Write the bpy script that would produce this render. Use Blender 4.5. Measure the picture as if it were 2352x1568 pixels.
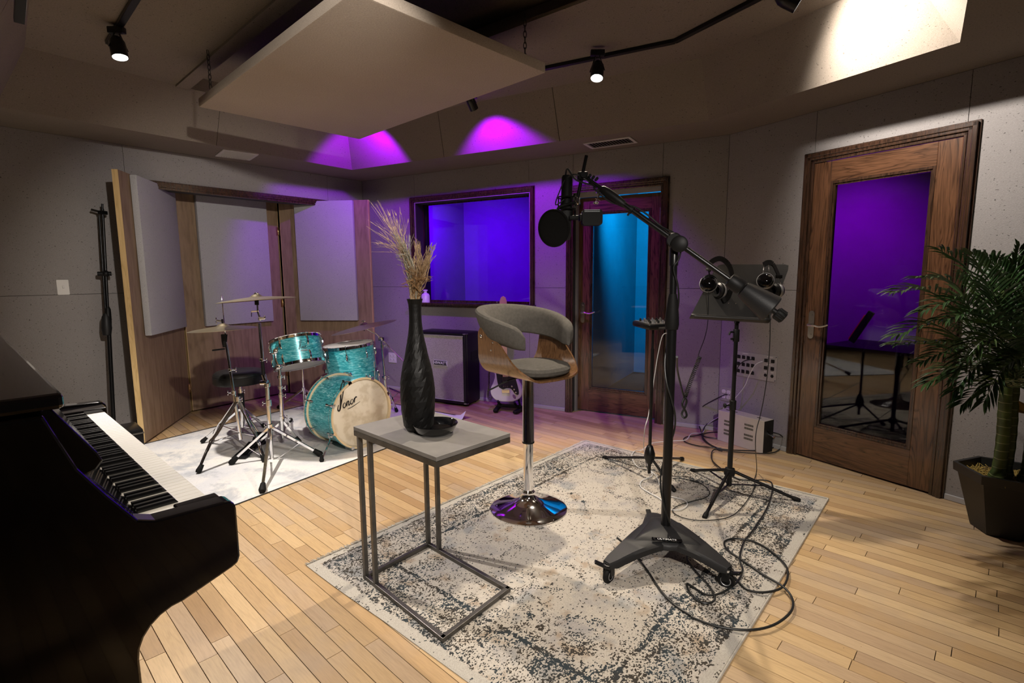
import bpy, bmesh, math, random
from mathutils import Vector, Matrix, Euler
random.seed(7)
PI = math.pi
for o in list(bpy.data.objects):
    bpy.data.objects.remove(o)
SC = bpy.context.scene
COL = SC.collection
R = math.radians

# ------------------------------------------------------------------ camera
W, H, FPX, CH = 2352, 1568, 1190.0, 1.35
PT, RO = R(7.35), R(0.45)
cp, sp, cr, sr = math.cos(PT), math.sin(PT), math.cos(RO), math.sin(RO)
UP = Vector((-sr * cp, cr * cp, sp))
RT = Vector((0, 0, -1)).cross(UP).normalized()
FW = UP.cross(RT)
RM = Matrix((RT, FW, UP))                 # rows: world axes in camera coordinates
cam = bpy.data.cameras.new('camera')
cam.sensor_width = 36
cam.lens = FPX / W * 36
cam.clip_start = 0.02
camo = bpy.data.objects.new('camera', cam)
COL.objects.link(camo)
camo.matrix_world = Matrix.Translation((0, 0, CH)) @ RM.to_4x4()
SC.camera = camo

# ------------------------------------------------------------------ world, exposure
wd = bpy.data.worlds.new('world')
SC.world = wd
wd.use_nodes = True
wd.node_tree.nodes['Background'].inputs[0].default_value = (0.02, 0.02, 0.025, 1)
wd.node_tree.nodes['Background'].inputs[1].default_value = 0.3
SC.view_settings.view_transform = 'Standard'
SC.view_settings.look = 'None'
SC.view_settings.gamma = 1
SC.view_settings.use_curve_mapping = False
SC.view_settings.exposure = 0.0
SC.cycles.diffuse_bounces = 2

# ------------------------------------------------------------------ lights
WARM = (1.0, 0.86, 0.68)
NEUT = (1.0, 0.92, 0.84)


def spot(loc, to, watts, col=NEUT, size=60, blend=0.6, rad=0.04):
    l = bpy.data.lights.new('spot_lamp', 'SPOT')
    l.energy = watts
    l.color = col
    l.spot_size = R(size)
    l.spot_blend = blend
    l.shadow_soft_size = rad
    o = bpy.data.objects.new('spot_lamp', l)
    COL.objects.link(o)
    o.location = loc
    o.rotation_euler = (Vector(to) - Vector(loc)).to_track_quat('-Z', 'Y').to_euler()
    return o


H1 = (-2.25, 3.18, 2.61)
H2 = (0.56, 3.53, 2.60)
H3 = (1.47, 2.83, 2.70)
VIO = (0.32, 0.0, 1.0)
HEADS = [
    (H1, (-1.75, 2.9, 0), 'lit black track spotlight at the left, on the short track above the drum side'),
    (H2, (0.25, 2.7, 0), 'lit black track spotlight hanging from the long track, right of the hanging panel'),
    (H3, (2.5, 2.55, 2.05), 'lit black track spotlight at the top right end of the long track'),
]
V1 = (-0.29, 4.37, 2.67)
V2 = (-1.30, 4.93, 2.67)
VHEADS = [
    (V1, (0.15, 5.15, 1.7), 'small violet spotlight peeping out behind the hanging panel'),
]
for (l_, t_, n_), w_, c_, s_, b_ in zip(HEADS, (340, 230, 135), (NEUT, WARM, NEUT), (98, 88, 140), (0.6, 0.6, 0.7)):
    d_ = (Vector(t_) - Vector(l_)).normalized()
    spot(Vector(l_) + d_ * 0.012, t_, w_, c_, s_, b_, 0.028)
# unseen lamps above and behind the photographer; all but the first added to brighten
spot((0.55, -0.6, 2.38), (0.28, 1.95, 0.55), 330, NEUT, 58, 0.7)
spot((0.25, 0.55, 2.62), (-2.35, 4.9, 1.1), 340, NEUT, 42, 0.6)  # unseen second key, added to light the screen and drums
spot((-0.4, 1.2, 2.62), (-0.9, 2.2, 0.0), 60, WARM, 100, 0.7)  # unseen lamp added to light the floor left of the key
spot((1.1, 0.9, 2.62), (1.9, 2.3, 0.0), 80, WARM, 100, 0.8)  # unseen lamp added to light the rug and stands on the right
# violet wall washers on the far track
spot(Vector(V1) + Vector((0.1, 0.2, -0.1)) * 0.1, (0.14, 5.15, 1.70), 125, VIO, 104, 0.35)
spot(V2, (-1.56, 6.0, 2.0), 75, VIO, 108, 0.35)
spot((-1.80, 2.05, 2.70), (-1.45, 2.95, 2.52), 70, WARM, 110, 0.8)  # unseen warm lamp off the left track, lights the hanging panel's near edge
# booths
spot((-0.9, 6.6, 2.35), (-0.5, 7.6, 0.9), 520, (0.10, 0.0, 1.0), 150, 0.9)
spot((1.35, 5.2, 2.35), (1.9, 6.6, 1.8), 560, (0.0, 0.36, 1.0), 110, 0.9)
spot((2.40, 4.40, 2.25), (3.02, 4.80, 1.45), 100, (0.34, 0.0, 1.0), 105, 1.0)


# ------------------------------------------------------------------ pixel -> place helpers (real depths)
def ray(px, py):
    return RM @ Vector(((px - W / 2) / FPX, (H / 2 - py) / FPX, -1.0))


C0 = Vector((0, 0, CH))


def Z(px, py, z=0.0):
    d = ray(px, py)
    return C0 + d * ((z - CH) / d.z)


def VX(px, py, A, B):
    d = ray(px, py)
    n = Vector((A[1] - B[1], B[0] - A[0], 0))
    return C0 + d * (Vector((A[0], A[1], 0)).dot(n) / d.dot(n))


def AT(px, py, Y):
    d = ray(px, py)
    return C0 + d * (Y / d.y)


def HZ(px, py, P):
    d = ray(px, py)
    return CH + d.z * math.hypot(P[0], P[1]) / math.hypot(d.x, d.y)


def V3(x, y, z=0.0):
    return Vector((x, y, z))


# ------------------------------------------------------------------ object helpers
def tag(o, label=None, cat=None, group=None, kind=None):
    if label: o['label'] = label
    if cat: o['category'] = cat
    if group: o['group'] = group
    if kind: o['kind'] = kind
    return o


def thing(name, label, cat, loc, group=None, rz=0.0):
    o = bpy.data.objects.new(name, None)
    COL.objects.link(o)
    o.empty_display_size = 0.1
    o.location = loc
    o.rotation_euler = (0, 0, rz)
    return tag(o, label, cat, group)


def copy_tree(o, parent=None):
    c = o.copy()
    COL.objects.link(c)
    c.parent = parent
    for ch in list(o.children):
        copy_tree(ch, c)
    return c


def wloc(o):
    m = Matrix.LocRotScale(o.location, o.rotation_euler, o.scale)
    return (wloc(o.parent) @ m) if o.parent else m


class MB:
    """collects shapes; build() links them as one mesh object"""

    def __init__(s, M=None):
        s.v, s.f, s.sm, s.mi = [], [], [], []
        s.M = M or Matrix.Identity(4)
        s.cur = 0

    def add(s, vs, fs, smooth=False, M=None):
        T = s.M @ (M or Matrix.Identity(4))
        b = len(s.v)
        s.v += [T @ Vector(v) for v in vs]
        for f in fs:
            s.f.append([b + i for i in f])
            s.sm.append(smooth)
            s.mi.append(s.cur)
        return s

    def box(s, c, size, M=None, bev=0.0):
        hx, hy, hz = size[0] / 2, size[1] / 2, size[2] / 2
        cx, cy, cz = c
        if bev <= 0 or bev > min(hx, hy, hz):
            vs = [(cx + a * hx, cy + b * hy, cz + d * hz) for a in (-1, 1) for b in (-1, 1) for d in (-1, 1)]
            return s.add(vs, [(0, 1, 3, 2), (4, 6, 7, 5), (0, 4, 5, 1), (2, 3, 7, 6), (0, 2, 6, 4), (1, 5, 7, 3)], False, M)
        bm = bmesh.new()
        bmesh.ops.create_cube(bm, size=1)
        for v in bm.verts:
            v.co = Vector((cx + v.co.x * 2 * hx, cy + v.co.y * 2 * hy, cz + v.co.z * 2 * hz))
        bmesh.ops.bevel(bm, geom=bm.edges[:], offset=bev, segments=2, profile=0.5, affect='EDGES')
        s.bm(bm, True, M)
        bm.free()
        return s

    def bm(s, bm, smooth=True, M=None):
        bm.verts.index_update()
        return s.add([v.co.copy() for v in bm.verts], [[v.index for v in f.verts] for f in bm.faces], smooth, M)

    def obox(s, A, B, w, h, bev=0.0, up=(0, 0, 1)):
        """bar of rectangular section from A to B"""
        A, B = Vector(A), Vector(B)
        d = B - A
        L = d.length
        z = d.normalized()
        u = Vector(up)
        if abs(z.dot(u)) > 0.99:
            u = Vector((1, 0, 0))
        x = u.cross(z).normalized()
        y = z.cross(x)
        M = Matrix((x, y, z)).transposed().to_4x4()
        M.translation = (A + B) / 2
        return s.box((0, 0, 0), (w, h, L), M, bev)

    def tube(s, pts, r, n=10, cap=True, closed=False, M=None):
        pts = [Vector(p) for p in pts]
        k = len(pts)
        rs = r if isinstance(r, (list, tuple)) else [r] * k
        T = []
        for i in range(k):
            a = pts[(i - 1) % k] if (closed or i) else pts[0]
            b = pts[(i + 1) % k] if (closed or i < k - 1) else pts[-1]
            t = (b - a)
            T.append(t.normalized() if t.length > 1e-9 else Vector((0, 0, 1)))
        u = Vector((0, 0, 1)) if abs(T[0].z) < 0.9 else Vector((1, 0, 0))
        x = u.cross(T[0]).normalized()
        vs, fs = [], []
        for i in range(k):
            x = (x - T[i] * x.dot(T[i]))
            x = x.normalized() if x.length > 1e-6 else T[i].orthogonal().normalized()
            y = T[i].cross(x)
            for j in range(n):
                a = 2 * PI * j / n
                vs.append(pts[i] + (x * math.cos(a) + y * math.sin(a)) * rs[i])
        m = k if closed else k - 1
        for i in range(m):
            i2 = (i + 1) % k
            for j in range(n):
                j2 = (j + 1) % n
                fs.append((i * n + j, i * n + j2, i2 * n + j2, i2 * n + j))
        s.add(vs, fs, True, M)
        if cap and not closed:
            s.add([v for v in vs[:n]], [list(range(n))[::-1]], False, M)
            s.add([v for v in vs[-n:]], [list(range(n))], False, M)
        return s

    def cyl(s, A, B, r, n=16, r2=None):
        return s.tube([A, B], [r, r if r2 is None else r2], n)

    def lathe(s, prof, c=(0, 0, 0), n=32, axis=(0, 0, 1), smooth=True, M=None):
        """prof: (radius, height) pairs"""
        q = Vector((0, 0, 1)).rotation_difference(Vector(axis)).to_matrix().to_4x4()
        q.translation = Vector(c)
        vs, fs = [], []
        for r_, h_ in prof:
            for j in range(n):
                a = 2 * PI * j / n
                vs.append((r_ * math.cos(a), r_ * math.sin(a), h_))
        for i in range(len(prof) - 1):
            for j in range(n):
                j2 = (j + 1) % n
                fs.append((i * n + j, i * n + j2, (i + 1) * n + j2, (i + 1) * n + j))
        return s.add(vs, fs, smooth, (M or Matrix.Identity(4)) @ q)

    def sphere(s, c, r, n=16, sc=(1, 1, 1), M=None):
        k = max(6, n // 2)
        vs, fs = [], []
        for i in range(k + 1):
            t = PI * i / k
            for j in range(n):
                a = 2 * PI * j / n
                vs.append((c[0] + r * sc[0] * math.sin(t) * math.cos(a), c[1] + r * sc[1] * math.sin(t) * math.sin(a), c[2] + r * sc[2] * math.cos(t)))
        for i in range(k):
            for j in range(n):
                j2 = (j + 1) % n
                fs.append((i * n + j, (i + 1) * n + j, (i + 1) * n + j2, i * n + j2))
        return s.add(vs, fs, True, M)

    def prism(s, poly, z0, z1, M=None, smooth=False):
        n = len(poly)
        vs = [(p[0], p[1], z0) for p in poly] + [(p[0], p[1], z1) for p in poly]
        fs = [list(range(n))[::-1], list(range(n, 2 * n))]
        s.add(vs, fs, False, M)
        return s.add(vs, [(i, (i + 1) % n, n + (i + 1) % n, n + i) for i in range(n)], smooth, M)

    def build(s, name, mat, parent=None, label=None, cat=None, group=None, kind=None, bevel=0, attr=None, auto=None):
        me = bpy.data.meshes.new(name)
        vs = s.v
        o = bpy.data.objects.new(name, me)
        COL.objects.link(o)
        if parent is not None:
            inv = wloc(parent).inverted()
            vs = [inv @ v for v in vs]
            o.parent = parent
        elif vs:
            xs = [v.x for v in vs]; ys = [v.y for v in vs]; zs = [v.z for v in vs]
            c = Vector(((min(xs) + max(xs)) / 2, (min(ys) + max(ys)) / 2, min(zs)))
            o.location = c
            vs = [v - c for v in vs]
        me.from_pydata([tuple(v) for v in vs], [], s.f)
        me.polygons.foreach_set('use_smooth', s.sm)
        mats = mat if isinstance(mat, (list, tuple)) else [mat]
        for m in mats:
            me.materials.append(m)
        if len(mats) > 1:
            me.polygons.foreach_set('material_index', s.mi)
        me.update()
        bm = bmesh.new()
        bm.from_mesh(me)
        bmesh.ops.remove_doubles(bm, verts=bm.verts, dist=1e-6) if not attr else None
        bmesh.ops.recalc_face_normals(bm, faces=bm.faces)
        for e in bm.edges:
            if len(e.link_faces) == 2 and e.calc_face_angle(0) > R(38):
                e.smooth = False
        bm.to_mesh(me)
        bm.free()
        if attr:
            ca = me.color_attributes.new('col', 'FLOAT_COLOR', 'POINT')
            ca.data.foreach_set('color', [x for t in attr for x in t])
        if bevel:
            md = o.modifiers.new('bevel', 'BEVEL')
            md.width = bevel; md.segments = 2; md.limit_method = 'ANGLE'; md.angle_limit = R(40)
        return tag(o, label, cat, group, kind)


def frame(origin, x, z=(0, 0, 1)):
    """matrix with local x along x, local z along z"""
    x = Vector(x).normalized(); z = Vector(z).normalized()
    y = z.cross(x).normalized(); x = y.cross(z)
    M = Matrix((x, y, z)).transposed().to_4x4()
    M.translation = Vector(origin)
    return M


def arc(c, r, a0, a1, n, z=0.0):
    return [(c[0] + r * math.cos(a0 + (a1 - a0) * i / n), c[1] + r * math.sin(a0 + (a1 - a0) * i / n)) for i in range(n + 1)]


def rrect(w, h, r, n=5, cx=0, cy=0):
    p = []
    for (sx, sy, a) in ((1, 1, 0), (-1, 1, 90), (-1, -1, 180), (1, -1, 270)):
        p += arc((cx + sx * (w / 2 - r), cy + sy * (h / 2 - r)), r, R(a), R(a + 90), n)
    return p


def smooth_path(pts, n=6):
    """Catmull-Rom through the points"""
    P = [Vector(p) for p in pts]
    out = []
    for i in range(len(P) - 1):
        p0 = P[max(i - 1, 0)]; p1 = P[i]; p2 = P[i + 1]; p3 = P[min(i + 2, len(P) - 1)]
        for k in range(n):
            t = k / n
            out.append(0.5 * ((2 * p1) + (-p0 + p2) * t + (2 * p0 - 5 * p1 + 4 * p2 - p3) * t * t + (-p0 + 3 * p1 - 3 * p2 + p3) * t ** 3))
    out.append(P[-1])
    return out


# ------------------------------------------------------------------ materials
class NT:
    def __init__(s, name):
        m = bpy.data.materials.new(name)
        m.use_nodes = True
        s.m = m
        s.t = m.node_tree
        s.b = s.t.nodes['Principled BSDF']

    def n(s, typ, **kw):
        nd = s.t.nodes.new(typ)
        for k, v in kw.items():
            if k.startswith('_'):
                setattr(nd, k[1:], v)
            else:
                key = k.replace('_', ' ')
                nd.inputs[int(key[1:]) if key[0] == 'i' and key[1:].isdigit() else key].default_value = v
        return nd

    def l(s, a, b):
        s.t.links.new(a, b)

    def coord(s, scale=(1, 1, 1), kind='Object', rot=(0, 0, 0)):
        tc = s.n('ShaderNodeTexCoord')
        mp = s.n('ShaderNodeMapping')
        mp.inputs['Scale'].default_value = scale
        mp.inputs['Rotation'].default_value = rot
        s.l(tc.outputs[kind], mp.inputs[0])
        return mp.outputs[0]

    def noise(s, vec, scale, detail=3, rough=0.5, dist=0.0):
        nd = s.n('ShaderNodeTexNoise', Scale=scale, Detail=detail, Roughness=rough, Distortion=dist)
        s.l(vec, nd.inputs['Vector'])
        return nd.outputs['Fac']

    def ramp(s, fac, stops, interp='LINEAR'):
        nd = s.n('ShaderNodeValToRGB')
        nd.color_ramp.interpolation = interp
        el = nd.color_ramp.elements
        while len(el) > 1: el.remove(el[-1])
        for i, (p, c) in enumerate(stops):
            e = el[0] if i == 0 else el.new(p)
            e.position = p
            e.color = (c[0], c[1], c[2], 1) if isinstance(c, (tuple, list)) else (c, c, c, 1)
        s.l(fac, nd.inputs[0])
        return nd.outputs[0]

    def mix(s, fac, a, b, mode='MIX'):
        nd = s.n('ShaderNodeMix', _data_type='RGBA', _blend_type=mode)
        for v, i in ((fac, 0), (a, 6), (b, 7)):
            if isinstance(v, (int, float)): nd.inputs[i].default_value = v
            elif isinstance(v, tuple): nd.inputs[i].default_value = (v[0], v[1], v[2], 1)
            else: s.l(v, nd.inputs[i])
        return nd.outputs[2]

    def math(s, op, a, b=0.0, c=0.0):
        nd = s.n('ShaderNodeMath', _operation=op)
        for v, i in ((a, 0), (b, 1), (c, 2)):
            if isinstance(v, (int, float)): nd.inputs[i].default_value = v
            else: s.l(v, nd.inputs[i])
        return nd.outputs[0]

    def bump(s, h, strength=0.3, dist=0.01):
        nd = s.n('ShaderNodeBump', Strength=strength, Distance=dist)
        s.l(h, nd.inputs['Height'])
        s.l(nd.outputs[0], s.b.inputs['Normal'])

    def col(s, c):
        if isinstance(c, tuple): s.b.inputs['Base Color'].default_value = (c[0], c[1], c[2], 1)
        else: s.l(c, s.b.inputs['Base Color'])

    def set(s, rough=0.5, metal=0.0, spec=0.5, **kw):
        s.b.inputs['Roughness'].default_value = rough
        s.b.inputs['Metallic'].default_value = metal
        s.b.inputs['Specular IOR Level'].default_value = spec
        for k, v in kw.items():
            s.b.inputs[k.replace('_', ' ')].default_value = v
        return s.m


def plain(name, c, rough=0.5, metal=0.0, spec=0.5, var=0.0, vs=8.0, bump=0.0, bs=200.0, **kw):
    t = NT(name)
    if var:
        f = t.noise(t.coord(), vs, 4, 0.6)
        t.col(t.ramp(f, [(0.3, tuple(x * (1 - var) for x in c)), (0.7, tuple(min(1, x * (1 + var)) for x in c))]))
    else:
        t.col(c)
    if bump:
        t.bump(t.noise(t.coord(), bs, 2), bump, 0.002)
    return t.set(rough, metal, spec, **kw)


def fabric_wall(name, base, fleck=0.25):
    t = NT(name)
    co = t.coord()
    big = t.noise(co, 1.3, 3, 0.6)
    fine = t.noise(t.coord((1, 1, 2.2)), 140, 3, 0.7)
    a = t.ramp(big, [(0.3, tuple(x * 0.9 for x in base)), (0.7, tuple(x * 1.06 for x in base))])
    b = t.mix(t.ramp(fine, [(0.3, 0.0), (0.75, 1.0)]), tuple(x * 0.72 for x in base), a)
    fl = t.noise(t.coord((1, 1, 1.6)), 85, 1, 0.4)
    c = t.mix(t.ramp(fl, [(0.70, 0.0), (0.755, 1.0)]), b, tuple(x * fleck for x in base))
    t.col(c)
    t.bump(fine, 0.35, 0.004)
    return t.set(0.95, 0, 0.1)


def wood(name, dark, light, scale=(1, 1, 0.12), rings=6.0, rough=0.35, spec=0.5, coat=0.0, fine=60, dist=3.0, pores=0.5, kind='Object'):
    """grain runs along the axis with the small scale"""
    t = NT(name)
    oi = t.n('ShaderNodeObjectInfo')
    co = t.coord(scale, kind)
    ad = t.n('ShaderNodeVectorMath', _operation='ADD')
    t.l(co, ad.inputs[0])
    cx = t.n('ShaderNodeCombineXYZ')
    rr = t.math('MULTIPLY', oi.outputs['Random'], 37.0)
    for i in range(3): t.l(rr, cx.inputs[i])
    t.l(cx.outputs[0], ad.inputs[1])
    v = ad.outputs[0]
    base = t.noise(v, rings, 2, 0.5, dist)
    rg = t.math('FRACT', t.math('MULTIPLY', base, 9.0))
    ringc = t.ramp(rg, [(0.0, 0.0), (0.25, 0.85), (0.8, 1.0), (1.0, 0.0)])
    f = t.noise(v, fine, 3, 0.6)
    tone = t.mix(t.math('MULTIPLY', t.ramp(f, [(0.35, 0.0), (0.6, 1.0)]), 1.0), dark, light)
    tone = t.mix(pores, tone, t.mix(ringc, dark, light))
    t.col(tone)
    t.bump(f, 0.12, 0.002)
    return t.set(rough, 0, spec, Coat_Weight=coat, Coat_Roughness=0.12)


M = {}
M['wall'] = fabric_wall('wall_fabric', (0.355, 0.33, 0.32))
M['ceil'] = fabric_wall('ceiling_fabric', (0.27, 0.228, 0.185), 0.4)
M['cloud'] = fabric_wall('cloud_fabric', (0.52, 0.44, 0.36), 0.7)
M['booth'] = plain('dark_booth_fabric', (0.16, 0.15, 0.16), 0.95, 0, 0.1, var=0.08, vs=3)
M['micblack'] = plain('matte_black_metal', (0.004, 0.004, 0.004), 0.6, 0, 0.12)
M['joint'] = plain('dark_joint_backing', (0.03, 0.028, 0.026), 0.9)  # dark backing colour that shows in the gaps between wall panels
M['pad'] = fabric_wall('pad_fabric', (0.50, 0.49, 0.50), 0.5)
M['oak_dark'] = wood('dark_stained_oak', (0.028, 0.012, 0.006), (0.135, 0.062, 0.030), (1.2, 1.2, 0.10), 5.0, 0.22, 0.6, 0.5, 50, 3.0, 0.6)
M['oak_dark_h'] = wood('dark_stained_oak_rail', (0.028, 0.012, 0.006), (0.135, 0.062, 0.030), (0.10, 0.10, 1.2), 5.0, 0.22, 0.6, 0.5, 50, 3.0, 0.6)
M['casing'] = wood('dark_casing_wood', (0.014, 0.007, 0.004), (0.062, 0.030, 0.017), (1.2, 1.2, 0.10), 5.0, 0.2, 0.6, 0.6, 50)
M['ply'] = wood('lauan_plywood', (0.175, 0.112, 0.066), (0.285, 0.195, 0.122), (1.0, 1.0, 0.16), 2.0, 0.55, 0.4, 0.0, 30, 1.2, 0.40)
M['ply_edge'] = wood('pale_plywood_edge', (0.50, 0.33, 0.13), (0.66, 0.46, 0.22), (1, 1, 0.1), 6, 0.6, 0.3, 0, 60)
M['walnut'] = wood('walnut_veneer', (0.065, 0.028, 0.011), (0.17, 0.088, 0.040), (1.5, 1.5, 0.15), 6, 0.28, 0.5, 0.3, 60)
M['chrome'] = plain('chrome', (0.86, 0.86, 0.88), 0.07, 1.0)
M['steel'] = plain('brushed_steel', (0.42, 0.42, 0.42), 0.35, 1.0, var=0.1, vs=40)
M['gun'] = plain('dark_steel_frame', (0.115, 0.108, 0.10), 0.38, 0.75, var=0.25, vs=14)
M['black'] = plain('black_powder_coat', (0.006, 0.006, 0.0065), 0.30, 0.0, 0.35, bump=0.05, bs=500)
M['blackmatte'] = plain('black_matte_plastic', (0.007, 0.007, 0.007), 0.5, 0.0, 0.25, bump=0.1, bs=350)
M['blackcast'] = plain('black_cast_plastic', (0.014, 0.014, 0.015), 0.5, 0.0, 0.35, bump=0.2, bs=260)
M['rubber'] = plain('black_rubber', (0.006, 0.006, 0.006), 0.65, 0, 0.2)
M['piano'] = plain('black_piano_lacquer', (0.0035, 0.003, 0.004), 0.08, 0, 0.5, Coat_Weight=0.5, Coat_Roughness=0.03)
M['ivory'] = plain('white_key', (0.80, 0.78, 0.74), 0.25, 0, 0.5)
M['ebony'] = plain('black_key', (0.006, 0.006, 0.007), 0.15, 0, 0.5)
M['ceramic'] = plain('black_faceted_ceramic', (0.004, 0.0038, 0.0038), 0.5, 0, 0.3, bump=0.2, bs=60)
M['glossblack'] = plain('gloss_black_glaze', (0.004, 0.004, 0.005), 0.05, 0, 0.5, Coat_Weight=0.6)
M['greyfab'] = plain('grey_upholstery', (0.088, 0.082, 0.074), 0.95, 0, 0.1, var=0.14, vs=60, bump=0.5, bs=900)
M['white'] = plain('white_plastic', (0.72, 0.70, 0.67), 0.4)
M['whitepaint'] = plain('white_metal_paint', (0.62, 0.60, 0.57), 0.5, var=0.05)
M['brass'] = plain('brass', (0.72, 0.55, 0.30), 0.3, 1.0)
M['base'] = plain('grey_baseboard', (0.42, 0.41, 0.41), 0.45)
M['voidblack'] = plain('dark_void', (0.01, 0.01, 0.01), 0.9)  # near black for the slab above and the shade inside the vents
M['alu'] = plain('grey_aluminium_plate', (0.38, 0.38, 0.39), 0.45, 0.6, var=0.06, vs=30)
M['beige'] = plain('beige_enamel', (0.50, 0.46, 0.39), 0.45, 0, 0.5, var=0.06, vs=10)
M['vinyl'] = plain('black_vinyl', (0.006, 0.006, 0.006), 0.42, 0, 0.35, bump=0.15, bs=220)
M['tolex'] = plain('black_tolex', (0.007, 0.006, 0.008), 0.45, 0, 0.4, bump=0.3, bs=400)
M['cable_b'] = plain('black_cable', (0.012, 0.013, 0.013), 0.4, 0, 0.4)
M['cable_w'] = plain('white_cable', (0.62, 0.62, 0.62), 0.5)
M['knob'] = plain('silver_knob', (0.55, 0.55, 0.55), 0.25, 0.9)
M['ink'] = plain('black_ink', (0.008, 0.008, 0.008), 0.6)
M['ink_w'] = plain('white_print', (0.7, 0.7, 0.7), 0.6)
M['red'] = plain('red_print', (0.5, 0.06, 0.03), 0.5)
M['guitar_w'] = plain('white_guitar_lacquer', (0.62, 0.62, 0.60), 0.15, 0, 0.5, Coat_Weight=0.5)
M['maple'] = plain('maple_neck', (0.52, 0.36, 0.18), 0.3)
M['bottle'] = plain('frosted_white_glass', (0.72, 0.70, 0.72), 0.3, 0, 0.5)


def m_grille():
    t = NT('cabinet_grille_cloth')
    co = t.coord((1, 1, 1))
    f = t.noise(co, 330, 2, 0.8)
    t.col(t.ramp(f, [(0.36, (0.16, 0.15, 0.14)), (0.6, (0.56, 0.53, 0.48))]))
    t.bump(f, 0.3, 0.002)
    return t.set(0.85, 0, 0.2)


M['grille'] = m_grille()


def m_pearl():
    t = NT('turquoise_pearl_wrap')
    co = t.coord((1, 1, 6))
    f = t.noise(co, 16, 3, 0.6, 1.6)
    c = t.ramp(f, [(0.34, (0.014, 0.20, 0.25)), (0.48, (0.035, 0.36, 0.42)), (0.58, (0.12, 0.52, 0.58)), (0.68, (0.40, 0.74, 0.78))])
    t.col(c)
    return t.set(0.32, 0.15, 0.5, Coat_Weight=0.35, Coat_Roughness=0.12)


M['pearl'] = m_pearl()


def m_head():
    t = NT('fibreskin_drum_head')
    co = t.coord()
    f = t.noise(co, 11, 3, 0.5)
    t.col(t.ramp(f, [(0.42, (0.60, 0.53, 0.41)), (0.56, (0.74, 0.68, 0.56))]))
    return t.set(0.55, 0, 0.3)


M['head'] = m_head()
M['hoop'] = plain('natural_maple_hoop', (0.66, 0.53, 0.34), 0.3, var=0.08)
M['coated'] = plain('white_coated_head', (0.78, 0.76, 0.74), 0.6)


def m_cymbal():
    t = NT('bronze_cymbal')
    tc = t.n('ShaderNodeTexCoord')
    ln = t.n('ShaderNodeVectorMath', _operation='LENGTH')
    t.l(tc.outputs['Object'], ln.inputs[0])
    cx = t.n('ShaderNodeCombineXYZ')
    t.l(ln.outputs['Value'], cx.inputs[0])
    f = t.noise(cx.outputs[0], 420, 2, 0.6)
    t.col(t.ramp(f, [(0.3, (0.42, 0.35, 0.23)), (0.7, (0.66, 0.58, 0.42))]))
    t.bump(f, 0.15, 0.001)
    return t.set(0.33, 1.0, 0.5)


M['cymbal'] = m_cymbal()


def m_floor():
    t = NT('oak_floor_plank')
    at = t.n('ShaderNodeAttribute', _attribute_name='col')
    sx = t.n('ShaderNodeSeparateColor')
    t.l(at.outputs['Color'], sx.inputs[0])
    tone, off, warm = sx.outputs[0], sx.outputs[1], sx.outputs[2]
    g = t.n('ShaderNodeNewGeometry')
    mp = t.n('ShaderNodeMapping')
    mp.inputs['Rotation'].default_value = (0, 0, -FLOOR_A)
    t.l(g.outputs['Position'], mp.inputs[0])
    m2 = t.n('ShaderNodeMapping')
    m2.inputs['Scale'].default_value = (0.07, 1.0, 1.0)
    t.l(mp.outputs[0], m2.inputs[0])
    ad = t.n('ShaderNodeVectorMath', _operation='ADD')
    cx = t.n('ShaderNodeCombineXYZ')
    t.l(t.math('MULTIPLY', off, 50.0), cx.inputs[0])
    t.l(t.math('MULTIPLY', off, 31.0), cx.inputs[1])
    t.l(m2.outputs[0], ad.inputs[0]); t.l(cx.outputs[0], ad.inputs[1])
    v = ad.outputs[0]
    ring = t.math('FRACT', t.math('MULTIPLY', t.noise(v, 13.0, 2, 0.5, 0.6), 6.0))
    rc = t.ramp(ring, [(0.0, 0.35), (0.18, 1.0), (0.85, 1.0), (1.0, 0.35)])
    fine = t.noise(v, 190, 3, 0.65)
    base = t.mix(tone, (0.37, 0.225, 0.10), (0.62, 0.435, 0.225))
    base = t.mix(warm, base, t.mix(0.5, base, (0.42, 0.31, 0.22)))
    grain = t.mix(t.ramp(fine, [(0.34, 0.55), (0.58, 1.0)]), (0.0, 0.0, 0.0), base)
    c = t.mix(0.30, base, t.mix(rc, tuple((0.22, 0.13, 0.06)), base))
    c = t.mix(0.30, c, grain)
    wear = t.noise(g.outputs['Position'], 2.2, 4, 0.6)
    c = t.mix(t.math('MULTIPLY', t.ramp(wear, [(0.5, 0.0), (0.72, 1.0)]), 0.45), c, (0.36, 0.28, 0.21))
    mark = t.noise(g.outputs['Position'], 45, 2, 0.5)
    c = t.mix(t.math('MULTIPLY', t.ramp(mark, [(0.76, 0.0), (0.79, 1.0)]), 0.7), c, (0.10, 0.06, 0.03))
    t.col(c)
    t.bump(fine, 0.06, 0.001)
    t.set(0.42, 0, 0.45)
    t.l(t.ramp(wear, [(0.3, 0.36), (0.7, 0.55)]), t.b.inputs['Roughness'])
    return t.m


FLOOR_A = R(90 + 46.5)   # plank direction measured from +x
M['floor'] = m_floor()
M['gap'] = plain('floor_gap', (0.015, 0.010, 0.006), 0.9)

# ================================================================== ROOM
CEIL = 2.45
TOP = 2.80
dB = V3(0.8746, -0.4848)
dL = V3(-0.6415, -0.767)
dR = V3(0.5135, -0.858)
CR = V3(1.76, 4.33)
CB = CR - dB * 4.013
LE = CB + dL * 6.6
RE = CR + dR * 5.6
BK1 = V3(-3.6, -2.6)
BK2 = V3(3.2, -2.6)


def inward(d, side=1):
    return V3(d.y, -d.x) * side


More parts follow.
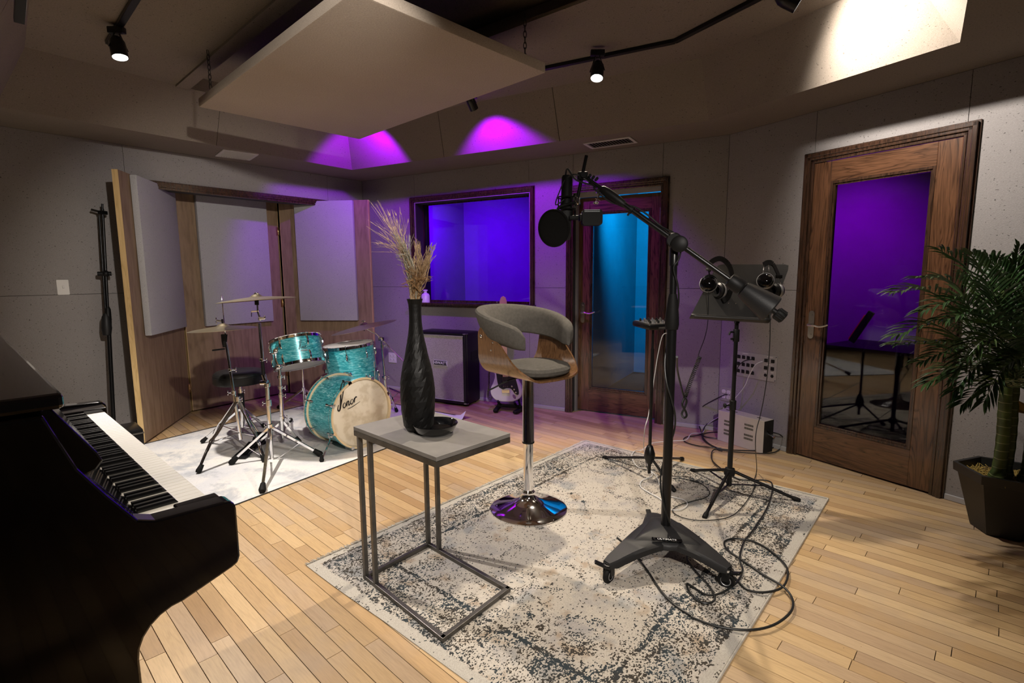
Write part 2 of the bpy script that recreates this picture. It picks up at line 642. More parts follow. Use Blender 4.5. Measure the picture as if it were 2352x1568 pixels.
def wall(name, A, d, rects, nrm, thick=0.14, mat='wall', flecks=None):
    """rects: (u0, u1, z0, z1) along the wall; each is a panel with its own edges over a recessed backing"""
    back = MB()
    for (u0, u1, z0, z1) in rects:
        c = A + d * ((u0 + u1) / 2) - nrm * (0.014 + thick / 2)
        Mx = frame(c + V3(0, 0, (z0 + z1) / 2), d)
        back.box((0, 0, 0), (u1 - u0 + 0.001, thick, z1 - z0), Mx)
    w = back.build(name, M['joint'], kind='structure')
    g = 0.0016
    for (u0, u1, z0, z1) in rects:
        c = A + d * ((u0 + u1) / 2) - nrm * 0.007
        Mx = frame(c + V3(0, 0, (z0 + z1) / 2), d)
        p = MB().box((0, 0, 0), (u1 - u0 - 2 * g, 0.014, z1 - z0 - 2 * g), Mx)
        p.build('wall_panel', M[mat], w)
    return w


nB, nL, nR = V3(-0.4848, -0.8746), V3(0.767, -0.6415), V3(-0.858, -0.5135)


def U(P, A, d):
    return (V3(P[0], P[1]) - A).dot(d)


def ray_u(px, py, A, d):
    return (VX(px, py, A, A + d) - A).dot(d)


# openings measured on the walls (u along the wall, z up)
wu0, wu1 = ray_u(945, 560, CB, dB), ray_u(1229, 560, CB, dB)
wz1 = 2.205
wz0 = 1.03
du0, du1 = ray_u(1300, 700, CB, dB), ray_u(1531, 700, CB, dB)
dz1 = 2.17
ru0, ru1 = ray_u(1829, 700, CR, dR), ray_u(2214, 700, CR, dR)
rz1 = 2.173
LW = (CR - CB).length
CAS = 0.075   # casing width
o = CAS - 0.01
wall('wall_back', CB, dB, [
    (0.0, wu0 + o, 0, 1.22), (0.0, wu0 + o, 1.22, CEIL), (wu0 + o, wu1 - o, 0, wz0), (wu0 + o, wu1 - o, wz1 - o, CEIL),
    (wu1 - o, du0 + o, 0, 1.22), (wu1 - o, du0 + o, 1.22, CEIL), (du0 + o, du1 - o, dz1 - o, CEIL),
    (du1 - o, LW, 0, 1.22), (du1 - o, LW, 1.22, CEIL)], nB)
RW = 5.6
wall('wall_right', CR, dR, [
    (0, ru0 + o, 0, 1.22), (0, ru0 + o, 1.22, CEIL), (ru0 + o, ru1 - o, rz1 - o, CEIL),
    (ru1 - o, 3.6, 0, CEIL), (3.6, 4.8, 0, CEIL), (4.8, RW, 0, CEIL)], nR)
lu0, lu1 = 0.45, 2.32          # doorway the folding screen stands in
lz1 = 2.12
wall('wall_left', CB, dL, [
    (0, lu0, 0, 1.22), (0, lu0, 1.22, CEIL), (lu0, lu1, lz1, CEIL), (lu1, 4.2, 0, 1.22), (lu1, 4.2, 1.22, CEIL),
    (4.2, 6.6, 0, CEIL)], nL)
for nm, A, B in (('wall_rear', BK1, BK2), ('wall_left_rear', LE, BK1), ('wall_right_rear', BK2, RE)):
    d = (B - A).normalized()
    n = V3(-d.y, d.x)
    if n.dot(V3(0, 1) - (A + B) / 2) < 0: n = -n
    wall(nm, A, d, [(0, (B - A).length, 0, CEIL)], n)

# ---- soffit ring and tray ceiling
lowP = [Z(809, 390, CEIL), Z(1628, 277, CEIL), Z(2205, 97, CEIL), V3(0.55, 0.5), V3(-0.35, 0.45), V3(-3.31, 3.50)]
lowP = [V3(p.x, p.y) for p in lowP]
lowP[3] = lowP[2] + (Z(2222, 0, CEIL) - Z(2205, 97, CEIL)).normalized() * 2.9
lowP[3].z = 0
topP = [V3(-1.66, 5.34), Z(1611, 133, TOP), lowP[2] + V3(-0.23, 0.06), lowP[3] + V3(-0.13, 0.16), lowP[4] + V3(0.05, 0.2), Z(57, 108, TOP)]
topP = [V3(p.x, p.y) for p in topP]
# far-left upper corner: intersection of the two measured upper edges
a1, a2 = Z(57, 108, TOP), Z(408, 196, TOP)
b1, b2 = Z(1611, 133, TOP), Z(1093, 235, TOP)


def isect(p, d, q, e):
    t = ((q.x - p.x) * e.y - (q.y - p.y) * e.x) / (d.x * e.y - d.y * e.x)
    return V3(p.x + d.x * t, p.y + d.y * t)


topP[0] = isect(a1, a2 - a1, b1, b2 - b1)
outer = [CB, CR, RE, BK2, BK1, LE]
mb = MB()
n6 = 6
for i in range(n6):
    j = (i + 1) % n6
    A, B, C_, D_ = outer[i], outer[j], lowP[j], lowP[i]
    cz = V3(0, 0, CEIL)
    mb.add([A + cz, B + cz, C_ + cz, D_ + cz], [(0, 1, 2, 3)])
cw = mb.build('ceiling_soffit', M['ceil'], kind='structure')
cw.name = 'ceiling'
for i in range(n6):
    j = (i + 1) % n6
    A, B = lowP[i] + V3(0, 0, CEIL), lowP[j] + V3(0, 0, CEIL)
    C_, D_ = topP[j] + V3(0, 0, TOP), topP[i] + V3(0, 0, TOP)
    # panels along the face, 1.2 m long, each a slab with its own edges
    L = (B - A).length
    k = max(1, round(L / 1.22))
    nout = (B - A).cross(D_ - A).normalized()
    cen = sum(lowP, V3(0, 0)) / 6
    if nout.dot(cen + V3(0, 0, 2.6) - A) > 0: nout = -nout
    for q in range(k):
        t0, t1 = q / k + 0.0008 * (q > 0), (q + 1) / k - 0.0008 * (q < k - 1)
        p = [A.lerp(B, t0), A.lerp(B, t1), D_.lerp(C_, t1), D_.lerp(C_, t0)]
        vs = p + [x + nout * 0.02 for x in p]
        MB().add(vs, [(0, 1, 2, 3), (4, 5, 6, 7), (0, 1, 5, 4), (1, 2, 6, 5), (2, 3, 7, 6), (3, 0, 4, 7)]).build('fascia_panel', M['ceil'], cw)
# upper ceiling with a raised bay above the hanging panel
pl = Z(408, 196, TOP); pl2 = Z(630, 5, TOP)
ql = Z(1125, 95, TOP); ql2 = Z(1385, 0, TOP)
dl = (pl2 - pl).normalized(); dq = (ql2 - ql).normalized()
f0 = isect(pl, dl, topP[0], topP[5] - topP[0])
f2 = topP[5].lerp(topP[0], 0.62)
f1 = V3(*(ql - dq * 1.0).xy)
n0 = V3(*(pl + dl * 3.4).xy); n1 = V3(*(ql + dq * 1.6).xy)
TOP2 = 2.90
mb = MB()
zt = V3(0, 0, TOP)
up2 = V3(0, 0, TOP2)
mid = [f0, f2, f1, n1, n0]
mb.add([p + zt for p in [f0, n0, topP[4], topP[5]]], [(0, 1, 2, 3)])
mb.add([p + zt for p in [f2, topP[0], topP[1], f1]], [(0, 1, 2, 3)])
mb.add([p + zt for p in [f1, topP[1], topP[2], n1]], [(0, 1, 2, 3)])
mb.add([p + zt for p in [n0, n1, topP[2]]], [(0, 1, 2)])
mb.add([p + zt for p in [n0, topP[2], topP[3], topP[4]]], [(0, 1, 2, 3)])
mb.add([p + up2 for p in mid], [(0, 1, 2, 3, 4)])
mb.add([p + zt for p in mid] + [p + up2 for p in mid], [(0, 1, 6, 5), (1, 2, 7, 6), (2, 3, 8, 7), (3, 4, 9, 8), (4, 0, 5, 9)])
mb.build('upper_ceiling', M['ceil'], cw)
# ledger strips along both edges of the bay
for (p, q, s_) in ((f0, n0, 1), (f1, n1, -1)):
    d = (q - p).normalized()
    nn = V3(-d.y, d.x) * (0.05 * s_)
    MB().obox(p + nn * 0.6 + V3(0, 0, TOP - 0.006), q + nn * 0.6 + V3(0, 0, TOP - 0.006), 0.09, 0.018).build('ledger_strip', M['ceil'], cw)
# roof slab that closes the void above, so no world light leaks in
MB().box((0, 1.8, 3.0), (16, 14, 0.1)).build('roof_slab', M['voidblack'], cw)

# ---- floor planks
fa = V3(math.cos(FLOOR_A), math.sin(FLOOR_A))
fb = V3(-fa.y, fa.x)
PWD = 0.0632


def plank_mb(items):
    vs, fs, at = [], [], []
    for (a0, a1, b0, tone, off, warm, dz) in items:
        g = 0.0013
        b1 = b0 + PWD
        base = len(vs)
        for (a, b) in ((a0 + g, b0 + g), (a1 - g, b0 + g), (a1 - g, b1 - g), (a0 + g, b1 - g)):
            for z in (-0.012, dz):
                p = fa * a + fb * b
                vs.append((p.x, p.y, z))
                at.append((tone, off, warm, 1))
        q = base
        fs += [(q + 1, q + 3, q + 5, q + 7), (q, q + 1, q + 3, q + 2)[::-1], (q + 2, q + 3, q + 5, q + 4)[::-1], (q + 4, q + 5, q + 7, q + 6)[::-1], (q + 6, q + 7, q + 1, q)[::-1]]
    return vs, fs, at


def proj(P):
    c = RM.transposed() @ (Vector(P) - C0)
    if c.z > -0.05: return None
    return (W / 2 + FPX * c.x / -c.z, H / 2 - FPX * c.y / -c.z, -c.z)


poly = [CB, CR, RE, BK2, BK1, LE]


def inside(p, poly, pad=0.0):
    r = False
    n = len(poly)
    for i in range(n):
        a, b = poly[i], poly[(i + 1) % n]
        if (a.y > p.y) != (b.y > p.y) and p.x < (b.x - a.x) * (p.y - a.y) / (b.y - a.y) + a.x: r = not r
    return r


rng = random.Random(11)
planks = []
mid0 = V3(0.0, 2.6)
bs = [q.dot(fb) for q in poly]
bmin, bmax = min(bs) - 0.3, max(bs) + 0.5
nb = int((bmax - bmin) / PWD) + 1
# fix the phase to the photograph's seams
ph = 0.6315 % PWD
b = math.floor(bmin / PWD) * PWD
allp = []
while b < bmax:
    a = -7.0 - rng.random()
    while a < 7.5:
        L = rng.choice([0.28, 0.4, 0.5, 0.62, 0.75, 0.9, 1.1, 1.3]) * (0.85 + 0.3 * rng.random())
        c = fa * (a + L / 2) + fb * (b + PWD / 2)
        tone = min(1, max(0, rng.gauss(0.55, 0.25)))
        it = (a, a + L, b, tone, rng.random(), 1.0 if rng.random() < 0.28 else rng.random() * 0.35, rng.uniform(-0.0004, 0.0003))
        ok = any(inside(fa * (a + L * t) + fb * (b + PWD / 2), poly) for t in (0, .5, 1))
        behind = c.y > 3.0 and ok is False
        if ok or (not ok and c.y > 1.5 and c.length < 8.5):
            pr_ = proj((c.x, c.y, 0))
            size = 0
            if pr_ and -60 < pr_[0] < W + 60 and 0 < pr_[1] < H + 120:
                size = L * PWD / pr_[2] ** 2 * (1.35 / pr_[2])
            allp.append((size, it, c))
        a += L
    b += PWD
fl = MB().box((0, 2.0, -0.06), (18, 16, 0.09)).build('floor', M['gap'], kind='structure')
RUG = [V3(-0.837, 2.172), V3(0.593, 4.081), V3(1.885, 2.954), V3(0.45, 1.05)]
allp.sort(key=lambda t: -t[0])
singles, rest = [], []
for s_, it, c in allp:
    if len(singles) < 295 and s_ > 0 and not inside(c, RUG) and inside(c, poly): singles.append(it)
    else: rest.append(it)


def link_planks(items, name, kind=None):
    vs, fs, at = plank_mb(items)
    m = MB()
    m.v = [Vector(v) for v in vs]; m.f = fs; m.sm = [False] * len(fs); m.mi = [0] * len(fs)
    return m.build(name, M['floor'], fl, attr=at, kind=kind)


for it in singles: link_planks([it], 'floor_plank')
link_planks(rest, 'floor_planks', 'stuff')


# ---- casings, doors, window
def casing(A, d, n, u0, u1, z0, z1, name, bottom=False, w=CAS, mat='casing', deep=0.03):
    """stepped moulding round an opening; n points into the room"""
    mb = MB()
    steps = ((0.0, w, 0.012), (0.010, w * 0.32, deep), (w * 0.40, w * 0.30, deep * 0.78), (w * 0.76, w * 0.22, deep * 0.55))
    for (s0, sw, dp) in steps:
        def bar(ua, ub, za, zb):
            c = A + d * ((ua + ub) / 2) + n * (dp / 2) + V3(0, 0, (za + zb) / 2)
            mb.box((0, 0, 0), (ub - ua, dp, zb - za), frame(c, d))
        bar(u0 + s0, u0 + s0 + sw, z0, z1 - s0)
        bar(u1 - s0 - sw, u1 - s0, z0, z1 - s0)
        bar(u0 + s0, u1 - s0, z1 - s0 - sw, z1 - s0)
        if bottom: bar(u0 + s0, u1 - s0, z0 + s0, z0 + s0 + sw)
    return mb.build(name, M[mat], kind='structure', bevel=0.003)


def jamb(A, d, n, u0, u1, z0, z1, depth, parent, bottom=False, mat='casing', t=0.02):
    mb = MB()
    def bar(ua, ub, za, zb):
        c = A + d * ((ua + ub) / 2) - n * (depth / 2) + V3(0, 0, (za + zb) / 2)
        mb.box((0, 0, 0), (ub - ua, depth, zb - za), frame(c, d))
    bar(u0, u0 + t, z0, z1); bar(u1 - t, u1, z0, z1); bar(u0 + t, u1 - t, z1 - t, z1)
    if bottom: bar(u0 + t, u1 - t, z0, z0 + t)
    return mb.build('jamb', M[mat], parent)


def m_glass(name, rough=0.0):
    t = NT(name)
    t.set(rough, 0, 0.5, Transmission_Weight=1.0, IOR=1.45)
    t.col((0.97, 0.98, 0.98))
    # thin pane: let light pass straight through and keep the surface reflection
    tr = t.n('ShaderNodeBsdfTransparent')
    tr.inputs[0].default_value = (0.93, 0.94, 0.94, 1)
    gl = t.n('ShaderNodeBsdfGlossy')
    gl.inputs['Roughness'].default_value = 0.02
    fr = t.n('ShaderNodeFresnel', IOR=1.5)
    mx = t.n('ShaderNodeMixShader')
    out = t.t.nodes['Material Output']
    t.l(fr.outputs[0], mx.inputs[0]); t.l(tr.outputs[0], mx.inputs[1]); t.l(gl.outputs[0], mx.inputs[2])
    t.l(mx.outputs[0], out.inputs[0])
    return t.m


M['glass'] = m_glass('window_glass')


def lever(parent, P, d, n, s=1):
    """escutcheon and lever handle at P on a door, lever towards d*s"""
    Mx = frame(P, d, V3(0, 0, 1))          # local y = z cross x -> horizontal normal
    nn = n
    mb = MB()
    pl_ = rrect(0.048, 0.20, 0.023, 6)
    for k in range(len(pl_)):
        x, y = pl_[k]
        if abs(y) > 0.055: x *= 0.85
        pl_[k] = (x, y)
    My = frame(P, d, n)
    My = Matrix((d, V3(0, 0, 1), n)).transposed().to_4x4(); My.translation = P
    mb.prism(pl_, 0, 0.008, My)
    mb.cyl(P, P + n * 0.045, 0.011, 14)
    for dz in (-0.07, 0.07): mb.cyl(P + V3(0, 0, dz), P + V3(0, 0, dz) + n * 0.011, 0.006, 8)
    mb.tube(smooth_path([P + n * 0.045, P + n * 0.05 + d * s * 0.035, P + n * 0.05 + d * s * 0.075 + V3(0, 0, -0.007), P + n * 0.048 + d * s * 0.11, P + n * 0.045 + d * s * 0.135 + V3(0, 0, 0.012)], 5), 0.0075, 10)
    return mb.build('door_handle', M['steelh'], parent)


M['steelh'] = plain('satin_nickel', (0.60, 0.57, 0.53), 0.2, 1.0)


def glass_door(name, A, d, n, u0, u1, z1, inset, stile, rail_t, rail_b, hs, handle_u, hinge_u, z0=0.012, hinge_zs=(1.93, 0.28), thick=0.045):
    """door leaf of stiles and rails round one pane"""
    root = bpy.data.objects.new(name, None)
    COL.objects.link(root)
    root.location = A + d * ((u0 + u1) / 2)
    root['kind'] = 'structure'
    def bar(ua, ub, za, zb, nm, mat, th=thick, off=0.0):
        c = A + d * ((ua + ub) / 2) - n * (inset + thick / 2 - off) + V3(0, 0, (za + zb) / 2)
        return MB().box((0, 0, 0), (ub - ua, th, zb - za), frame(c, d)).build(nm, mat, root, bevel=0.002)
    bar(u0, u0 + stile, z0, z1, 'stile', M['oak_dark'])
    bar(u1 - stile, u1, z0, z1, 'stile', M['oak_dark'])
    bar(u0 + stile, u1 - stile, z1 - rail_t, z1, 'top_rail', M['oak_dark_h'])
    bar(u0 + stile, u1 - stile, z0, z0 + rail_b, 'bottom_rail', M['oak_dark_h'])
    g0, g1, h0, h1 = u0 + stile, u1 - stile, z0 + rail_b, z1 - rail_t
    mb = MB()
    for k, (w_, dd) in enumerate(((0.016, 0.008), (0.028, -0.004))):
        for (ua, ub, za, zb) in ((g0, g0 + w_, h0, h1), (g1 - w_, g1, h0, h1), (g0 + w_, g1 - w_, h1 - w_, h1), (g0 + w_, g1 - w_, h0, h0 + w_)):
            c = A + d * ((ua + ub) / 2) - n * (inset + thick / 2) + V3(0, 0, (za + zb) / 2)
            mb.box((0, 0, 0), (ub - ua, thick + dd * 0.5 - 0.012 * k, zb - za), frame(c, d))
    mb.build('glazing_bead', M['casing'], root, bevel=0.002)
    bar(g0 + 0.02, g1 - 0.02, h0 + 0.02, h1 - 0.02, 'glass_pane', M['glass'], 0.008)
    lever(root, A + d * handle_u - n * inset + V3(0, 0, 0.98), d, n, hs)
    for hz in hinge_zs:
        P = A + d * hinge_u + n * 0.004 + V3(0, 0, hz)
        mb = MB().cyl(P - V3(0, 0, 0.065), P + V3(0, 0, 0.065), 0.011, 12)
        mb.cyl(P + V3(0, 0, 0.065), P + V3(0, 0, 0.074), 0.008, 10)
        mb.build('hinge', M['steelh'], root)
    return root


# right door: leaf flush with the wall
casing(CR, dR, nR, ru0, ru1, 0, rz1, 'trim_1')
rd = glass_door('door_1', CR, dR, nR, ru0 + 0.075, ru1 - 0.075, rz1 - 0.078, -0.008, 0.115, 0.135, 0.235, 1, ru0 + 0.125, ru1 - 0.066, hinge_zs=(1.93, 0.27))
jamb(CR, dR, nR, ru0 + 0.05, ru1 - 0.05, 0, rz1 - 0.05, 0.15, rd)
# middle door: leaf set back from the wall face
casing(CB, dB, nB, du0, du1, 0, dz1, 'trim_2')
md = glass_door('door_2', CB, dB, nB, du0 + 0.085, du1 - 0.062, dz1 - 0.11, 0.10, 0.115, 0.13, 0.21, 1, du0 + 0.135, du1 - 0.07, hinge_zs=(1.85, 0.25))
jamb(CB, dB, nB, du0 + 0.045, du1 - 0.045, 0, dz1 - 0.045, 0.20, md)
MB().box((0, 0, 0), (0.022, 0.035, dz1 - 0.06), frame(CB + dB * (du0 + 0.082) - nB * 0.075 + V3(0, 0, (dz1 - 0.06) / 2), dB)).build('weather_strip', M['alu'], md, 'bright metal seal strip')
MB().box((0, 0, 0), (du1 - du0 - 0.12, 0.03, 0.04), frame(CB + dB * ((du0 + du1) / 2) - nB * 0.075 + V3(0, 0, dz1 - 0.085), dB)).build('head_stop', M['base'], md)
# window
casing(CB, dB, nB, wu0, wu1, wz0 - 0.03, wz1, 'trim_3', bottom=True, w=0.05)
wn = bpy.data.objects.new('window_1', None); COL.objects.link(wn)
wn.location = CB + dB * ((wu0 + wu1) / 2) + V3(0, 0, wz0); wn['kind'] = 'structure'
jamb(CB, dB, nB, wu0 + 0.035, wu1 - 0.035, wz0, wz1 - 0.035, 0.26, wn, bottom=True)
MB().box((0, 0, 0), (wu1 - wu0 - 0.10, 0.01, wz1 - wz0 - 0.09), frame(CB + dB * ((wu0 + wu1) / 2) - nB * 0.16 + V3(0, 0, (wz0 + wz1) / 2 - 0.01), dB)).build('glass_pane', M['glass'], wn)
mb = MB()
for (ua, ub, za, zb) in ((wu0 + 0.05, wu0 + 0.07, wz0, wz1 - 0.05), (wu1 - 0.07, wu1 - 0.05, wz0, wz1 - 0.05), (wu0 + 0.05, wu1 - 0.05, wz1 - 0.08, wz1 - 0.06), (wu0 + 0.05, wu1 - 0.05, wz0 + 0.02, wz0 + 0.04)):
    c = CB + dB * ((ua + ub) / 2) - nB * 0.145 + V3(0, 0, (za + zb) / 2)
    mb.box((0, 0, 0), (ub - ua, 0.02, zb - za), frame(c, dB))
mb.build('glazing_bead', M['casing'], wn)
MB().box((0, 0, 0), (wu1 - wu0 + 0.02, 0.20, 0.022), frame(CB + dB * ((wu0 + wu1) / 2) - nB * 0.03 + V3(0, 0, wz0 + 0.008), dB)).build('window_sill', M['casing'], wn, bevel=0.003)
# doorway casing on the left wall
casing(CB, dL, nL, lu0, lu1, 0, 2.185, 'trim_4', w=0.07)

# ---- baseboards (thin grey quarter strips)
def baseb(name, A, d, n, u0, u1):
    mb = MB().box((0, 0, 0.018), (u1 - u0, 0.012, 0.036), frame(A + d * ((u0 + u1) / 2) + n * 0.006, d))
    mb.build(name, M['base'], kind='structure', bevel=0.004)


baseb('baseboard_back', CB, dB, nB, 0.02, du0 - 0.003)
baseb('baseboard_back_right', CB, dB, nB, du1 + 0.003, LW)
baseb('baseboard_right', CR, dR, nR, 0.0, ru0 - 0.003)
baseb('baseboard_right_near', CR, dR, nR, ru1 + 0.003, 5.5)
baseb('baseboard_left', CB, dL, nL, lu1 + 0.003, 6.5)

# ---- rooms seen through the glass (blue booth, cyan booth, violet booth) and the closet behind the screen
def booth(name, c, d, n, w, depth, h=2.45, mat='booth'):
    """three walls and a lid, open towards the room; c = middle of the opening on the floor"""
    mb = MB()
    c = c - n * 0.16
    def slab(cc, sx, sy, sz, zc):
        mb.box((0, 0, 0), (sx, sy, sz), frame(cc + V3(0, 0, zc), d))
    slab(c - n * (depth + 0.04), w + 0.16, 0.08, h, h / 2)
    slab(c - n * (depth / 2) - d * (w / 2 + 0.04), 0.08, depth, h, h / 2)
    slab(c - n * (depth / 2) + d * (w / 2 + 0.04), 0.08, depth, h, h / 2)
    slab(c - n * (depth / 2 + 0.03), w + 0.16, depth + 0.14, 0.06, h + 0.03)
    return mb.build(name, M[mat], kind='structure')


booth('wall_blue_booth', CB + dB * ((wu0 + wu1) / 2 - 0.28), dB, nB, 2.35, 1.9)
booth('wall_cyan_booth', CB + dB * ((du0 + du1) / 2 + 0.24), dB, nB, 1.40, 2.2)
booth('wall_violet_booth', CR + dR * 1.0, dR, nR, 1.96, 1.3)
booth('wall_closet', CB + dL * ((lu0 + lu1) / 2 + 0.1), dL, nL, 2.1, 1.1)

# ================================================================== CEILING THINGS
M['bulb'] = None
t = NT('lamp_face')
t.set(0.5)
t.b.inputs['Emission Color'].default_value = (1, 0.93, 0.82, 1)
t.b.inputs['Emission Strength'].default_value = 120
M['bulb'] = t.m
t = NT('violet_lamp_face')
t.set(0.5)
t.b.inputs['Emission Color'].default_value = (0.30, 0.05, 1, 1)
t.b.inputs['Emission Strength'].default_value = 2.5
M['bulbv'] = t.m
M['iron'] = plain('dark_chain_iron', (0.03, 0.028, 0.025), 0.45, 0.7)


def chain(parent, top, bot, name='chain'):
    mb = MB()
    top, bot = Vector(top), Vector(bot)
    L = (top - bot).length
    n = max(3, round(L / 0.030))
    d = (bot - top).normalized()
    for i in range(n):
        c = top.lerp(bot, (i + 0.5) / n)
        h = L / n * 0.66
        w = 0.0085
        side = Vector((1, 0, 0)) if i % 2 else Vector((0.2, 1, 0)).normalized()
        pts = []
        for k in range(12):
            a = 2 * PI * k / 12
            pts.append(c + side * (w * math.cos(a)) + d * (h * math.sin(a)))
        mb.tube(pts, 0.0024, 5, closed=True)
    return mb.build(name, M['iron'], parent)


ZC = 2.50
q1, q2, q3 = Z(463, 242, ZC), Z(818, 323, ZC), Z(1236, 174, ZC)
q4 = q1 + q3 - q2
cl = thing('hanging_acoustic_panel', 'big fabric covered acoustic panel hung flat on chains below the tray ceiling', 'acoustic panel', (q1 + q3) / 2)
e1, e2 = (q2 - q1), (q3 - q2)
Mx = frame((q1 + q3) / 2, e2.normalized())
mb = MB()
# slab with softly rounded, slightly wavy wrapped edge
L2, L1 = e2.length, e1.length
bm = bmesh.new()
bmesh.ops.create_cube(bm, size=1)
for v in bm.verts: v.co = Vector((v.co.x * L2, v.co.y * L1, v.co.z * 0.06 + 0.03))
bmesh.ops.bevel(bm, geom=bm.edges[:], offset=0.010, segments=2, profile=0.5, affect='EDGES')
mb.bm(bm, True, Mx); bm.free()
mb.build('panel', M['cloud'], cl)
for px, py, pt in ((484, 205, (480, 143)), (1206, 137, (1204, 76))):
    b_ = Z(px, py, ZC + 0.06)
    chain(cl, (b_.x, b_.y, TOP), b_)
for c in (q2, q4):
    b_ = c.lerp((q1 + q3) / 2, 0.10)
    chain(cl, (b_.x, b_.y, TOP2 if c is q4 else TOP), (b_.x, b_.y, ZC + 0.06))

# track rails
TZ = TOP - 0.012


def rail(pts, label):
    mb = MB()
    for a, b_ in zip(pts[:-1], pts[1:]):
        mb.obox(a, b_, 0.035, 0.022)
    return mb.build('track_rail', M['black'], None, label, 'track rail', 'lighting track rails', bevel=0.002)


tr = [Z(1237, 160, TZ), Z(1550, 95, TZ), Z(1735, 0, TZ)]
tr0 = tr[0] + (tr[0] - tr[1]).normalized() * 0.62
tr3 = tr[2] + (tr[2] - tr[1]).normalized() * 0.35
rail([tr0, tr[0], tr[1]] + [tr[2], tr3], 'long black lighting track bending across the ceiling right of the hanging panel')
tl = [Z(258, 85, TZ), Z(310, 0, TZ)]
tl1 = tl[1] + (tl[1] - tl[0]).normalized() * 0.8
rail([tl[0] - (tl[1] - tl[0]).normalized() * 0.12, tl1], 'short black lighting track above the drum kit side, upper left')
rail([Z(52, 0, CEIL - 0.01) + V3(0.4, -0.42), Z(44, 48, CEIL - 0.01)], 'dark metal track strip along the soffit edge at the far left')


def head(loc, to, label, violet=False, r=0.042):
    """track spotlight: adapter, yoke and can with a glowing face"""
    loc, to = Vector(loc), Vector(to)
    t_ = thing('track_spotlight', label, 'spotlight', (loc.x, loc.y, TOP), 'track spotlights')
    d = (to - loc).normalized()
    back = loc - d * 0.10
    MB().box((loc.x - d.x * 0.05, loc.y - d.y * 0.05, TOP - 0.04), (0.09, 0.035, 0.035), bev=0.004).build('adapter', M['black'], t_)
    side = d.cross(Vector((0, 0, 1))).normalized()
    mb = MB()
    top = Vector((loc.x - d.x * 0.05, loc.y - d.y * 0.05, TOP - 0.055))
    for s_ in (-1, 1):
        mb.obox(top + side * 0.012 * s_, loc - d * 0.05 + side * (r + 0.006) * s_, 0.012, 0.005)
    mb.tube([top, top + V3(0, 0, 0.03)], 0.006, 8)
    mb.build('yoke', M['black'], t_)
    MB().lathe([(0.001, -0.115), (r * 0.6, -0.115), (r * 0.95, -0.09), (r, -0.06), (r, 0.0), (r * 0.9, 0.0), (r * 0.86, -0.012)], loc, 24, d).build('lamp_can', M['black'], t_)
    MB().lathe([(0.0005, -0.006), (r * 0.5, -0.007), (r * 0.88, -0.012)], loc, 20, d).build('lens', M['bulbv'] if violet else M['bulb'], t_)
    return t_


for loc, to, lab in HEADS:
    head(loc, to, lab)
for loc, to, lab in VHEADS:
    head(loc, to, lab, True, 0.036)


# ceiling vents
def vent(c4, label, nsl):
    P = [Z(x, y, CEIL) for x, y in c4]
    c = sum(P, Vector()) / 4
    ex = ((P[1] - P[0]) + (P[2] - P[3])) / 2
    ey = ((P[3] - P[0]) + (P[2] - P[1])) / 2
    w, h = ex.length, ey.length
    Mx = frame(c, ex.normalized())
    t_ = thing('ceiling_vent', label, 'vent', c, 'soffit vents')
    fr = MB()
    b_ = 0.024
    for (x, y, sx, sy) in ((0, h / 2 - b_ / 2, w, b_), (0, -h / 2 + b_ / 2, w, b_), (-w / 2 + b_ / 2, 0, b_, h - 2 * b_), (w / 2 - b_ / 2, 0, b_, h - 2 * b_)):
        fr.box((x, y, -0.004), (sx, sy, 0.008), Mx)
    fr.build('frame', M['whitepaint'], t_, bevel=0.002)
    MB().box((0, 0, -0.0005), (w - 0.04, h - 0.04, 0.001), Mx).build('duct_shade_sheet', M['voidblack'], t_)  # flat dark sheet, its colour stands in for shade inside the duct
    for k in range(nsl):
        x = -w / 2 + b_ + (w - 2 * b_) * (k + 0.5) / nsl
        My = Mx @ Matrix.Translation((x, 0, -0.006)) @ Matrix.Rotation(R(38), 4, 'Y')
        MB().box((0, 0, 0), (0.014, h - 2 * b_, 0.0015), My).build('slat', M['whitepaint'], t_)
    return t_


vent([(517, 343), (597, 353), (571, 367), (489, 356)], 'white metal air vent in the soffit above the folding screen', 12)
vent([(1342, 328), (1449, 313), (1463, 326), (1357, 341)], 'white louvred air vent in the soffit above the middle door', 14)

# ================================================================== WALL THINGS
# light switch
P = VX(144.5, 659.5, CB, CB + dL)
t_ = thing('light_switch', 'cream light switch plate on the dark left wall', 'light switch', P)
My = Matrix((dL, V3(0, 0, 1), nL)).transposed().to_4x4(); My.translation = P
MB().prism(rrect(0.075, 0.118, 0.006, 3), 0, 0.006, My).build('cover_plate', M['white'], t_, bevel=0.0015)
MB().box((0, 0.002, 0.011), (0.010, 0.022, 0.012), My, 0.002).build('toggle', M['white'], t_)


def outlet(P, d, n, label, cover='white', four=True):
    t_ = thing('power_outlet', label, 'outlet', P, 'wall outlets')
    My = Matrix((d, V3(0, 0, 1), n)).transposed().to_4x4(); My.translation = P
    MB().prism(rrect(0.118, 0.118, 0.006, 3), 0, 0.005, My).build('cover_plate', M[cover], t_, bevel=0.001)
    for sx in (-1, 1):
        for sy in (-1, 1):
            MB().prism(rrect(0.034, 0.030, 0.012, 5, sx * 0.023, sy * 0.022), 0.005, 0.0075, My).build('socket', M['white'], t_)
            sl = MB()
            for (dx, dy, w, h) in ((-0.006, 0.003, 0.002, 0.009), (0.006, 0.003, 0.002, 0.007), (0, -0.008, 0.004, 0.004)):
                sl.box((sx * 0.023 + dx, sy * 0.022 + dy, 0.0076), (w, h, 0.0008), My)
            sl.build('socket_slots', M['ink'], t_)
    return t_


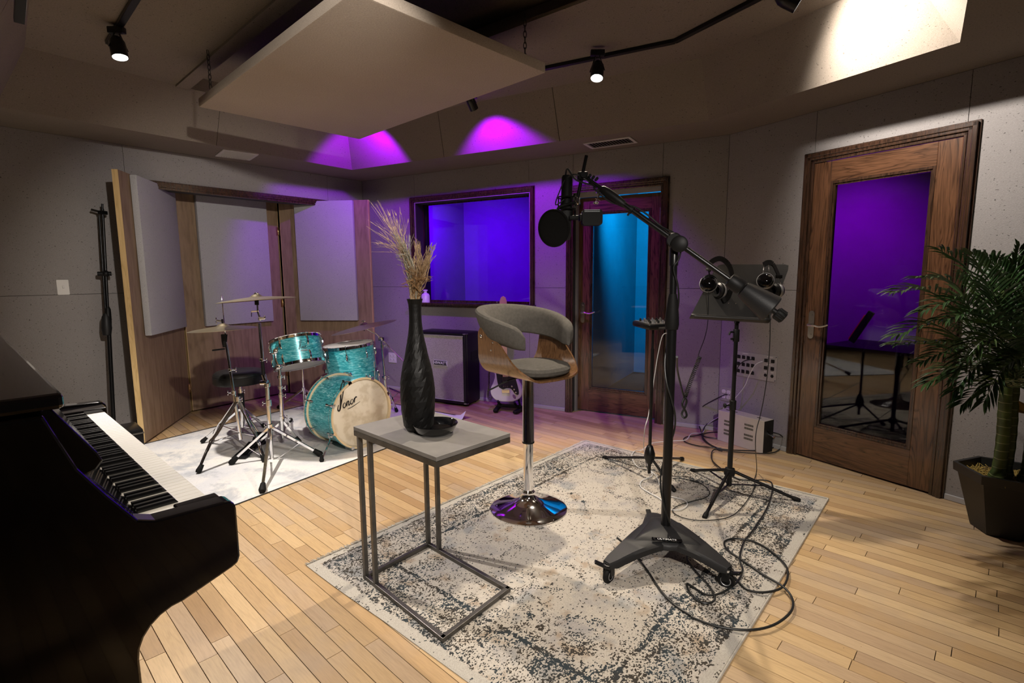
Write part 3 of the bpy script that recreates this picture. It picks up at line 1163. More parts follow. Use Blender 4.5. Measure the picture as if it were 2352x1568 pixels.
outlet(VX(902, 821, CB, CB + dB) + nB * 0.001, dB, nB, 'violet-lit four socket outlet low on the back wall left of the amplifier')
P = VX(1669, 905, CR, CR + dR)
o2 = outlet(P + nR * 0.001, dR, nR, 'grey plate with four white sockets low on the wall beside the right corner', 'alu')

# patch panel
tl_ = VX(1690, 809, CR, CR + dR); br_ = VX(1783, 878, CR, CR + dR)
P = (tl_ + br_) / 2
pw, phh = (V3(br_.x, br_.y) - V3(tl_.x, tl_.y)).length, 0.20
pz = (VX(1784, 818, CR, CR + dR).z + VX(1782, 878, CR, CR + dR).z) / 2
P = Vector((P.x, P.y, pz)); phh = VX(1784, 818, CR, CR + dR).z - VX(1782, 878, CR, CR + dR).z
PP = thing('patch_panel', 'grey metal connector panel with rows of black jacks left of the right door', 'patch panel', P)
My = Matrix((dR, V3(0, 0, 1), nR)).transposed().to_4x4(); My.translation = P
MB().prism(rrect(pw, phh, 0.003, 2), 0, 0.004, My).build('face_plate', M['alu'], PP)
cols = [-pw / 2 + 0.035 + i * 0.042 for i in range(4)]
for r_ in range(3):
    for cx_ in cols:
        j = MB().prism([(cx_ - 0.013, -0.014 + (1 - r_) * 0.058), (cx_ + 0.013, -0.014 + (1 - r_) * 0.058), (cx_ + 0.013, 0.009 + (1 - r_) * 0.058), (cx_ + 0.006, 0.014 + (1 - r_) * 0.058), (cx_ - 0.013, 0.014 + (1 - r_) * 0.058)], 0.004, 0.008, My)
        j.build('jack', M['blackmatte'], PP)
    for cx_ in (pw / 2 - 0.09, pw / 2 - 0.035):
        if r_ < 2: MB().prism(rrect(0.027, 0.027, 0.003, 2, cx_, (1 - r_) * 0.058), 0.004, 0.008, My).build('jack', M['blackmatte'], PP)
        else: MB().lathe([(0.0005, 0.009), (0.010, 0.009), (0.013, 0.004)], (cx_, -0.058, 0), 14, M=My).build('jack', M['blackmatte'], PP)
pr_ = MB()
for (x, y, w) in ((-pw / 2 + 0.09, phh / 2 - 0.012, 0.05), (pw / 2 - 0.06, phh / 2 - 0.012, 0.05), (pw / 2 - 0.06, 0.029, 0.05), (pw / 2 - 0.09, -0.031, 0.022), (pw / 2 - 0.035, -0.031, 0.022)):
    pr_.box((x, y, 0.0043), (w, 0.004, 0.0006), My)
pr_.build('legend_strips', M['ink_w'], PP, kind='stuff')
sc_ = MB()
for sx in (-1, 1):
    for sy in (-1, 1): sc_.lathe([(0.0005, 0.006), (0.003, 0.006), (0.004, 0.004)], (sx * (pw / 2 - 0.01), sy * (phh / 2 - 0.01), 0), 8, M=My)
sc_.build('screws', M['ink'], PP, kind='stuff')

# ================================================================== FOLDING SCREEN
F1 = Z(335, 1020); F0 = Z(440, 947); F2 = Z(663, 902)
F3 = V3(-1.56, 5.79)
LH = 2.165
SCR = thing('folding_screen', 'tall three leaf plywood folding screen with grey fabric pads, standing in the left doorway', 'folding screen', F0)


def leaf(A, B, n, pad, hinge_at, pad_label=None):
    A = V3(A.x, A.y); B = V3(B.x, B.y)
    d = (B - A).normalized()
    L = (B - A).length
    if d.cross(V3(0, 0, 1)).dot(n) < 0: pass
    mid_ = (A + B) / 2 - n * 0.022 + V3(0, 0, 0.01 + LH / 2)
    Mx = frame(mid_, d)
    lf = MB().box((0, 0, 0), (L, 0.04, LH - 0.01), Mx).build('leaf', M['ply'], SCR)
    eb = MB()
    for s_ in (-1, 1): eb.box((s_ * (L / 2 + 0.002), 0, 0), (0.004, 0.041, LH - 0.01), Mx)
    eb.build('edge_band', M['ply_edge'], lf)
    u0, u1, z0, z1 = pad
    c = A + d * ((u0 + u1) / 2) + n * 0.027 + V3(0, 0, (z0 + z1) / 2)
    MB().box((0, 0, 0), (u1 - u0, 0.05, z1 - z0), frame(c, d), 0.006).build('fabric_pad', M['pad'], lf)
    for hz in hinge_at:
        P = B + n * 0.004 + V3(0, 0, hz)
        MB().cyl(P - V3(0, 0, 0.045), P + V3(0, 0, 0.045), 0.006, 8).box((0, 0, 0), (0.05, 0.003, 0.09), frame(P - n * 0.003, d)).build('hinge', M['brass'], lf)
    return lf


def perp(A, B, toward):
    d = (B - A).normalized()
    n = V3(-d.y, d.x)
    return n if n.dot(toward - A) > 0 else -n


room_c = V3(0, 3)
n1_, n2_, n3_ = perp(V3(*F1.xy), V3(*F0.xy), room_c), perp(V3(*F0.xy), V3(*F2.xy), room_c), perp(V3(*F2.xy), F3, room_c)


def pad_uz(A, B, n, x0, x1, ytl, ybl, ybr):
    A = V3(A.x, A.y) + n * 0.052; B = V3(B.x, B.y) + n * 0.052
    d = (B - A).normalized()
    a = VX(x0, ytl, A, B); b_ = VX(x1, ytl, A, B)
    zb = (VX(x0 + (ybl - ytl) * 0.0, ybl, A, B).z)
    return [(a - A).dot(d), (b_ - A).dot(d), zb, min(a.z, LH + 0.0)]


F0b = V3(*F0.xy) + (F2 - F0).normalized() * 0.02
p1 = pad_uz(F1, F0, n1_, 318, 392, 394, 775, 745)
p1 = [0.20, 0.97, 0.80, LH - 0.01]
leaf(F1, F0, n1_, (0.17, 0.95, VX(335, 774, V3(*F1.xy) + n1_ * 0.05, V3(*F0.xy) + n1_ * 0.05).z, LH - 0.002), (1.85, 1.05, 0.25))
A_ = V3(*F0b.xy) + n2_ * 0.05; B_ = V3(*F2.xy) + n2_ * 0.05
ua = (VX(462, 600, A_, B_) - A_).dot((B_ - A_).normalized()); ub = (VX(620, 600, A_, B_) - A_).dot((B_ - A_).normalized())
leaf(F0b, V3(*F2.xy), n2_, (ua, ub, VX(540, 744, A_, B_).z, LH - 0.002), (1.85, 1.05, 0.25))
F2b = V3(*F2.xy) + V3(0.045, -0.045)
n3_ = perp(F2b, F3, room_c)
A_ = F2b + n3_ * 0.05; B_ = F3 + n3_ * 0.05
ua = (VX(682, 600, A_, B_) - A_).dot((B_ - A_).normalized()); ub = (VX(815, 600, A_, B_) - A_).dot((B_ - A_).normalized())
leaf(F2b, F3, n3_, (ua, ub, VX(745, 736, A_, B_).z, LH - 0.002), ())
M['padcut'] = M['pad']

# ================================================================== RUGS


def m_rug(hx, hy):
    t = NT('faded_floral_rug')
    tc = t.n('ShaderNodeTexCoord')
    sx = t.n('ShaderNodeSeparateXYZ')
    t.l(tc.outputs['Object'], sx.inputs[0])
    ax = t.math('ABSOLUTE', sx.outputs[0]); ay = t.math('ABSOLUTE', sx.outputs[1])
    e = t.math('MINIMUM', t.math('SUBTRACT', hx, ax), t.math('SUBTRACT', hy, ay))
    # wobble
    wob = t.noise(tc.outputs['Object'], 14, 2)
    ew = t.math('ADD', e, t.math('MULTIPLY', t.math('SUBTRACT', wob, 0.5), 0.03))
    def band(x, stops): return t.ramp(x, stops, 'CONSTANT')
    # density of dark knots against distance from edge
    dens = t.ramp(t.math('MULTIPLY', ew, 2.0), [(0.0, 0.0), (0.085, 0.0), (0.10, 0.55), (0.14, 0.26), (0.18, 0.55), (0.23, 0.28), (0.36, 0.36), (0.46, 0.48), (0.50, 0.20), (0.525, 0.9), (0.545, 0.9), (0.56, 0.12), (0.62, 0.25), (0.66, 0.06), (1.0, 0.05)])
    cm = t.n('ShaderNodeCombineXYZ')
    t.l(ax, cm.inputs[0]); t.l(ay, cm.inputs[1])
    # motifs: rings round jittered cells, mirrored about both axes
    jit = t.n('ShaderNodeVectorMath', _operation='ADD')
    nz_ = t.n('ShaderNodeTexNoise', Scale=9.0, Detail=2.0); t.l(cm.outputs[0], nz_.inputs['Vector'])
    scn = t.n('ShaderNodeVectorMath', _operation='SCALE'); t.l(nz_.outputs['Color'], scn.inputs[0]); scn.inputs[3].default_value = 0.06
    t.l(cm.outputs[0], jit.inputs[0]); t.l(scn.outputs[0], jit.inputs[1])
    v1 = t.n('ShaderNodeTexVoronoi', Scale=2.5, Randomness=0.8); t.l(jit.outputs[0], v1.inputs['Vector'])
    v2 = t.n('ShaderNodeTexVoronoi', Scale=9.5, Randomness=0.95); t.l(jit.outputs[0], v2.inputs['Vector'])
    def rings(v, n, a, b_):
        f = t.math('FRACT', t.math('ADD', t.math('MULTIPLY', v.outputs['Distance'], n), t.math('MULTIPLY', wob, 0.5)))
        return t.ramp(f, [(0.0, 0.0), (a, 0.0), (a + 0.12, 1.0), (b_ - 0.12, 1.0), (b_, 0.0), (1.0, 0.0)])
    r1 = rings(v1, 5.0, 0.25, 0.72)
    r2 = rings(v2, 2.2, 0.22, 0.74)
    v1m = t.ramp(v1.outputs['Distance'], [(0.0, 1.0), (0.40, 1.0), (0.50, 0.0)])
    v2m = t.ramp(v2.outputs['Distance'], [(0.0, 1.0), (0.42, 1.0), (0.50, 0.0)])
    pick = t.n('ShaderNodeSeparateColor'); t.l(v2.outputs['Color'], pick.inputs[0])
    v2on = t.ramp(pick.outputs[0], [(0.0, 0.0), (0.40, 0.0), (0.43, 1.0)])
    mot = t.math('MAXIMUM', t.math('MULTIPLY', r1, t.math('MULTIPLY', v1m, 0.30)), t.math('MULTIPLY', t.math('MULTIPLY', r2, v2m), t.math('MULTIPLY', v2on, 0.46)))
    worn = t.ramp(t.noise(tc.outputs['Object'], 3.0, 4, 0.65), [(0.34, 0.25), (0.60, 1.25)])
    d2 = t.math('MULTIPLY', t.math('ADD', dens, mot), worn)
    clump = t.ramp(t.noise(tc.outputs['Object'], 75, 2, 0.6), [(0.36, 0.35), (0.58, 1.7)])
    d2 = t.math('MULTIPLY', d2, clump)
    knot = t.n('ShaderNodeTexVoronoi', Scale=215.0, Randomness=1.0)
    km = t.n('ShaderNodeMapping'); km.inputs['Scale'].default_value = (1.0, 0.70, 1.0)
    t.l(tc.outputs['Object'], km.inputs[0]); t.l(km.outputs[0], knot.inputs['Vector'])
    kc = t.n('ShaderNodeSeparateColor'); t.l(knot.outputs['Color'], kc.inputs[0])
    mask = t.math('LESS_THAN', kc.outputs[0], d2)
    big = t.noise(cm.outputs[0], 4.2, 3, 0.6)
    big2 = t.noise(tc.outputs['Object'], 7.5, 3, 0.6)
    ground = t.mix(t.ramp(big, [(0.50, 0.0), (0.66, 0.75)]), (0.50, 0.455, 0.395), (0.30, 0.29, 0.295))
    ground = t.mix(t.ramp(big2, [(0.57, 0.0), (0.68, 0.70)]), ground, (0.34, 0.25, 0.165))
    ground = t.mix(t.math('MULTIPLY', t.ramp(t.noise(tc.outputs['Object'], 5.2, 3, 0.6), [(0.58, 0.0), (0.68, 1.0)]), 0.6), ground, (0.20, 0.23, 0.255))
    edgec = t.ramp(t.math('MULTIPLY', e, 2.0), [(0.0, 1.0), (0.085, 1.0), (0.10, 0.0)])
    ground = t.mix(edgec, ground, (0.45, 0.42, 0.37))
    tuft = t.noise(km.outputs[0], 260, 2, 0.6)
    ground = t.mix(t.ramp(tuft, [(0.3, 0.45), (0.6, 0.0)]), ground, (0.22, 0.20, 0.18))
    dark = t.mix(t.ramp(t.noise(tc.outputs['Object'], 9, 2), [(0.4, 0.0), (0.6, 1.0)]), (0.050, 0.042, 0.034), (0.035, 0.045, 0.052))
    t.col(t.mix(mask, ground, dark))
    t.bump(tuft, 0.5, 0.004)
    return t.set(0.95, 0, 0.1)


rc = (RUG[0] + RUG[2]) / 2
RX = (RUG[2] - RUG[1]).normalized()
ry = V3(-RX.y, RX.x)
rw = (RUG[2] - RUG[1]).length
rh = 2.385
ctr = (RUG[1] + RUG[2]) / 2 - ry * (rh / 2)
mb = MB()
nx, ny = 26, 32
vs, fs = [], []
rg = random.Random(3)
for j in range(ny + 1):
    for i in range(nx + 1):
        x, y = -rw / 2 + rw * i / nx, -rh / 2 + rh * j / ny
        edge = i in (0, nx) or j in (0, ny)
        xx = x + (0.006 * math.sin(y * 5.1) if i in (0, nx) else 0)
        yy = y + (0.006 * math.sin(x * 4.3 + 1) if j in (0, ny) else 0)
        vs.append((xx, yy, 0.004 if edge else 0.0095))
for j in range(ny):
    for i in range(nx):
        a = j * (nx + 1) + i
        fs.append((a, a + 1, a + nx + 2, a + nx + 1))
mb.add(vs, fs, True)
mb.box((0, 0, 0.0022), (rw, rh, 0.003))
rug = mb.build('patterned_rug', m_rug(rw / 2, rh / 2), None, 'large faded cream and charcoal floral rug under the bar stool and microphone stand', 'rug')
ctr.z = 0.0006
rug.location = ctr
rug.rotation_euler = (0, 0, math.atan2(RX.y, RX.x))
# raised selvedge down the long sides, fringe on the near left end
M['selv'] = plain('pale_rug_binding', (0.42, 0.39, 0.34), 0.95, 0, 0.1, var=0.15, vs=60)
Rm = Matrix.Translation(ctr) @ Matrix.Rotation(math.atan2(RX.y, RX.x), 4, 'Z')
bpy.context.view_layer.update()
mb = MB(Rm)
for y in (rh / 2, ):
    mb.tube([(-rw / 2, y, 0.006), (0, y + 0.003, 0.006), (rw / 2, y, 0.006)], 0.005, 6)
mb.tube([(rw / 2, -rh / 2, 0.006), (rw / 2 + 0.004, 0, 0.006), (rw / 2, rh / 2, 0.006)], 0.005, 6)
mb.build('binding', M['selv'], rug)
mb = MB(Rm)
for k in range(330):
    y = -rh / 2 + rh * k / 330
    L = rg.uniform(0.012, 0.028)
    a = rg.uniform(-0.5, 0.5)
    mb.tube([(-rw / 2 + 0.004, y, 0.006), (-rw / 2 - L * 0.6, y + a * L * 0.5, 0.004), (-rw / 2 - L, y + a * L, 0.002)], [0.0028, 0.002, 0.0012], 4, cap=False)
mb.build('fringe', M['selv'], rug, kind='stuff')


def m_rug2():
    t = NT('pale_marbled_rug')
    co = t.coord()
    f = t.noise(co, 2.2, 5, 0.65, 0.6)
    f2 = t.noise(co, 3.4, 5, 0.7, 0.4)
    sp = t.noise(t.coord((1, 2.4, 1)), 70, 3, 0.7)
    c = t.ramp(f, [(0.36, (0.60, 0.60, 0.62)), (0.5, (0.70, 0.68, 0.65)), (0.66, (0.72, 0.68, 0.62))])
    c = t.mix(t.ramp(f2, [(0.50, 0.0), (0.64, 0.75)]), c, (0.36, 0.38, 0.42))
    c = t.mix(t.math('MULTIPLY', t.ramp(sp, [(0.58, 0.0), (0.68, 1.0)]), 0.45), c, (0.30, 0.30, 0.32))
    t.col(c)
    t.bump(sp, 0.3, 0.003)
    return t.set(0.92, 0, 0.15)


g0_ = Z(592, 1141); g1_ = Z(903, 1024)
gd = (g1_ - g0_).normalized()                       # along the front edge
gn = V3(-gd.y, gd.x)                                # towards the screen
bk = Z(345, 1017)
wid = (bk - g0_).dot(gn)
s0 = (bk - g0_).dot(gd) - 0.0
cr_ = Z(1064, 957)
s1 = (cr_ - g0_).dot(gd)
s0 = -0.75
nx, ny = 34, 20
vs, fs = [], []
Lx = s1 - s0
for j in range(ny + 1):
    for i in range(nx + 1):
        x = -Lx / 2 + Lx * i / nx; y = -wid / 2 + wid * j / ny
        z = 0.006 if 0 < j < ny and 0 < i < nx else 0.003
        c_ = max(0, (x - (Lx / 2 - 0.10)) / 0.10) * max(0, ((-wid / 2 + 0.12) - y) / 0.12)
        z += 0.075 * c_ ** 1.2
        x -= 0.03 * c_ ** 1.5
        vs.append((x, y, z))
for j in range(ny):
    for i in range(nx):
        a = j * (nx + 1) + i
        fs.append((a, a + 1, a + nx + 2, a + nx + 1))
mb = MB().add(vs, fs, True)
rug2 = mb.build('pale_rug', m_rug2(), None, 'pale grey marbled rug with a dark bound edge under the drum kit', 'rug')
c2 = g0_ + gd * ((s0 + s1) / 2) + gn * (wid / 2)
rug2.location = (c2.x, c2.y, 0.0012)
rug2.rotation_euler = (0, 0, math.atan2(gd.y, gd.x))
bpy.context.view_layer.update()
Rm2 = Matrix.Translation(rug2.location) @ Matrix.Rotation(math.atan2(gd.y, gd.x), 4, 'Z')
mb = MB(Rm2)
mb.tube([(-Lx / 2, -wid / 2, 0.003), (Lx / 2 - 0.13, -wid / 2, 0.003)], 0.0035, 6)
mb.tube([(Lx / 2, -wid / 2 + 0.14, 0.003), (Lx / 2, wid / 2, 0.003), (-Lx / 2, wid / 2, 0.003)], 0.0035, 6)
mb.build('binding', M['ink'], rug2, 'dark bound edge')

# ================================================================== SIDE TABLE
TB = [Vector(Z(1018, 1470, 0.012)), Vector(Z(1166, 1357, 0.012)), Vector(Z(984, 1253, 0.012)), Vector(Z(841, 1327, 0.012))]
N_, R_, B_, L_ = [V3(p.x, p.y) for p in TB]
tz = 0.5 * (HZ(1012, 1052, N_) + HZ(819, 978, L_))
tb = thing('side_table', 'C-shaped side table with grey top and dark square steel legs on the rug corner', 'side table', (N_ + B_) / 2 + V3(0, 0, 0.010))
q = 0.019
mb = MB()
for a, b_ in ((N_, R_), (R_, B_), (B_, L_), (L_, N_)):
    d = (b_ - a).normalized()
    mb.obox(a - d * q / 2 + V3(0, 0, 0.010 + q / 2), b_ + d * q / 2 + V3(0, 0, 0.010 + q / 2), q, q)
mb.build('base_frame', M['gun'], tb, bevel=0.0015)
dl_ = (N_ - L_).normalized(); db_ = (R_ - B_).normalized()
for p in (L_, L_ + dl_ * 0.085, B_, B_ + db_ * 0.085):
    MB().obox(p + V3(0, 0, 0.010 + q), p + V3(0, 0, tz - 0.04), q, q, up=(dl_.x, dl_.y, 0)).build('leg', M['gun'], tb, bevel=0.0015)
tt = [N_ - db_ * 0 + (R_ - B_).normalized() * 0.0, R_, B_, L_]
TL = Z(818, 981, tz); TN = Z(1011, 1053, tz); TR_ = Z(1163, 992, tz)
TBk = TL + TR_ - TN
ex, ey = (TN - TL).normalized(), (TR_ - TN).normalized()
Mt = frame((TL + TR_) / 2 - V3(0, 0, 0), ex)
tw, td = (TN - TL).length, (TR_ - TN).length
M['slate'] = plain('grey_worn_table_top', (0.17, 0.16, 0.15), 0.55, 0, 0.4, var=0.22, vs=5)
MB().box((0, 0, -0.008), (tw, td, 0.016), Mt).build('table_top', M['slate'], tb, 'grey worn top', bevel=0.001)
mb = MB()
for (x, y, sx, sy) in ((0, td / 2 - 0.009, tw, 0.018), (0, -td / 2 + 0.009, tw, 0.018), (-tw / 2 + 0.009, 0, 0.018, td - 0.036), (tw / 2 - 0.009, 0, 0.018, td - 0.036)):
    mb.box((x, y, -0.0285), (sx, sy, 0.023), Mt)
mb.build('top_frame', M['gun'], tb, bevel=0.001)

# ---- vase with dried grass
vp = Z(962, 986, tz)
vs_ = math.hypot(vp.x, vp.y) / FPX
prof_px = [(985, 26), (975, 33), (950, 36.5), (915, 39), (880, 38), (850, 34), (820, 27), (790, 21), (765, 16.5), (740, 14), (715, 13.5), (698, 14.5), (686, 17.5)]
H0 = HZ(962, 986, vp)
prof = [(r_ * vs_ * 1.02, HZ(962, y, vp) - tz) for y, r_ in prof_px]
prof[0] = (prof[0][0], 0.0)
prof = [(0.0005, 0.0)] + prof
vt = prof[-1][1]
prof += [(prof[-1][0] * 0.9, vt), (prof[-1][0] * 0.7, vt - 0.02), (prof[-1][0] * 0.62, vt - 0.15)]
mb = MB()
n = 28
bmv, fs = [], []
rg = random.Random(5)
pf = []
for k in range(len(prof) - 1):
    a, b_ = prof[k], prof[k + 1]
    m_ = 3 if 1 <= k < 12 else 1
    for j in range(m_): pf.append((a[0] + (b_[0] - a[0]) * j / m_, a[1] + (b_[1] - a[1]) * j / m_))
pf.append(prof[-1])
for k, (r_, h_) in enumerate(pf):
    for j in range(n):
        a = 2 * PI * (j + 0.5 * (k % 2)) / n
        rr = r_ * (1 + (0.014 * math.sin(3.7 * j + 1.9 * k) if (2 < k < 26) else 0))
        bmv.append((vp.x + rr * math.cos(a), vp.y + rr * math.sin(a), tz + h_))
for k in range(len(pf) - 1):
    for j in range(n):
        j2 = (j + 1) % n
        fs.append((k * n + j, k * n + j2, (k + 1) * n + j2, (k + 1) * n + j))
mb.add(bmv, fs, False)
vase = mb.build('tall_vase', M['ceramic'], None, 'tall black facetted vase holding dried grass on the side table', 'vase')
M['grass'] = plain('dried_tan_grass', (0.36, 0.25, 0.15), 0.8, var=0.25, vs=40)
M['grassg'] = plain('dried_grey_grass', (0.30, 0.29, 0.24), 0.8, var=0.25, vs=40)
gt = thing('dried_grass_bunch', 'bunch of long dried grass fanning out of the tall black vase', 'dried grass', (vp.x, vp.y, tz + vt - 0.16))
GY = vp.y
rg = random.Random(21)


def plume(name, tips, mat, n, spread, seed_len, root=(957, 690), thick=0.0009, depth=0.10, mid=None):
    mb = MB()
    base0 = V3(vp.x, vp.y, tz + vt)
    for k in range(n):
        tx, ty = rg.choice(tips)
        tx += rg.gauss(0, spread); ty += rg.gauss(0, spread)
        tip = AT(tx, ty, GY + rg.uniform(-depth, depth))
        b0 = base0 + V3(rg.uniform(-0.010, 0.010), rg.uniform(-0.010, 0.010), -0.15)
        b1 = base0 + V3(rg.uniform(-0.016, 0.018), rg.uniform(-0.014, 0.014), 0.0)
        mx, my = mid if mid else ((root[0] * 2 + tx) / 3, (root[1] + ty) / 2)
        m1 = AT(mx + rg.gauss(0, 6), my + rg.gauss(0, 9), GY + rg.uniform(-depth, depth) * 0.3)
        pts = smooth_path([b0, b1, m1, tip], 5)
        mb.tube(pts, [thick * (1.5 - 1.25 * i / (len(pts) - 1)) for i in range(len(pts))], 4, cap=False)
        if seed_len:
            for q_ in range(seed_len):
                i = rg.randrange(len(pts) // 3, len(pts) - 1)
                p = pts[i]
                dr = (pts[i + 1] - p).normalized() + V3(rg.uniform(-.45, .45), rg.uniform(-.45, .45), rg.uniform(-.1, .5))
                mb.tube([p, p + dr.normalized() * rg.uniform(0.010, 0.026)], [0.0011, 0.0002], 4, cap=False)
    return mb.build(name, mat, gt, kind='stuff')


plume('grass_plume', [(858, 470), (870, 500), (850, 515), (872, 540), (860, 565), (890, 480), (905, 478), (900, 520), (925, 500)], M['grass'], 62, 9, 5, thick=0.0009, mid=(932, 585))
plume('grass_plume', [(905, 540), (925, 560), (938, 545), (918, 590)], M['grassg'], 60, 8, 10, thick=0.0012, mid=(942, 610))
plume('grass_plume', [(953, 553), (958, 560), (962, 600)], M['grass'], 36, 4, 12, thick=0.0012, mid=(958, 620))
plume('grass_plume', [(987, 565), (990, 585), (976, 600), (995, 560)], M['grass'], 40, 5, 12, thick=0.0012, mid=(970, 630))
M['grass2'] = plain('dried_brown_grass', (0.25, 0.14, 0.06), 0.85, var=0.3, vs=40)
plume('grass_plume', [(946, 620), (965, 610), (978, 635), (955, 640), (935, 650)], M['grass2'], 90, 7, 16, thick=0.0014, mid=(958, 655))

# ---- black dish
dp = Z(1000, 993, tz)
ds_ = math.hypot(dp.x, dp.y) / FPX
r_ = 53 * ds_
MB().lathe([(0.0005, 0.004), (r_ * 0.6, 0.0), (r_ * 0.68, 0.0), (r_ * 0.86, 0.014), (r_ * 1.0, 0.040), (r_ * 0.985, 0.042), (r_ * 0.95, 0.040), (r_ * 0.80, 0.014), (r_ * 0.55, 0.008), (0.0005, 0.008)], (dp.x, dp.y, tz), 40).build('shallow_dish', M['glossblack'], None, 'glossy black shallow dish on the side table in front of the vase', 'dish')

# ================================================================== BAR STOOL
sb = Z(1214, 1166, 0.012)
SX, SY = sb.x, sb.y
st = thing('bar_stool', 'grey upholstered swivel bar stool with bent walnut shell and chrome pedestal', 'bar stool', (SX, SY, 0.011))
rb = 92 * math.hypot(SX, SY) / FPX
MB().lathe([(0.0005, 0.0), (rb, 0.0), (rb + 0.001, 0.004), (rb - 0.006, 0.009), (rb * 0.80, 0.020), (rb * 0.45, 0.040), (rb * 0.26, 0.062), (rb * 0.175, 0.085), (0.038, 0.098), (0.036, 0.100)], (SX, SY, 0.011), 64).build('pedestal_base', M['chrome'], st)
zs = HZ(1214, 858, (SX, SY)) - 0.005
zm = HZ(1214, 1012, (SX, SY))
MB().lathe([(0.038, 0.098), (0.038, 0.112), (0.030, 0.122), (0.0275, 0.125), (0.0275, zm)], (SX, SY, 0), 32).build('lower_column', M['chrome'], st)
MB().lathe([(0.034, zm - 0.01), (0.034, zm), (0.033, zm + 0.002), (0.033, zs - 0.03), (0.034, zs - 0.03), (0.034, zs - 0.01), (0.0005, zs - 0.01)], (SX, SY, 0), 32).build('upper_column', M['chrome'], st)
MB().lathe([(0.0348, zm - 0.010), (0.0355, zm - 0.006), (0.0348, zm - 0.002)], (SX, SY, 0), 32).build('rubber_ring', M['rubber'], st)
f_ = V3(0.62, -0.785).normalized()
s_ = V3(-f_.y, f_.x)       # chair's side axis
if s_.x < 0: s_ = -s_
Ms = Matrix((s_, f_, V3(0, 0, 1))).transposed().to_4x4(); Ms.translation = (SX, SY, zs)
# local: x side (+ = far right), y front, z up from shell underside
# height-adjust lever
MB(Ms).tube(smooth_path([(-0.02, 0.0, -0.012), (-0.10, -0.03, -0.02), (-0.20, -0.05, -0.055), (-0.235, -0.055, -0.065)], 4), 0.0045, 8).build('lift_lever', M['blackmatte'], st)
MB(Ms).lathe([(0.0005, -0.012), (0.055, -0.012), (0.055, 0.0), (0.0005, 0.0)], (0, 0, 0), 24).build('swivel_plate', M['steel'], st)
# shell: U section swept, width (in y) varies with position along the U
U_ = []
hw = 0.224; rad = 0.13
for k in range(7): U_.append((-hw + 0.004 * (6 - k) * 0 - 0.012 * (1 - k / 6), 0.27 - (0.27 - rad) * k / 6))
for k in range(1, 9):
    a = PI + (PI / 2) * k / 8
    U_.append((-hw + rad + rad * math.cos(a), rad + rad * math.sin(a)))
Uf = U_ + [(x * (1 - 2 * k / 6), 0.0) for k, x in [(k, -hw + rad) for k in range(1, 6)]]
Uf += [(-x, z) for x, z in U_[::-1]]


def shell_w(i):
    x, z = Uf[i]
    t_ = min(1, max(0, (z - 0.0) / 0.27))
    fr = 0.215 - 0.02 * (abs(x) / hw) - 0.30 * max(0, t_ - 0.10) ** 0.9 * 0.95
    bk = -0.20 + 0.03 * t_
    if t_ > 0.9: fr -= (t_ - 0.9) * 0.25; bk += (t_ - 0.9) * 0.2
    return bk, max(fr, bk + 0.1)


mb = MB(Ms)
th = 0.011
ncol = 8
vs, fs = [], []
for lay in (0, 1):
    for i, (x, z) in enumerate(Uf):
        a = Uf[max(i - 1, 0)]; b_ = Uf[min(i + 1, len(Uf) - 1)]
        tx, tz_ = b_[0] - a[0], b_[1] - a[1]
        L = math.hypot(tx, tz_)
        nxn, nzn = -tz_ / L, tx / L
        bk, fr = shell_w(i)
        for c in range(ncol + 1):
            vs.append((x + nxn * th * lay, 0.025 + bk + (fr - bk) * c / ncol, z + nzn * th * lay))
K = len(Uf)
st_ = ncol + 1
for i in range(K - 1):
    for c in range(ncol):
        a = i * st_ + c
        fs.append((a, a + 1, a + 1 + st_, a + st_))
        b_ = K * st_ + a
        fs.append((b_, b_ + st_, b_ + 1 + st_, b_ + 1))
    for c in (0, ncol):
        a = i * st_ + c
        fs.append((a, a + st_, a + st_ + K * st_, a + K * st_))
for i in (0, K - 1):
    for c in range(ncol):
        a = i * st_ + c
        fs.append((a, a + 1, a + 1 + K * st_, a + K * st_))
mb.add(vs, fs, True)
mb.build('seat_shell', M['walnut'], st)
# seat cushion: rounded superellipse pad
mb = MB(Ms)
n = 40
vs, fs = [], []
cp_ = [(0.0, 0.9, 0.0), (0.012, 0.98, 0), (0.030, 1.0, 0), (0.046, 0.95, 0), (0.056, 0.80, 0), (0.061, 0.5, 0), (0.062, 0.02, 0)]
for (z, sc_, _) in cp_:
    for j in range(n):
        a = 2 * PI * j / n
        ca, sa = math.cos(a), math.sin(a)
        x = 0.195 * sc_ * math.copysign(abs(ca) ** 0.75, ca)
        y = 0.20 * sc_ * math.copysign(abs(sa) ** 0.75, sa)
        vs.append((x * 0.95, y * 0.95 + 0.045, z + 0.018 + 0.010 * (abs(x) / 0.2) ** 3))
for k in range(len(cp_) - 1):
    for j in range(n):
        j2 = (j + 1) % n
        fs.append((k * n + j, k * n + j2, (k + 1) * n + j2, (k + 1) * n + j))
fs.append(tuple(range((len(cp_) - 1) * n, len(cp_) * n)))
fs.append(tuple(range(n))[::-1])
mb.add(vs, fs, True)
mb.build('seat_cushion', M['greyfab'], st)
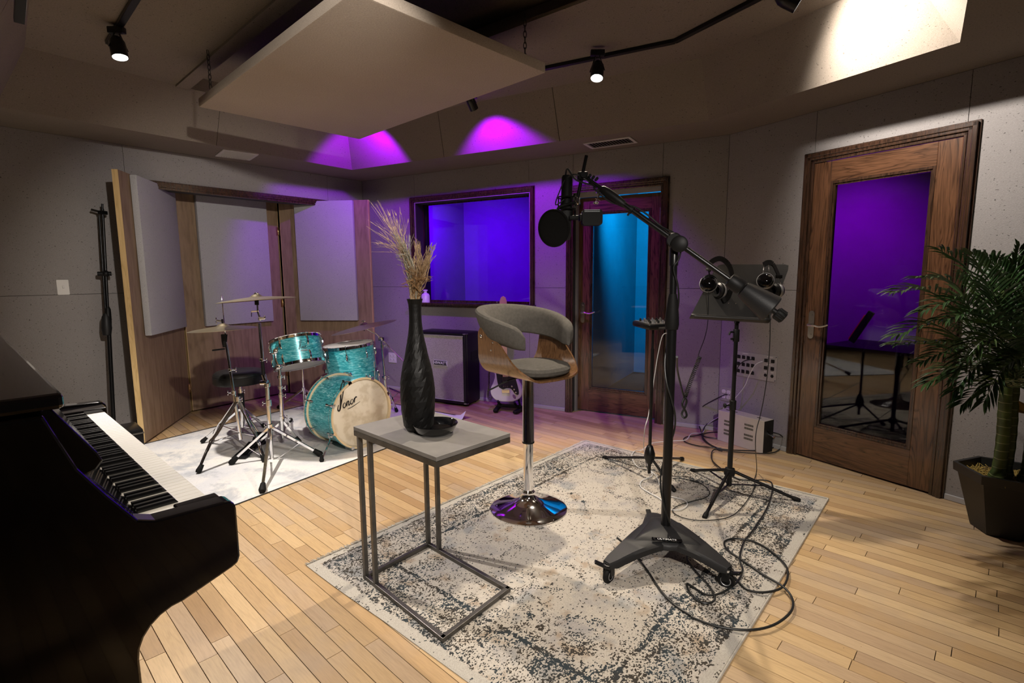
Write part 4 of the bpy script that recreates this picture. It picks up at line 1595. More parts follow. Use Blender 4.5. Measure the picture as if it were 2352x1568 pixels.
# wrap-around back cushion
mb = MB(Ms)
ns = 44
vs, fs = [], []
ring = 14
for k in range(ns + 1):
    t_ = -1 + 2 * k / ns
    a = -PI / 2 + t_ * R(128)                      # opening to the front
    rx, ry_ = 0.196 + 0.03 * max(0, math.cos(t_ * PI / 2)), 0.255
    cx_, cy_ = rx * math.cos(a), ry_ * math.sin(a) + 0.005
    ox, oy = math.cos(a), math.sin(a)
    back = math.cos(t_ * PI / 2) ** 0.8 if abs(t_) < 1 else 0
    top = 0.262 + 0.122 * back
    bot = 0.158 + 0.060 * back
    if abs(t_) > 0.90:
        q_ = (abs(t_) - 0.90) / 0.10
        top -= 0.03 * q_ ** 2; bot += 0.01 * q_ ** 2
    thk = 0.034 * (1 if abs(t_) < 0.93 else max(0.25, 1 - ((abs(t_) - 0.93) / 0.07) ** 2 * 0.75))
    lean = 0.035 * back
    for j in range(ring):
        b_ = 2 * PI * j / ring
        cb, sb_ = math.cos(b_), math.sin(b_)
        u = thk * math.copysign(abs(cb) ** 0.6, cb)
        v = math.copysign(abs(sb_) ** 0.55, sb_)
        zz = (top + bot) / 2 + v * (top - bot) / 2
        rr = u + lean * (v + 0.3)
        vs.append((cx_ + ox * rr, cy_ + oy * rr, zz))
for k in range(ns):
    for j in range(ring):
        j2 = (j + 1) % ring
        fs.append((k * ring + j, k * ring + j2, (k + 1) * ring + j2, (k + 1) * ring + j))
fs.append(tuple(range(ring))); fs.append(tuple(range(ns * ring, (ns + 1) * ring))[::-1])
mb.add(vs, fs, True)
mb.build('back_cushion', M['greyfab'], st)
for (x, y, z) in ((-hw - 0.012, -0.115, 0.225), (-hw - 0.010, -0.010, 0.200), (-hw - 0.004, -0.035, 0.155)):
    MB(Ms).sphere((x, y, z), 0.010 if z > 0.2 else 0.005, 12, (0.5, 1, 1)).build('bolt_cap', M['chrome'], st)

# ================================================================== PIANO
aL = V3(-0.736, 0.677)     # along the keyboard, away from camera
oB = V3(-0.677, -0.736)    # towards the piano's back
P0 = V3(-0.652, 1.162)
PL = 1.50
PM = Matrix((aL, oB, V3(0, 0, 1))).transposed().to_4x4(); PM.translation = P0
# local: x along keyboard from the near end, y backwards from the front edge, z up
pn = thing('upright_piano', 'glossy black upright piano with open keyboard at the lower left', 'piano', P0 + aL * 0.9 + oB * 0.3)
KZ = 0.81


def pbox(name, x0, x1, y0, y1, z0, z1, mat='piano', bev=0.004, parent=None, label=None):
    return MB(PM).box(((x0 + x1) / 2, (y0 + y1) / 2, (z0 + z1) / 2), (x1 - x0, y1 - y0, z1 - z0)).build(name, M[mat], parent or pn, label, bevel=bev)


# side panels with arms: profile in y,z
def side(x0, x1):
    prof = []
    prof += [(0.62, 0.0), (0.28, 0.0), (0.235, 0.03)]
    prof += [(0.215, 0.12), (0.212, 0.45)]
    for k in range(0, 7):
        a = R(0 + 90 * k / 6)
        prof.append((0.212 - 0.09 + 0.09 * math.cos(a), 0.545 + 0.09 * math.sin(a) + 0.0))
    prof = [p for p in prof]
    prof += [(0.02, 0.668), (0.006, 0.675), (0.0, 0.69), (0.0, 0.808)]
    for k in range(1, 6):
        a = R(180 - 90 * k / 5)
        prof.append((0.025 + 0.025 * math.cos(a), 0.808 + 0.025 * math.sin(a)))
    prof += [(0.160, 0.838), (0.190, 0.850), (0.235, 0.918), (0.275, 0.985), (0.315, 1.10), (0.62, 1.11)]
    mb = MB(PM)
    vs = [(x0, y, z) for y, z in prof] + [(x1, y, z) for y, z in prof]
    k = len(prof)
    mb.add(vs, [list(range(k)), list(range(k, 2 * k))[::-1]] + [(i, (i + 1) % k, k + (i + 1) % k, k + i) for i in range(k)])
    return mb.build('side_panel', M['piano'], pn, bevel=0.005)


ANG = 0.0
side(0.0, 0.05)
side(PL - 0.05, PL)
pbox('lid', -0.02, PL + 0.02, 0.285, 0.64, 1.11, 1.14, bev=0.008)
pbox('lower_panel', 0.05, PL - 0.05, 0.27, 0.29, 0.10, 0.66)
pbox('toe_rail', 0.05, PL - 0.05, 0.25, 0.30, 0.0, 0.10)
pbox('back_panel', 0.05, PL - 0.05, 0.60, 0.62, 0.0, 1.11)
pbox('keybed', 0.05, PL - 0.05, 0.02, 0.30, 0.69, 0.745)
K0, K1 = 0.098, 1.351
pbox('key_block', 0.05, K0 - 0.001, 0.015, 0.105, 0.745, 0.826)
pbox('key_block', K1 + 0.001, PL - 0.05, 0.015, 0.165, 0.745, 0.826)
pbox('key_slip', K0, K1, 0.012, 0.024, 0.745, 0.792)


def yz_prism(name, pr2, x0, x1, bev=0.003):
    mb = MB(PM)
    vs = [(x0, y, z) for y, z in pr2] + [(x1, y, z) for y, z in pr2]
    k = len(pr2)
    mb.add(vs, [list(range(k)), list(range(k, 2 * k))[::-1]] + [(i, (i + 1) % k, k + (i + 1) % k, k + i) for i in range(k)])
    return mb.build(name, M['piano'], pn, bevel=bev)


# sloping fallboard behind the keys, mirror black
yz_prism('fallboard', [(0.168, 0.80), (0.168, 0.818), (0.262, 0.962), (0.272, 0.956), (0.185, 0.80)], 0.052, PL - 0.052, 0.001)
yz_prism('upper_panel', [(0.268, 0.950), (0.240, 0.960), (0.228, 0.976), (0.236, 0.996), (0.305, 1.112), (0.335, 1.112), (0.29, 0.955)], 0.052, PL - 0.052, 0.004)
nw = 52
kw = (K1 - K0) / nw
for i in range(nw):
    x0 = K0 + kw * i
    MB(PM).box((x0 + kw / 2, 0.096, KZ - 0.011), (kw - 0.0010, 0.142, 0.022)).build('white_key', M['ivory'], pn, bevel=0.001)
pat = [1, 1, 0, 1, 1, 1, 0]
for i in range(nw - 1):
    if pat[(i + 2) % 7]:
        x = K0 + kw * (i + 1)
        mb = MB(PM)
        w, zz = 0.0066, KZ
        y0, y1 = 0.082, 0.166
        vs = [(x - w, y0, zz), (x + w, y0, zz), (x + w, y1, zz), (x - w, y1, zz), (x - w * 0.8, y0 + 0.008, zz + 0.0115), (x + w * 0.8, y0 + 0.008, zz + 0.0115), (x + w * 0.8, y1, zz + 0.0115), (x - w * 0.8, y1, zz + 0.0115)]
        mb.add(vs, [(0, 1, 5, 4), (1, 2, 6, 5), (2, 3, 7, 6), (3, 0, 4, 7), (4, 5, 6, 7), (0, 1, 2, 3)])
        mb.build('black_key', M['ebony'], pn, bevel=0.0012)

# low black case on the floor between piano and screen
ec = AT(262, 1000, 3.50)
t_ = thing('equipment_case', 'low black case on the floor behind the far end of the piano', 'case', (ec.x, ec.y, 0))
Me = frame((ec.x, ec.y, 0.155), (0.7, 0.7, 0))
MB(Me).box((0, 0, 0), (0.30, 0.26, 0.30), None, 0.012).build('body', M['black'], t_)
MB(Me).box((0, 0, 0.12), (0.304, 0.264, 0.010)).build('lid_seam', M['gun'], t_)
MB(Me).tube([(-0.06, -0.13, 0.03), (-0.05, -0.15, 0.03), (0.05, -0.15, 0.03), (0.06, -0.13, 0.03)], 0.007, 8).build('carry_handle', M['blackmatte'], t_)

# ================================================================== TEXT
def text_mesh(body, size, depth=0.001, shear=0.0, bold=0.0):
    cu = bpy.data.curves.new('lettering', 'FONT')
    cu.body = body
    cu.size = size
    cu.extrude = depth
    cu.shear = shear
    cu.offset = bold
    cu.resolution_u = 3
    cu.align_x = 'CENTER'
    cu.align_y = 'CENTER'
    ob = bpy.data.objects.new('lettering', cu)
    COL.objects.link(ob)
    dg = bpy.context.evaluated_depsgraph_get()
    me = bpy.data.meshes.new_from_object(ob.evaluated_get(dg))
    vs = [v.co.copy() for v in me.vertices]
    fs = [list(p.vertices) for p in me.polygons]
    bpy.data.objects.remove(ob); bpy.data.meshes.remove(me); bpy.data.curves.remove(cu)
    return vs, fs


def lettering(body, size, Mx, mat, parent, name='lettering', depth=0.0012, shear=0.0, sx=1.0, sy=1.0, bold=0.0):
    vs, fs = text_mesh(body, size, depth, shear, bold)
    mb = MB(Mx)
    mb.add([(v.x * sx, v.y * sy, v.z) for v in vs], fs)
    o = mb.build(name, mat, parent)
    return o


def axes(P, n, up=(0, 0, 1)):
    """matrix: z = n, y close to up"""
    n = Vector(n).normalized()
    x = Vector(up).cross(n).normalized()
    y = n.cross(x)
    Mx = Matrix((x, y, n)).transposed().to_4x4()
    Mx.translation = P
    return Mx


def brush(mb, pts, ws, z=0.0015):
    """flat pen stroke in the local plane"""
    for a, b_, wa, wb in zip(pts[:-1], pts[1:], ws[:-1], ws[1:]):
        d = (Vector((b_[0], b_[1])) - Vector((a[0], a[1])))
        if d.length < 1e-6: continue
        nrm = Vector((-d.y, d.x)).normalized()
        vs = [(a[0] - nrm.x * wa, a[1] - nrm.y * wa, z), (a[0] + nrm.x * wa, a[1] + nrm.y * wa, z), (b_[0] + nrm.x * wb, b_[1] + nrm.y * wb, z), (b_[0] - nrm.x * wb, b_[1] - nrm.y * wb, z)]
        mb.add(vs, [(0, 1, 2, 3)])


def script_word(Mx, s, parent):
    """slanted brush script: tall looped S, then o n o r with an underline"""
    mb = MB(Mx)
    def st(pts, w):
        p = smooth_path([(x * s, y * s, 0) for x, y in pts], 6)
        n = len(p)
        brush(mb, p, [w * s * (0.45 + 0.65 * math.sin(PI * i / (n - 1))) for i in range(n)])
    # S: long slanted stroke with a small foot loop
    st([(0.30, 1.0), (0.20, 0.92), (0.13, 0.72), (0.10, 0.50), (0.05, 0.22), (-0.01, 0.05), (-0.07, 0.03), (-0.08, 0.12), (-0.03, 0.24)], 0.030)
    st([(0.30, 1.0), (0.31, 0.90), (0.22, 0.62), (0.12, 0.34), (0.07, 0.20)], 0.020)
    def ring(x, y, w, h):
        st([(x + w * math.cos(t) + 0.25 * h * math.sin(t), y + h * math.sin(t)) for t in [R(70) + 2 * PI * i / 12 for i in range(13)]], 0.020)
    ring(0.20, 0.155, 0.055, 0.085)
    st([(0.32, 0.26), (0.285, 0.08)], 0.026)
    st([(0.295, 0.13), (0.34, 0.24), (0.385, 0.26), (0.39, 0.20), (0.37, 0.10), (0.41, 0.11), (0.45, 0.16)], 0.022)
    ring(0.52, 0.19, 0.055, 0.085)
    st([(0.645, 0.30), (0.61, 0.12)], 0.026)
    st([(0.62, 0.18), (0.67, 0.28), (0.73, 0.31), (0.745, 0.28)], 0.026)
    st([(0.30, -0.02), (0.50, 0.0), (0.86, 0.09)], 0.012)
    return mb.build('script_logo', M['ink'], parent, kind='stuff')


# ================================================================== DRUM KIT
KIT = None


def lug(parent, P, n, axis, L=0.05, name='tension_lug'):
    """casing on the shell with a rod"""
    P, n, axis = Vector(P), Vector(n).normalized(), Vector(axis).normalized()
    mb = MB()
    mb.tube([P - axis * L * 0.5 + n * 0.006, P - axis * L * 0.25 + n * 0.014, P + axis * L * 0.25 + n * 0.014, P + axis * L * 0.5 + n * 0.006], [0.004, 0.009, 0.009, 0.005], 8)
    return mb


def drum_shell(root, c, ax, r, h, lugs, mat='pearl', chrome_hoop=True, head='coated', lug_len=0.055, two=True, ph=0.0, rods=True):
    """tom: shell between hoops, heads, lugs; c = centre"""
    ax = Vector(ax).normalized()
    c = Vector(c)
    q = c - ax * h / 2
    MB().lathe([(r - 0.006, 0.0), (r, 0.0), (r, h), (r - 0.006, h)], q, 48, ax).build('shell', M[mat], root)
    MB().lathe([(0.0005, h + 0.003), (r - 0.004, h + 0.003), (r + 0.002, h - 0.002)], q, 48, ax).build('batter_head', M[head], root)
    MB().lathe([(0.0005, -0.003), (r - 0.004, -0.003), (r + 0.002, 0.002)], q, 48, ax).build('resonant_head', M[head], root)
    for s_, z0 in ((1, h), (-1, 0.0)):
        pr = [(r + 0.004, -0.014), (r + 0.009, -0.014), (r + 0.0085, 0.0), (r + 0.0085, 0.008), (r + 0.012, 0.012), (r + 0.004, 0.0125), (r + 0.004, -0.014)]
        MB().lathe([(a, z0 + s_ * b_) for a, b_ in pr], q, 48, ax).build('hoop', M['chrome'], root)
    Mx = axes(q, ax, (0, 1, 0.01))
    for k in range(lugs):
        a = 2 * PI * k / lugs + ph
        n = Mx.to_3x3() @ Vector((math.cos(a), math.sin(a), 0))
        for zc, s_ in ((h * 0.78, 1), (h * 0.22, -1)):
            P = q + ax * zc + n * r
            mb = lug(root, P, n, ax, lug_len)
            e = q + ax * (h + 0.012 if s_ > 0 else -0.012) + n * (r + 0.010)
            mb.tube([P + n * 0.010 + ax * s_ * lug_len * 0.4, e], 0.0028, 6)
            mb.sphere(e, 0.006, 8)
            mb.build('tension_lug', M['chrome'], root)
    return Mx


# ---- bass drum
ba = V3(0.80, -0.60, 0.0).normalized()
br = 0.268
bf = Z(833, 948, 0.285)
bdep = 0.36
bb = bf - ba * bdep
bd_ = thing('bass_drum', 'turquoise pearl bass drum with cream front head and black script lettering', 'drum', (bf.x, bf.y, 0.0), KIT)
MB().lathe([(br - 0.012, 0.02), (br - 0.004, 0.02), (br - 0.004, bdep - 0.02), (br - 0.012, bdep - 0.02)], bb, 64, ba).build('shell', M['pearl'], bd_)
for z0, s_ in ((bdep, 1), (0.0, -1)):
    hp = [(br - 0.004, 0), (br + 0.010, 0), (br + 0.012, 0.004), (br + 0.012, -0.034), (br + 0.008, -0.038), (br - 0.004, -0.036), (br - 0.004, 0)]
    h = MB().lathe([(a, z0 + s_ * b_) for a, b_ in hp], bb, 64, ba).build('hoop', M['hoop'], bd_, 'natural maple hoop')
    MB().lathe([(br + 0.0125, z0 - s_ * 0.005), (br + 0.0135, z0 - s_ * 0.008), (br + 0.0135, z0 - s_ * 0.029), (br + 0.0125, z0 - s_ * 0.032)], bb, 64, ba).build('hoop_inlay', M['pearl'], h)
MB().lathe([(0.0005, bdep - 0.010), (br - 0.018, bdep - 0.010), (br - 0.006, bdep - 0.016)], bb, 64, ba).build('front_head', M['head'], bd_)
MB().lathe([(0.0005, 0.012), (br - 0.012, 0.012)], bb, 64, ba).build('batter_head', M['coated'], bd_)
bu = V3(0.6, 0.8, 0.0)
Mh = Matrix((bu, V3(0, 0, 1), ba)).transposed().to_4x4()
Mh.translation = bb + ba * (bdep - 0.009) + bu * -0.195 + V3(0, 0, 0.055)
Mh2 = Mh @ Matrix.Rotation(R(6), 4, 'Z')
script_word(Mh2, 0.215, bd_)
for k in range(8):
    a = 2 * PI * (k + 0.5) / 8
    n = bu * math.cos(a) + V3(0, 0, 1) * math.sin(a)
    for z0, s_ in ((bdep, 1), (0.0, -1)):
        e = bb + ba * z0 + n * (br + 0.012)
        P = bb + ba * (z0 - s_ * 0.075) + n * br
        mb = MB()
        side_ = ba.cross(n)
        # claw hook over the hoop
        mb.add([e + ba * s_ * 0.006 + side_ * 0.017 - n * 0.012, e + ba * s_ * 0.006 - side_ * 0.017 - n * 0.012, e + n * 0.006 + ba * s_ * 0.004 - side_ * 0.012, e + n * 0.006 + ba * s_ * 0.004 + side_ * 0.012,
                e + n * 0.006 - ba * s_ * 0.03 - side_ * 0.006, e + n * 0.006 - ba * s_ * 0.03 + side_ * 0.006, e + n * 0.010 - ba * s_ * 0.015],
               [(0, 1, 2, 3), (3, 2, 4, 5), (2, 4, 6), (3, 5, 6), (2, 3, 6)])
        mb.tube([e + n * 0.008 + ba * s_ * 0.002, e + n * 0.008 - ba * s_ * 0.04, P + n * 0.012], [0.006, 0.0045, 0.003], 8)
        mb.tube([P + ba * s_ * 0.018 + n * 0.014, P + n * 0.018, P - ba * s_ * 0.02 + n * 0.008], [0.0055, 0.010, 0.004], 8)
        mb.build('tension_claw', M['chrome'], bd_)
# spurs
for s_, px in ((-1, None), (1, None)):
    top = bb + ba * (bdep - 0.11) + bu * s_ * (br * 0.80) + V3(0, 0, -0.15)
    if s_ < 0: ft = Z(739, 1058, 0.01)
    else: ft = top + bu * 0.14 + ba * 0.12; ft.z = 0.01
    mb = MB().tube([top, top.lerp(ft, 0.1) + V3(0, 0, 0.0), ft], [0.006, 0.006, 0.005], 8)
    mb.sphere(top, 0.022, 12, (1, 1, 0.8)).cyl(top - bu * s_ * 0.03, top + bu * s_ * 0.02, 0.014, 12)
    sp_ = mb.build('spur', M['chrome'], bd_)
    MB().lathe([(0.0005, -0.008), (0.014, -0.006), (0.018, 0.006), (0.013, 0.020), (0.012, 0.042), (0.0005, 0.044)], ft, 14).build('rubber_foot', M['rubber'], sp_)
# lower hoop clamp with kick pedal behind
kp = thing('kick_pedal', 'chrome kick drum pedal clamped behind the turquoise bass drum', 'pedal', (bb.x, bb.y, 0), KIT)
pb = V3(bb.x, bb.y, 0.0) - ba * 0.04
mb = MB().obox(pb + V3(0, 0, 0.02) - ba * 0.02, pb + V3(0, 0, 0.012) - ba * 0.30, 0.09, 0.008)
mb.build('footboard', M['steel'], kp)
mb = MB()
for s_ in (-1, 1): mb.tube([pb + bu * 0.06 * s_ + V3(0, 0, 0.01), pb + bu * 0.055 * s_ + V3(0, 0, 0.21)], 0.007, 8)
mb.tube([pb + bu * -0.07 + V3(0, 0, 0.21), pb + bu * 0.07 + V3(0, 0, 0.21)], 0.006, 8)
mb.build('pedal_frame', M['chrome'], kp)
mb = MB().tube([pb + V3(0, 0, 0.21), pb - ba * 0.06 + V3(0, 0, 0.33)], 0.004, 8)
mb.build('beater_rod', M['chrome'], kp)
MB().sphere(pb - ba * 0.065 + V3(0, 0, 0.345), 0.026, 12).build('beater', M['coated'], kp)

# ---- rack tom
ta = V3(-0.235, 0.24, 1.0).normalized()
tc_ = AT(684, 809, 4.25)
rt_ = thing('rack_tom', 'turquoise pearl rack tom tilted on its stand above the bass drum', 'drum', tc_, KIT)
Mt_ = drum_shell(rt_, tc_, ta, 0.192, 0.215, 6, lug_len=0.075, ph=0.35)
# badge lettering, facing the camera
vd = (C0 - tc_); vd.z = 0; vd = (vd - ta * vd.dot(ta)).normalized()
side_ = vd.cross(ta).normalized() * -1
if side_.x < 0: side_ = -side_
nn = (vd * 0.93 + side_ * 0.25).normalized()
nn = (nn - ta * nn.dot(ta)).normalized()
xx = ta.cross(nn).normalized()
Mb = Matrix((xx, ta, nn)).transposed().to_4x4(); Mb.translation = tc_ + nn * 0.1935 - xx * 0.03 - ta * 0.01
script_word(Mb, 0.075, rt_)
Mb2 = Mb.copy(); Mb2.translation = tc_ + nn * 0.1938 + xx * 0.0 - ta * 0.024
lettering('VINTAGE', 0.013, Mb2, M['red'], rt_, depth=0.0004)

# ---- floor tom
fc = AT(800, 792, 4.62)
fax = V3(-0.09, -0.02, 1).normalized()
ft_ = thing('floor_tom', 'turquoise pearl floor tom standing behind the bass drum', 'drum', (fc.x, fc.y, 0), KIT)
drum_shell(ft_, fc - fax * 0.19, fax, 0.215, 0.38, 8, lug_len=0.06, ph=0.2)
for k in range(3):
    a = R(100 + 120 * k)
    n = V3(math.cos(a), math.sin(a))
    P = fc - fax * 0.3 + n * 0.232
    mb = MB().tube([P + V3(0, 0, 0.16), V3(P.x, P.y, 0.10), V3(P.x + n.x * 0.02, P.y + n.y * 0.02, 0.012)], 0.0055, 8)
    mb.box((0, 0, 0), (0.03, 0.03, 0.045), axes(P + V3(0, 0, 0.09), n))
    lg = mb.build('leg', M['chrome'], ft_)
    MB().lathe([(0.0005, -0.006), (0.014, -0.006), (0.014, 0.012), (0.008, 0.03)], (P.x + n.x * 0.02, P.y + n.y * 0.02, 0.014), 12).build('rubber_foot', M['rubber'], lg)


def cymbal(name, label, c, ax, r, grp='cymbals of the drum kit'):
    ax = Vector(ax).normalized()
    o = MB().lathe([(0.004, 0.020), (0.012, 0.0195), (0.028, 0.013), (0.038, 0.004), (0.046, 0.0), (r * 0.5, -0.008), (r * 0.85, -0.018), (r, -0.026), (r - 0.0005, -0.0272), (r * 0.85, -0.0195), (r * 0.5, -0.0095), (0.044, -0.0015), (0.030, 0.011), (0.012, 0.018), (0.004, 0.0185)], (0, 0, 0), 72).build(name, M['cymbal'], None, label, 'cymbal', grp)
    o.location = c
    o.rotation_euler = Vector((0, 0, 1)).rotation_difference(ax).to_euler()
    return o


def foot(parent, P, d, s=1.0):
    """rubber boot on a stand leg end"""
    mb = MB().lathe([(0.0005, -0.012 * s), (0.012 * s, -0.011 * s), (0.0155 * s, 0.0), (0.0125 * s, 0.022 * s), (0.011 * s, 0.035 * s), (0.0005, 0.036 * s)], P, 12, d)
    return mb.build('rubber_foot', M['rubber'], parent)


def strut_leg(root, hub_top, ft, low, mat='chrome', w=0.016, t=0.007, bend=0.0, boot=1.3):
    """double braced flat leg from the sliding collar to the floor with a lower brace"""
    hub_top, ft, low = Vector(hub_top), Vector(ft), Vector(low)
    d = (ft - hub_top)
    out = V3(d.x, d.y).normalized()
    sd = V3(-out.y, out.x)
    mb = MB()
    if bend:
        m_ = hub_top.lerp(ft, 0.62) + out * bend + V3(0, 0, bend)
        pts = smooth_path([hub_top, hub_top.lerp(ft, 0.45) + (out + V3(0, 0, 1)) * bend * 0.6, m_, ft + V3(0, 0, 0.02)], 5)
        for s_ in (-1, 1): mb.tube([p + sd * 0.010 * s_ * (1 - 0.4 * i / len(pts)) for i, p in enumerate(pts)], 0.0062, 8)
        br_ = m_
    else:
        for s_ in (-1, 1): mb.obox(hub_top + sd * 0.009 * s_, ft + sd * 0.006 * s_ + V3(0, 0, 0.02), 0.004, w, up=(out.x, out.y, 0))
        mb.obox(hub_top, ft + V3(0, 0, 0.02), 0.014, 0.004, up=(out.x, out.y, 0))
        br_ = hub_top.lerp(ft, 0.55)
    mb.obox(low, br_, 0.012, 0.004)
    lg = mb.build('leg', M[mat], root)
    foot(lg, ft + V3(0, 0, 0.016), (hub_top - ft), boot)
    return lg


def collar(root, P, r=0.019, h=0.03, wing=None, mat='chrome', name='collar'):
    P = Vector(P)
    mb = MB().lathe([(r * 0.7, -h / 2), (r, -h / 2 + 0.003), (r, h / 2 - 0.003), (r * 0.7, h / 2)], P, 16)
    if wing is not None:
        w = Vector(wing).normalized()
        mb.cyl(P, P + w * 0.035, 0.005, 8)
        for s_ in (-1, 1): mb.sphere(P + w * 0.040 + V3(0, 0, 0.010 * s_), 0.008, 8, (0.5, 0.6, 1.3))
    return mb.build(name, M[mat], root)


# ---- hi-hat stand
hy = 3.76
hb, ht = AT(553, 1003, hy), AT(516, 768, hy)
hs = thing('hi_hat_stand', 'chrome hi-hat stand with black footboard at the left of the drum kit', 'cymbal stand', (hb.x, hb.y, 0), KIT)
hub = AT(546, 916, hy)
low = hb + V3(0, 0, 0.035)
for (px, py) in ((457, 1086), (486, 1018), (607, 1060)):
    strut_leg(hs, hub + (Z(px, py) - hub) * 0.04, Z(px, py, 0.006), low, bend=0.022)
MB().tube([hb - V3(0, 0, 0.02), hb.lerp(ht, 0.45)], 0.0125, 14).build('lower_tube', M['chrome'], hs)
MB().tube([hb.lerp(ht, 0.42), hb.lerp(ht, 0.93)], 0.0095, 14).build('upper_tube', M['chrome'], hs)
collar(hs, hub, 0.020, 0.04, (1, -0.3, 0)); collar(hs, hb.lerp(ht, 0.44), 0.017, 0.03, (-1, -0.2, 0)); collar(hs, hb.lerp(ht, 0.66), 0.014, 0.02, (1, 0.2, 0))
MB().tube([hb.lerp(ht, 0.9), AT(509, 677, hy)], 0.0035, 8).build('pull_rod', M['chrome'], hs)
mb = MB().tube([AT(516, 797, hy), AT(515, 783, hy), AT(515, 768, hy)], [0.012, 0.018, 0.022], 14)
mb.cyl(AT(516, 801, hy) + V3(-0.09, 0, -0.01), AT(516, 801, hy), 0.006, 8)
mb.build('cymbal_seat', M['rubber'], hs)
cc = AT(512, 738, hy)
mb = MB().cyl(cc - V3(0, 0, 0.012), cc + V3(0, 0, 0.018), 0.012, 12).cyl(cc, cc + V3(-0.04, -0.01, 0.008), 0.006, 8)
mb.sphere(cc + V3(-0.042, -0.01, 0.020), 0.009, 8, (0.5, 0.6, 1.3)).sphere(cc + V3(-0.042, -0.01, -0.004), 0.009, 8, (0.5, 0.6, 1.3))
mb.build('clutch', M['chrome'], hs)
# footboard and frame
fp = Z(548, 1056, 0.0); fb_ = Z(553, 1000, 0.10)
pd = V3(hb.x - fp.x, hb.y - fp.y).normalized(); ps = V3(-pd.y, pd.x)
heel = V3(fp.x, fp.y, 0.014)
mb = MB().obox(heel - ps * 0.0, heel + pd * 0.07, 0.10, 0.016)
mb.build('heel_plate', M['blackmatte'], hs, bevel=0.003)
mb = MB()
mb.obox(heel + pd * 0.06 + V3(0, 0, 0.008), heel + pd * 0.21 + V3(0, 0, 0.055), 0.07, 0.008)
mb.build('footboard', M['black'], hs, bevel=0.002)
mb = MB()
for s_ in (-1, 1):
    mb.tube(smooth_path([heel + ps * 0.048 * s_, heel + pd * 0.14 + ps * 0.05 * s_ + V3(0, 0, 0.02), heel + pd * 0.27 + ps * 0.05 * s_ + V3(0, 0, 0.03), heel + pd * 0.34 + ps * 0.02 * s_ + V3(0, 0, 0.07)], 4), 0.005, 8)
mb.obox(heel + pd * 0.28 + V3(0, 0, 0.05), heel + pd * 0.35 + V3(0, 0, 0.09), 0.085, 0.010)
mb.build('pedal_frame', M['black'], hs)
cymbal('hi_hat_cymbal', 'thin bronze hi-hat cymbal on the leftmost stand of the drum kit', AT(513, 757, hy) , (-0.05, 0.02, 1), 0.230)

# ---- crash cymbal stand
cy = 3.70
cb_, ct1 = AT(625, 1062, cy), AT(613, 884, cy)
cs = thing('crash_cymbal_stand', 'chrome tripod cymbal stand in front of the drum kit, nearest the camera', 'cymbal stand', (cb_.x, cb_.y, 0), KIT)
hub = AT(621, 978, cy)
for (px, py) in ((533, 1066), (603, 1130), (735, 1047)):
    strut_leg(cs, hub + (Z(px, py) - hub) * 0.05, Z(px, py, 0.006), cb_ + V3(0, 0, 0.0), boot=1.5)
MB().tube([cb_ - V3(0, 0, 0.008), ct1], 0.0145, 16).build('lower_tube', M['chrome'], cs)
collar(cs, hub, 0.022, 0.035, (-1, -0.2, 0)); collar(cs, AT(617, 925, cy), 0.021, 0.05, (-1, -0.2, 0)); collar(cs, ct1, 0.024, 0.03)
ct2, ct3 = AT(606, 872, cy), AT(596, 742, cy)
MB().tube([ct2, AT(603, 830, cy)], 0.012, 14).build('middle_tube', M['blackmatte'], cs)
MB().tube([AT(603, 832, cy), ct3], 0.0105, 14).build('upper_tube', M['chrome'], cs)
mb = MB().cyl(AT(605, 860, cy), AT(614, 890, cy), 0.016, 12)
mb.box((0, 0, 0), (0.05, 0.03, 0.045), axes(AT(607, 878, cy), (0, -1, 0)), 0.004)
mb.build('multi_clamp', M['chrome'], cs)
collar(cs, AT(601, 826, cy), 0.017, 0.02, (1, -0.2, 0))
tilt = AT(598, 732, cy)
mb = MB().sphere(tilt, 0.016, 14).cyl(tilt - V3(0, 0.02, 0), tilt + V3(0.03, 0.0, 0.004), 0.010, 12)
mb.sphere(tilt + V3(0.035, -0.004, 0.01), 0.011, 10, (0.5, 0.7, 1.3))
mb.cyl(tilt, AT(592, 715, cy), 0.007, 10)
tm = AT(592, 714, cy)
mb.cyl(tm - V3(0.045, 0, 0.004), tm + V3(0.012, 0, 0), 0.006, 8).tube([tm - V3(0.045, 0, 0.004), tm - V3(0.047, 0, 0.04)], 0.003, 6)
mb.cyl(tm, AT(591, 697, cy), 0.006, 10)
mb.build('tilter', M['chrome'], cs)
MB().cyl(AT(590, 700, cy), AT(589, 683, cy), 0.014, 12).build('felt', M['rubber'], cs)
MB().cyl(AT(589, 684, cy), AT(589, 673, cy), 0.012, 12).sphere(AT(589, 674, cy), 0.016, 12, (1.2, 0.5, 0.5)).build('wing_nut', M['chrome'], cs)
cymbal('crash_cymbal', 'large bronze crash cymbal, highest in the drum kit', AT(590, 690, cy), (-0.075, 0.02, 1), 0.262)

